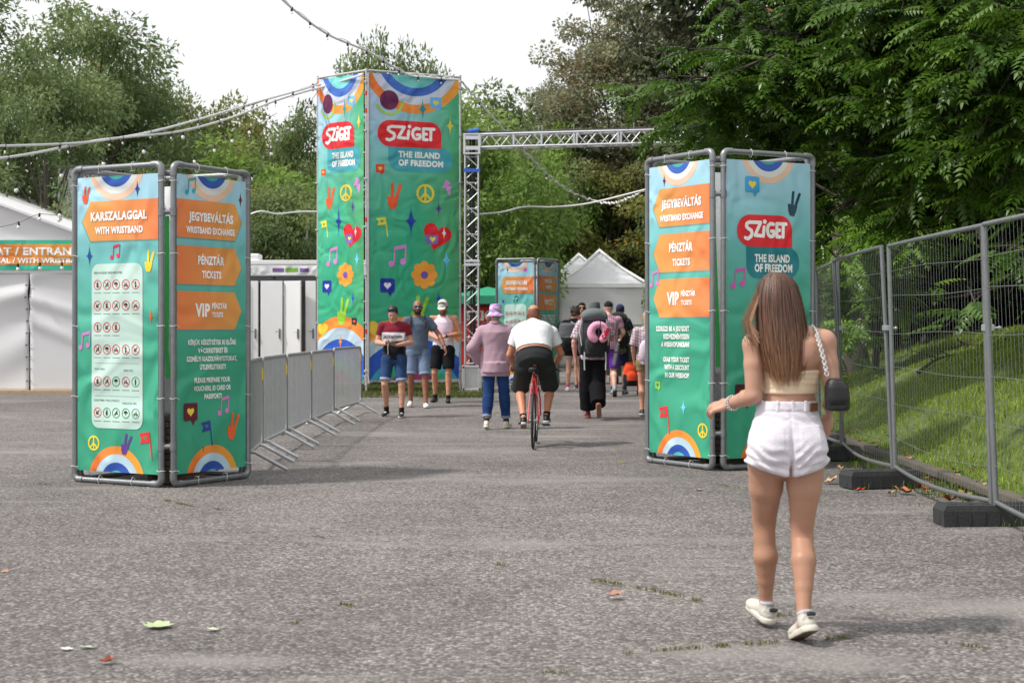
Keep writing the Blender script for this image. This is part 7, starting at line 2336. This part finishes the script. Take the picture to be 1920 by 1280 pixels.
# --- grey-blue T-shirt, bald and bearded with mirrored glasses
r2, J2, P2, s2, ax2 = person(783, 24.4, 1.83, 'bald bearded man in a slate blue T-shirt and mirrored sunglasses', rz=R(186),
    pose=dict(elL=(-.36, .02, 1.20), wrL=(-.44, .16, 1.0), elR=(.25, -.05, 1.17), wrR=(.22, .0, .93), knL=(-.12, .08, .51), anL=(-.13, .14, .085), knR=(.11, .02, .52), anR=(.11, -.14, .11), toR=(.15, 1, -.15), upR=(0, .15, 1), head=(.0, .03, 1.66)),
    skin=(150, 100, 78), shirt='t_shirt', shirtcol=(84, 98, 116), sleeve=.6, hem=.87, loose=.02, bottomcol=(112, 130, 158), leg_hem=.92, legw=.022, hem_cuff=(140, 156, 180), shoes=((232, 230, 226), (238, 238, 236)),
    hair='shaved', haircol=(45, 32, 28), beard=(52, 36, 32), glasses='lens', seed=5, hands=(((-.3, .4, -.85), (.9, .2, -.2), (.1, .9, .2)), None))
mb = MB()
for sx in (-1, 1): mb.tube([Vector((sx * .115, .10, 1.30)) * s2, Vector((sx * .125, .125, 1.42)) * s2, Vector((sx * .115, .03, 1.505)) * s2, Vector((sx * .11, -.10, 1.46)) * s2], .020, 6)
o = mb.build('straps', M['cloth'], None, True, [lin((58, 60, 66))] * len(mb.v))
bp = empty('backpack', r2.location, r2.rotation_euler.z, 'dark backpack worn by the bald man in the slate T-shirt, only its straps showing', 'backpack'); o.parent = bp
Fp = Field(); Fp.loft(Vector((0, -.19, 1.08)), AXW, [(0, .12, .06, 0, 0), (.1, .135, .085, 0, 0), (.3, .13, .08, 0, 0), (.4, .10, .05, 0, 0)], .02); fmesh('pack_body', Fp, .012, 'cloth', bp, (50, 52, 60))
mb = MB(); Wl = J2['wrL']; dw = (J2['wrL'] - J2['elL']).normalized(); mb.tube([Wl - dw * .03, Wl - dw * .01], .034, 12); mb.build('watch', M['dark'], r2, True)

# --- pale tank top and white cap
def tankc(V):
    c = np.tile(np.array(lin((226, 206, 222))), (len(V), 1)); c[V[:, 2] < 1.08] = lin((228, 226, 232))
    st = (V[:, 2] > 1.20) & (V[:, 2] < 1.27) & (V[:, 1] > 0); c[st & (np.sin(V[:, 2] * 300) > 0)] = lin((204, 176, 200))
    c[(V[:, 0] < -.02) & (V[:, 0] > -.12) & (V[:, 2] > 1.16) & (V[:, 2] < 1.27) & (V[:, 1] > .02)] = lin((178, 156, 200))
    return c
def capc(V):
    c = np.tile(np.array(lin((206, 206, 196))), (len(V), 1)); return c
r3, J3, P3, s3, ax3 = person(831, 25.6, 1.85, 'man in a pale tank top and white cap checking his watch', rz=R(176),
    pose=dict(elL=(-.30, .0, 1.18), wrL=(-.06, .27, 1.14), elR=(.27, -.02, 1.19), wrR=(.05, .24, 1.09), shL=(-.20, 0, 1.44), shR=(.20, 0, 1.44), knL=(-.10, .08, .51), anL=(-.10, .10, .085), knR=(.14, .06, .51), anR=(.15, -.08, .095), head=(0, .06, 1.645), toR=(.2, 1, -.1)),
    hands=(((.8, .3, -.1), (.2, -.2, -.9), (.2, .8, .3)), ((-.7, .3, -.5), (0, .8, .2), (.2, .2, .9))), curl=.5,
    skin=(196, 140, 112), tank=True, shirt='tank_top', shirtcol=tankc, hem=.92, loose=.016, bottomcol=(26, 27, 31), leg_hem=.84, legw=.03, shoes=((34, 34, 38), (40, 40, 42)), sock=((26, 26, 28), .10),
    hair='crop', haircol=(60, 42, 32), beard=(90, 62, 50), hat=('cap', capc, (225, 225, 215)), look=(.1, .86, -.46), glasses='dark_lens', glasses_up=True, seed=8)
mb = MB(); dw = (J3['wrL'] - J3['elL']).normalized(); mb.tube([J3['wrL'] - dw * .035, J3['wrL'] - dw * .01], .035, 12); mb.build('watch', M['dark'], r3, True)
mb = MB(); mb.tube([P3(.07 * math.cos(t), .07 * math.sin(t) - .01, -.145 - .05 * math.sin(t)) for t in np.linspace(0, 2 * math.pi, 18, endpoint=False)], .006, 5, closed=True); mb.build('necklace', M['dark'], r3, True)

# --- mauve overshirt and tie-dye bucket hat, seen from behind
def buck(V):
    r_ = np.sin(V[:, 0] * 60 + 3 * np.sin(V[:, 2] * 45)) + np.sin(V[:, 2] * 70 + V[:, 1] * 30)
    c = np.tile(np.array(lin((226, 150, 190))), (len(V), 1)); c[r_ > .35] = lin((120, 150, 210)); c[r_ < -.7] = lin((236, 196, 214)); return c
r4, J4, P4, s4, ax4 = person(929, 20.2, 1.76, 'person in a baggy mauve overshirt and tie dye bucket hat walking away', rz=R(-2),
    pose=dict(elL=(-.33, -.06, 1.15), wrL=(-.25, .10, .95), elR=(.30, -.04, 1.15), wrR=(.22, .10, .95), shL=(-.185, 0, 1.41), shR=(.185, 0, 1.41), knL=(-.10, .04, .51), anL=(-.125, -.10, .10), knR=(.12, .08, .51), anR=(.15, .14, .085), toL=(-.1, 1, -.12), toR=(.3, 1, 0), neck=(.0, -.01, 1.50)),
    skin=(190, 150, 130), shirt='overshirt', shirtcol=(170, 140, 154), sleeve=1.9, hem=.80, loose=.034, wide=1.05, bottom='trousers', bottomcol=(38, 66, 118), leg_hem=.86, legw=.012, hem_cuff=(150, 160, 185), shoes=((214, 204, 190), (225, 220, 210)), sock=((40, 30, 30), .1),
    hair='top', haircol=(40, 30, 26), hat=('bucket', buck, None), face=True, seed=11, vox=.011)
mb = MB(); mb.tube([Vector((.07 * math.cos(t), -.012 + .075 * math.sin(t), 1.515 + .006 * math.sin(t))) * s4 for t in np.linspace(0, 2 * math.pi, 20, endpoint=False)], .022, 8, closed=True); mb.build('collar', M['cloth'], r4, True, [lin((170, 132, 150))] * len(mb.v))

# --- cyclist, bent over the bars
CYX, CYD = 1003, 17.2
r5, J5, P5, s5, ax5 = person(CYX, CYD, 1.84, 'heavy man in a white T-shirt riding the red bicycle away from the camera', rz=0,
    pose=dict(pel=(-.005, -.02, 1.02), neck=(-.02, .28, 1.425), head=(-.01, .36, 1.535), shL=(-.20, .26, 1.33), shR=(.20, .26, 1.33), elL=(-.295, .32, 1.06), elR=(.315, .32, 1.07), wrL=(-.25, .55, .93), wrR=(.24, .55, .92),
              hiL=(-.115, .0, .95), hiR=(.115, .0, .95), knL=(-.175, .26, .66), anL=(-.135, -.12, .325), knR=(.185, .32, .68), anR=(.14, .17, .345), toL=(-.05, .9, -.3), toR=(.08, 1, -.05), upL=(0, .3, .9)),
    hands=(((-.1, .9, -.3), (0, -.3, -.9), (.9, .1, 0)), ((.1, .9, -.3), (0, -.3, -.9), (-.9, .1, 0))), curl=1.1,
    skin=(196, 132, 104), fat=1.35, wide=1.22, shirt='t_shirt', shirtcol=(236, 236, 240), sleeve=.58, hem=.0, loose=.02, bottomcol=(52, 54, 54), leg_hem=.98, legw=.03, hem_cuff=(44, 46, 46), shoes=((26, 28, 34), (210, 205, 200)), sock=((20, 20, 22), .12),
    hair='shaved', haircol=(52, 36, 30), look=(0, .9, -.25), seed=14, vox=.011)
mb = MB(); mb.tube([J5['pel'] + ax5[2] * .055 + ax5[0] * .212 * math.cos(t) + ax5[1] * .175 * math.sin(t) for t in np.linspace(0, 2 * math.pi, 28, endpoint=False)], .014, 6, closed=True); mb.build('belt', M['dark'], r5, True)
# --- the bicycle
M['red_paint'] = plain('red_enamel', (.50, .015, .025), .28, .1, .05)
M['tyre'] = plain('tyre_rubber', (.02, .02, .021), .7, 0, .2)
M['chrome'] = plain('chromed_steel', (.6, .6, .61), .2, .95, .05)
bk5 = empty('bicycle', (atx(CYX - 1, CYD), CYD, 0), R(-3), 'red sports bicycle ridden by the heavy man in the white T-shirt', 'bicycle')
RW, FW, BBp, ST, HT = Vector((0, -.43, .337)), Vector((0, .57, .337)), Vector((0, 0, .275)), Vector((0, -.16, .83)), Vector((0, .42, .86))
for c, nm in ((RW, 0), (FW, 1)):
    w = empty('wheel', c, 0); w.parent = bk5
    mb = MB(); mb.tube([(0, .322 * math.cos(t), .322 * math.sin(t)) for t in np.linspace(0, 2 * math.pi, 48, endpoint=False)], .0155, 8, closed=True); mb.build('tyre', M['tyre'], w, True)
    mb = MB(); mb.tube([(0, .303 * math.cos(t), .303 * math.sin(t)) for t in np.linspace(0, 2 * math.pi, 40, endpoint=False)], .009, 6, closed=True); mb.build('rim', M['chrome'], w, True)
    mb = MB()
    for k in range(28):
        t = 2 * math.pi * k / 28; mb.tube([(.022 * (-1) ** k, .018 * math.cos(t + .5), .018 * math.sin(t + .5)), (0, .30 * math.cos(t), .30 * math.sin(t))], .0012, 4, cap=False)
    mb.build('spokes', M['chrome'], w); mb = MB(); mb.tube([(-.05, 0, 0), (.05, 0, 0)], .016, 8); mb.build('hub', M['chrome'], w, True)
mb = MB()
mb.tube([BBp, ST + Vector((0, -.02, .06))], .0155, 8); mb.tube([ST, HT], .0145, 8); mb.tube([BBp, HT - Vector((0, -.03, .12))], .017, 8); mb.tube([HT + Vector((0, -.02, .06)), HT - Vector((0, -.04, .14))], .018, 8)
for sx in (-1, 1):
    mb.tube([BBp + Vector((sx * .02, 0, 0)), Vector((sx * .05, -.2, .30)), RW + Vector((sx * .062, 0, 0))], .009, 6); mb.tube([ST + Vector((sx * .015, 0, -.02)), Vector((sx * .045, -.26, .62)), RW + Vector((sx * .062, 0, 0))], .0085, 6)
    mb.tube([HT + Vector((sx * .03, .04, -.16)), Vector((sx * .052, .50, .55)), FW + Vector((sx * .055, 0, 0))], .010, 6)
mb.build('frame', M['red_paint'], bk5, True)
mb = MB(); mb.tube([ST, ST + Vector((0, -.03, .09))], .0135, 8); mb.build('seat_post', M['chrome'], bk5, True)
Fs = Field(); Fs.cone((0, -.25, .93), (0, -.18, .93), .062, .05, .03); Fs.cone((0, -.18, .93), (0, .02, .925), .045, .018, .02); Fs.plane((0, 0, .90), (0, 0, -1)); Fs.plane((0, 0, .955), (0, 0, 1))
fmesh('saddle', Fs, .007, 'plastic', bk5, (22, 22, 24))
mb = MB(); mb.tube([HT + Vector((0, -.02, .05)), HT + Vector((0, .03, .11))], .014, 8); mb.tube([(-.26, .50, .90), (-.22, .49, .945), (-.08, .46, .965), (.08, .46, .965), (.22, .49, .945), (.27, .50, .90)], .0125, 8); mb.build('handlebar', M['dark'], bk5, True)
for sx in (-1, 1):
    mb = MB(); mb.tube([(sx * .2, .51, .93), (sx * .25, .57, .90), (sx * .31, .55, .89)], .007, 6); mb.build('brake_lever', M['dark'], bk5, True)
    pd = Vector((sx * .13, -.17 if sx < 0 else .165, .275 - .02 * sx))
    mb = MB(); mb.tube([BBp + Vector((sx * .07, 0, 0)), Vector((sx * .09, pd.y, pd.z))], .011, 8); mb.build('crank', M['chrome'], bk5, True)
    mb = MB(); mb.box((sx * .14, pd.y, pd.z - .01), (.09, .09, .022), bev=.004); mb.build('pedal', M['dark'], bk5)
mb = MB(); mb.tube([BBp + Vector((.055, .085 * math.cos(t), .085 * math.sin(t))) for t in np.linspace(0, 2 * math.pi, 30, endpoint=False)], .006, 5, closed=True); mb.tube([BBp + Vector((.06, .02, .085)), RW + Vector((.05, 0, .035))], .004, 4); mb.tube([BBp + Vector((.06, .02, -.085)), RW + Vector((.05, 0, -.06)), RW + Vector((.05, -.03, 0))], .004, 4); mb.build('chainset', M['chrome'], bk5, True)
mb = MB(); mb.box(ST + Vector((0, -.07, -.02)), (.05, .02, .04), bev=.006); mb.build('reflector', M['red_band'], bk5)
for sx in (-1, 1):
    mb = MB(); mb.tube([RW + Vector((sx * .02, .13, .33)), RW + Vector((sx * .03, .10, .29))], .01, 6); mb.build('brake_pad', M['dark'], bk5)

# --- backpacks
def pack(loc, rz, label, body, lid, straps=True, w=.17, dp=.13, z0=0.0, z1=.55, pockets=True, name='backpack', strapcol=(60, 60, 64), noise=.002):
    e = empty(name, loc, rz, label, 'backpack')
    Fp = Field(); H_ = z1 - z0
    Fp.loft((0, 0, z0), AXW, [(0, w * .82, dp * .75, 0, 0), (.06, w * .96, dp, 0, 0), (H_ * .6, w, dp, 0, 0), (H_ * .92, w * .9, dp * .85, 0, .01), (H_, w * .6, dp * .5, 0, .02)], .02)
    if pockets:
        Fp.ell((0, -dp * .85, z0 + H_ * .32), (w * .72, dp * .42, H_ * .22), None, .02)
        for sx in (-1, 1): Fp.ell((sx * w * .98, .0, z0 + H_ * .28), (.05, dp * .6, H_ * .22), None, .02)
    fmesh('pack_body', Fp, .011, 'cloth', e, body, noise=(noise, 30, int(w * 100)))
    if lid:
        Fl = Field(); Fl.ell((0, -.01, z1 + .03), (w * .98, dp * 1.02, .10), None, .02); Fl.cone((-w * .7, -dp * .5, z1), (w * .7, -dp * .5, z1), .06, .06, .03)
        fmesh('lid', Fl, .011, 'cloth', e, lid, noise=(noise * 1.5, 34, 7))
    if straps:
        for sx in (-1, 1):
            mb = MB(); mb.tube([(sx * w * .55, dp * .8, z1 - .02), (sx * w * .6, dp + .09, z1 + .03), (sx * w * .75, dp + .22, z1 - .08), (sx * w * .85, dp + .16, z0 + .25), (sx * w * .7, dp * .9, z0 + .1)], .018, 6); mb.build('strap', M['cloth'], e, True, [lin(strapcol)] * len(mb.v))
    return e
def pat(V):
    q = np.sin(V[:, 0] * 150) + np.sin(V[:, 2] * 130 + V[:, 0] * 40) + np.sin(V[:, 1] * 120)
    c = np.tile(np.array(lin((180, 150, 160))), (len(V), 1)); c[q > .9] = lin((112, 98, 124)); c[q < -1] = lin((205, 200, 205)); return c
r6, J6, P6, s6, ax6 = person(1112, 22.0, 1.80, 'backpacker in wide black trousers and a grey bucket hat with a pink neck pillow', rz=R(2),
    pose=dict(neck=(0, .05, 1.50), head=(.03, .09, 1.655), shL=(-.18, .05, 1.435), shR=(.18, .05, 1.435), elL=(-.29, .0, 1.17), wrL=(-.27, .05, .93), elR=(.30, .05, 1.22), wrR=(.24, .25, 1.20), knL=(-.08, .12, .52), anL=(-.06, .22, .085), knR=(.07, .06, .50), anR=(.055, -.26, .20), toR=(.02, .28, -.96), upR=(0, .96, .28)),
    skin=(206, 150, 136), shirt='patterned_shirt', shirtcol=pat, sleeve=.85, hem=.90, loose=.03, bottom='trousers', bottomcol=(24, 24, 28), leg_hem=.90, legw=.055, shoes=((150, 40, 46), (178, 110, 96)), hair='top', haircol=(60, 44, 36), hat=('bucket', (88, 92, 92), None), look=(.1, 1, -.05), seed=21)
b6 = pack(r6.location + Vector((0, -.27, .95)), R(2), 'huge dark grey hiking pack worn by the backpacker with the pink neck pillow', (44, 46, 48), (96, 104, 104), w=.20, dp=.16, z1=.62, strapcol=(70, 74, 74))
for sx in (-1, 1):
    mb = MB(); mb.tube([(sx * .16, -.175, .08), (sx * .165, -.185, -.05), (sx * .16, -.18, -.19)], .012, 6); mb.tube([(sx * .19, -.06, .62), (sx * .23, -.10, .4), (sx * .2, -.12, .18)], .009, 5); mb.build('loose_strap', M['cloth'], b6, True, [lin((176, 184, 180))] * len(mb.v))
mb = MB()
for sx in (-1, 1): mb.tube([(sx * .02, -.17, .55), (sx * .06, -.19, .40), (sx * .03, -.185, .25)], .007, 5)
mb.build('lashing', M['cloth'], b6, True, [lin((120, 126, 124))] * len(mb.v))
pl = empty('neck_pillow', r6.location + Vector((.055, -.49, 1.33)), R(2), 'pink U shaped neck pillow with red lettering strapped to the huge hiking pack', 'neck pillow')
Fp = Field()
A_ = [(.112 * math.sin(t), 0, .118 * math.cos(t) - .0) for t in np.linspace(R(-146), R(146), 16)]
Fp.limb(A_, [.046 + .012 * abs(math.cos(q / 15 * math.pi)) for q in range(16)], .02)
fmesh('pillow', Fp, .009, 'cloth', pl, (232, 160, 190))
pr = Print(.20, .09, lambda u, t: (232, 160, 190), 1, 1); pr.f = []; pr.v = []; pr.c = []
pr.text('Coke', .0, .175, .045, .075, col=(206, 22, 50), bold=.09)
o = pr.build('lettering', pl); o.rotation_euler = (0, R(-66), 0); o.location = (.105, -.068, -.11)
mb = MB(); mb.tube([(.02, -.07, .19), (.02, -.075, .10), (.01, -.03, .03)], .007, 5); mb.build('clip_strap', M['dark'], pl, True)
dv = empty('tool_case', r6.location + Vector((.33, -.30, 1.0)), R(-8), 'grey folded sheet strapped to the right side of the huge hiking pack', 'folded mat')
dv.name = 'folded_mat'
mb = MB(); mb.box((0, 0, .0), (.05, .20, .34), Matrix.Rotation(R(10), 3, 'Y'), bev=.015); mb.build('sheet', plain('grey_foam', (.30, .33, .33), .7, 0, .1), dv); mb = MB(); mb.box((-.0, 0, .03), (.06, .21, .02)); mb.build('strap', M['dark'], dv)

GRP = 'people walking off down the path'
r7, J7, P7, s7, ax7 = person(1076, 29.6, 1.76, 'person with curly brown hair and a black top carrying a grey and black rucksack', rz=R(4), group=GRP,
    pose=dict(knL=(-.11, .0, .51), anL=(-.13, .02, .085), knR=(.10, .06, .51), anR=(.14, -.08, .10), elL=(-.27, -.02, 1.17), head=(.03, .02, 1.655)), skin=(206, 160, 138), shirt='black_top', shirtcol=(24, 24, 27), sleeve=1.3, hem=.80, loose=.04, fat=1.15, wide=1.12,
    bottomcol=(196, 176, 160), leg_hem=.55, legw=.03, shoes=((226, 224, 222), (190, 186, 180)), sock=((214, 80, 140), .14), hair='curly', haircol=(72, 56, 48), female=True, seed=31, vox=.013)
pack(r7.location + Vector((-.13, -.26, .84)), R(10), 'grey and black rucksack with a white edge slung behind the curly haired person', lambda V: np.where(V[:, 2:3] > .28, np.array(lin((92, 94, 98))), np.array(lin((24, 25, 28)))), None, w=.20, dp=.13, z1=.58, name='rucksack')
mb = MB(); mb.tube([(.04, -.11, .60), (.15, -.10, .54), (.195, -.08, .42), (.20, -.06, .3)], .014, 6); o = mb.build('edge_trim', M['white_cable'], bpy.data.objects['rucksack'], True)
r8, J8, P8, s8, ax8 = person(1141, 27.4, 1.83, 'person in a black cap and purple shorts half hidden by the backpacker', rz=R(0), group=GRP,
    pose=dict(knL=(-.09, .06, .51), anL=(-.09, .10, .085), knR=(.10, .0, .50), anR=(.10, -.2, .14), toR=(0, .8, -.6), upR=(0, .6, .8), elR=(.28, .02, 1.2), wrR=(.26, .22, 1.12)), skin=(214, 172, 156), shirt='patterned_top', shirtcol=lambda V: pat(V) * np.array((1.0, .75, .85)), sleeve=.6, hem=.88, loose=.02,
    bottomcol=(96, 50, 140), leg_hem=.95, legw=.03, shoes=((120, 130, 142), (70, 60, 50)), sock=((150, 160, 172), .18), hair='top', haircol=(24, 22, 22), hat=('back', (26, 26, 30), (26, 26, 30)), seed=33, vox=.013)
r9, J9, P9, s9, ax9 = person(1159, 28.2, 1.79, 'person in a navy cap, navy T-shirt and shorts with a black rucksack', rz=R(-3), group=GRP,
    pose=dict(knL=(-.10, .05, .51), anL=(-.11, .06, .085), knR=(.12, .03, .51), anR=(.13, .10, .085), elR=(.29, .0, 1.17), wrR=(.31, .02, .90), head=(.04, .05, 1.65), toR=(.3, 1, 0)), skin=(206, 158, 136), shirt='t_shirt', shirtcol=(34, 38, 54), sleeve=.6, hem=.88, loose=.022,
    bottomcol=(36, 44, 68), leg_hem=.85, legw=.03, shoes=((126, 140, 156), (96, 96, 98)), sock=((70, 66, 70), .2), hair='crop', haircol=(50, 38, 30), hat=('back', (36, 44, 84), (36, 44, 84)), seed=35, vox=.013)
pack(r9.location + Vector((-.02, -.24, .95)), R(-3), 'black rucksack on the back of the person in the navy cap', (30, 33, 34), (38, 42, 42), w=.18, dp=.12, z1=.55)
Fp = Field(); Fp.ell((0, 0, 0), (.17, .10, .09), None, .02); e = empty('waist_pouch', r9.location + Vector((-.02, -.20, .88)), 0, 'olive waist pouch below the black rucksack of the person in the navy cap', 'pouch'); fmesh('pouch', Fp, .012, 'cloth', e, (92, 92, 76)); mb = MB(); mb.tube([(-.12, -.095, .03), (0, -.10, .035), (.12, -.095, .03)], .006, 5); mb.build('zip', M['dark'], e)
# red and black trolley backpack pulled along
tb = empty('trolley_backpack', (atx(1183, 28), 28, .12), R(6), 'black and orange red trolley backpack standing on its frame beside the navy cap person', 'trolley bag')
Fp = Field(); Fp.loft((0, 0, .17), AXW, [(0, .15, .09, 0, 0), (.1, .16, .11, 0, 0), (.36, .145, .10, 0, 0), (.47, .10, .06, 0, 0)], .02); Fp.ell((0, -.10, .33), (.11, .05, .13), None, .02)
def tcol(V):
    c = np.tile(np.array(lin((26, 26, 28))), (len(V), 1)); m = (V[:, 2] > .40) | ((abs(V[:, 0]) < .10) & (V[:, 1] < -.08) & (V[:, 2] > .28)) | (V[:, 0] > .11); c[m] = lin((232, 78, 40)); return c
fmesh('bag_body', Fp, .012, 'cloth', tb, tcol, noise=(.002, 30, 3))
mb = MB()
for sx in (-.13, .13): mb.tube([(sx, .0, .2), (sx * 1.15, -.02, .0)], .012, 6); mb.tube([(sx * .4, .08, .6), (sx * .5, .10, .84)], .008, 6)
mb.tube([(-.065, .10, .84), (.065, .10, .84)], .012, 6); mb.build('frame', M['dark'], tb, True)
for sx in (-.15, .15): mb = MB(); mb.tube([(sx - .015, .06, .04), (sx + .015, .06, .04)], .04, 12); mb.build('wheel', M['rubber'], tb)
r10, J10, P10, s10, ax10 = person(1214, 22.6, 1.66, 'fair haired woman in a patterned top mostly hidden behind the right box sign', rz=R(0),
    pose=dict(elL=(-.25, -.02, 1.16), wrL=(-.22, .06, .93), knL=(-.10, .03, .51), anL=(-.10, -.08, .10)), skin=(200, 146, 124), shirt='patterned_top', shirtcol=lambda V: np.minimum(pat(V) * .9 + .06, .6), sleeve=.9, hem=.86, loose=.02, bottomcol=(150, 130, 92), leg_hem=.4, legw=.02, shoes=((40, 38, 38), (200, 195, 190)), hair='long', haircol=(172, 142, 104), female=True, seed=41, vox=.012)
Fp = Field(); Fp.ell((0, 0, 0), (.085, .06, .175), None, .02); e = empty('pouch_bag', r10.location + Vector((-.07, -.24, 1.02)), R(4), 'pale pink pouch bag on the back of the fair haired woman by the box sign', 'bag'); fmesh('bag_body', Fp, .01, 'cloth', e, (226, 206, 222)); mb = MB(); mb.tube([(.03, .0, .16), (.08, .06, .32), (.06, .2, .42)], .010, 5); mb.build('strap', M['dark'], e, True)
person(1091, 31.2, 1.88, 'man with dark sunglasses walking towards the camera, only his head showing', rz=R(180), skin=(200, 148, 126), shirt='t_shirt', shirtcol=(120, 60, 70), hem=.9, hair='crop', haircol=(36, 28, 24), glasses='dark_lens', bottomcol=(40, 44, 56), seed=51, vox=.013)
person(918, 37, 1.74, 'distant person in dark clothes by the red booth, behind the mauve overshirt', rz=R(150), pose=dict(elL=(-.30, .04, 1.2), wrL=(-.16, .22, 1.32)), skin=(200, 150, 130), shirt='dark_jacket', shirtcol=(40, 42, 52), sleeve=1.8, hem=.88, loose=.03, bottom='trousers', bottomcol=(36, 38, 46), leg_hem=.9, legw=.02, hair='crop', haircol=(50, 40, 34), seed=53, vox=.014)
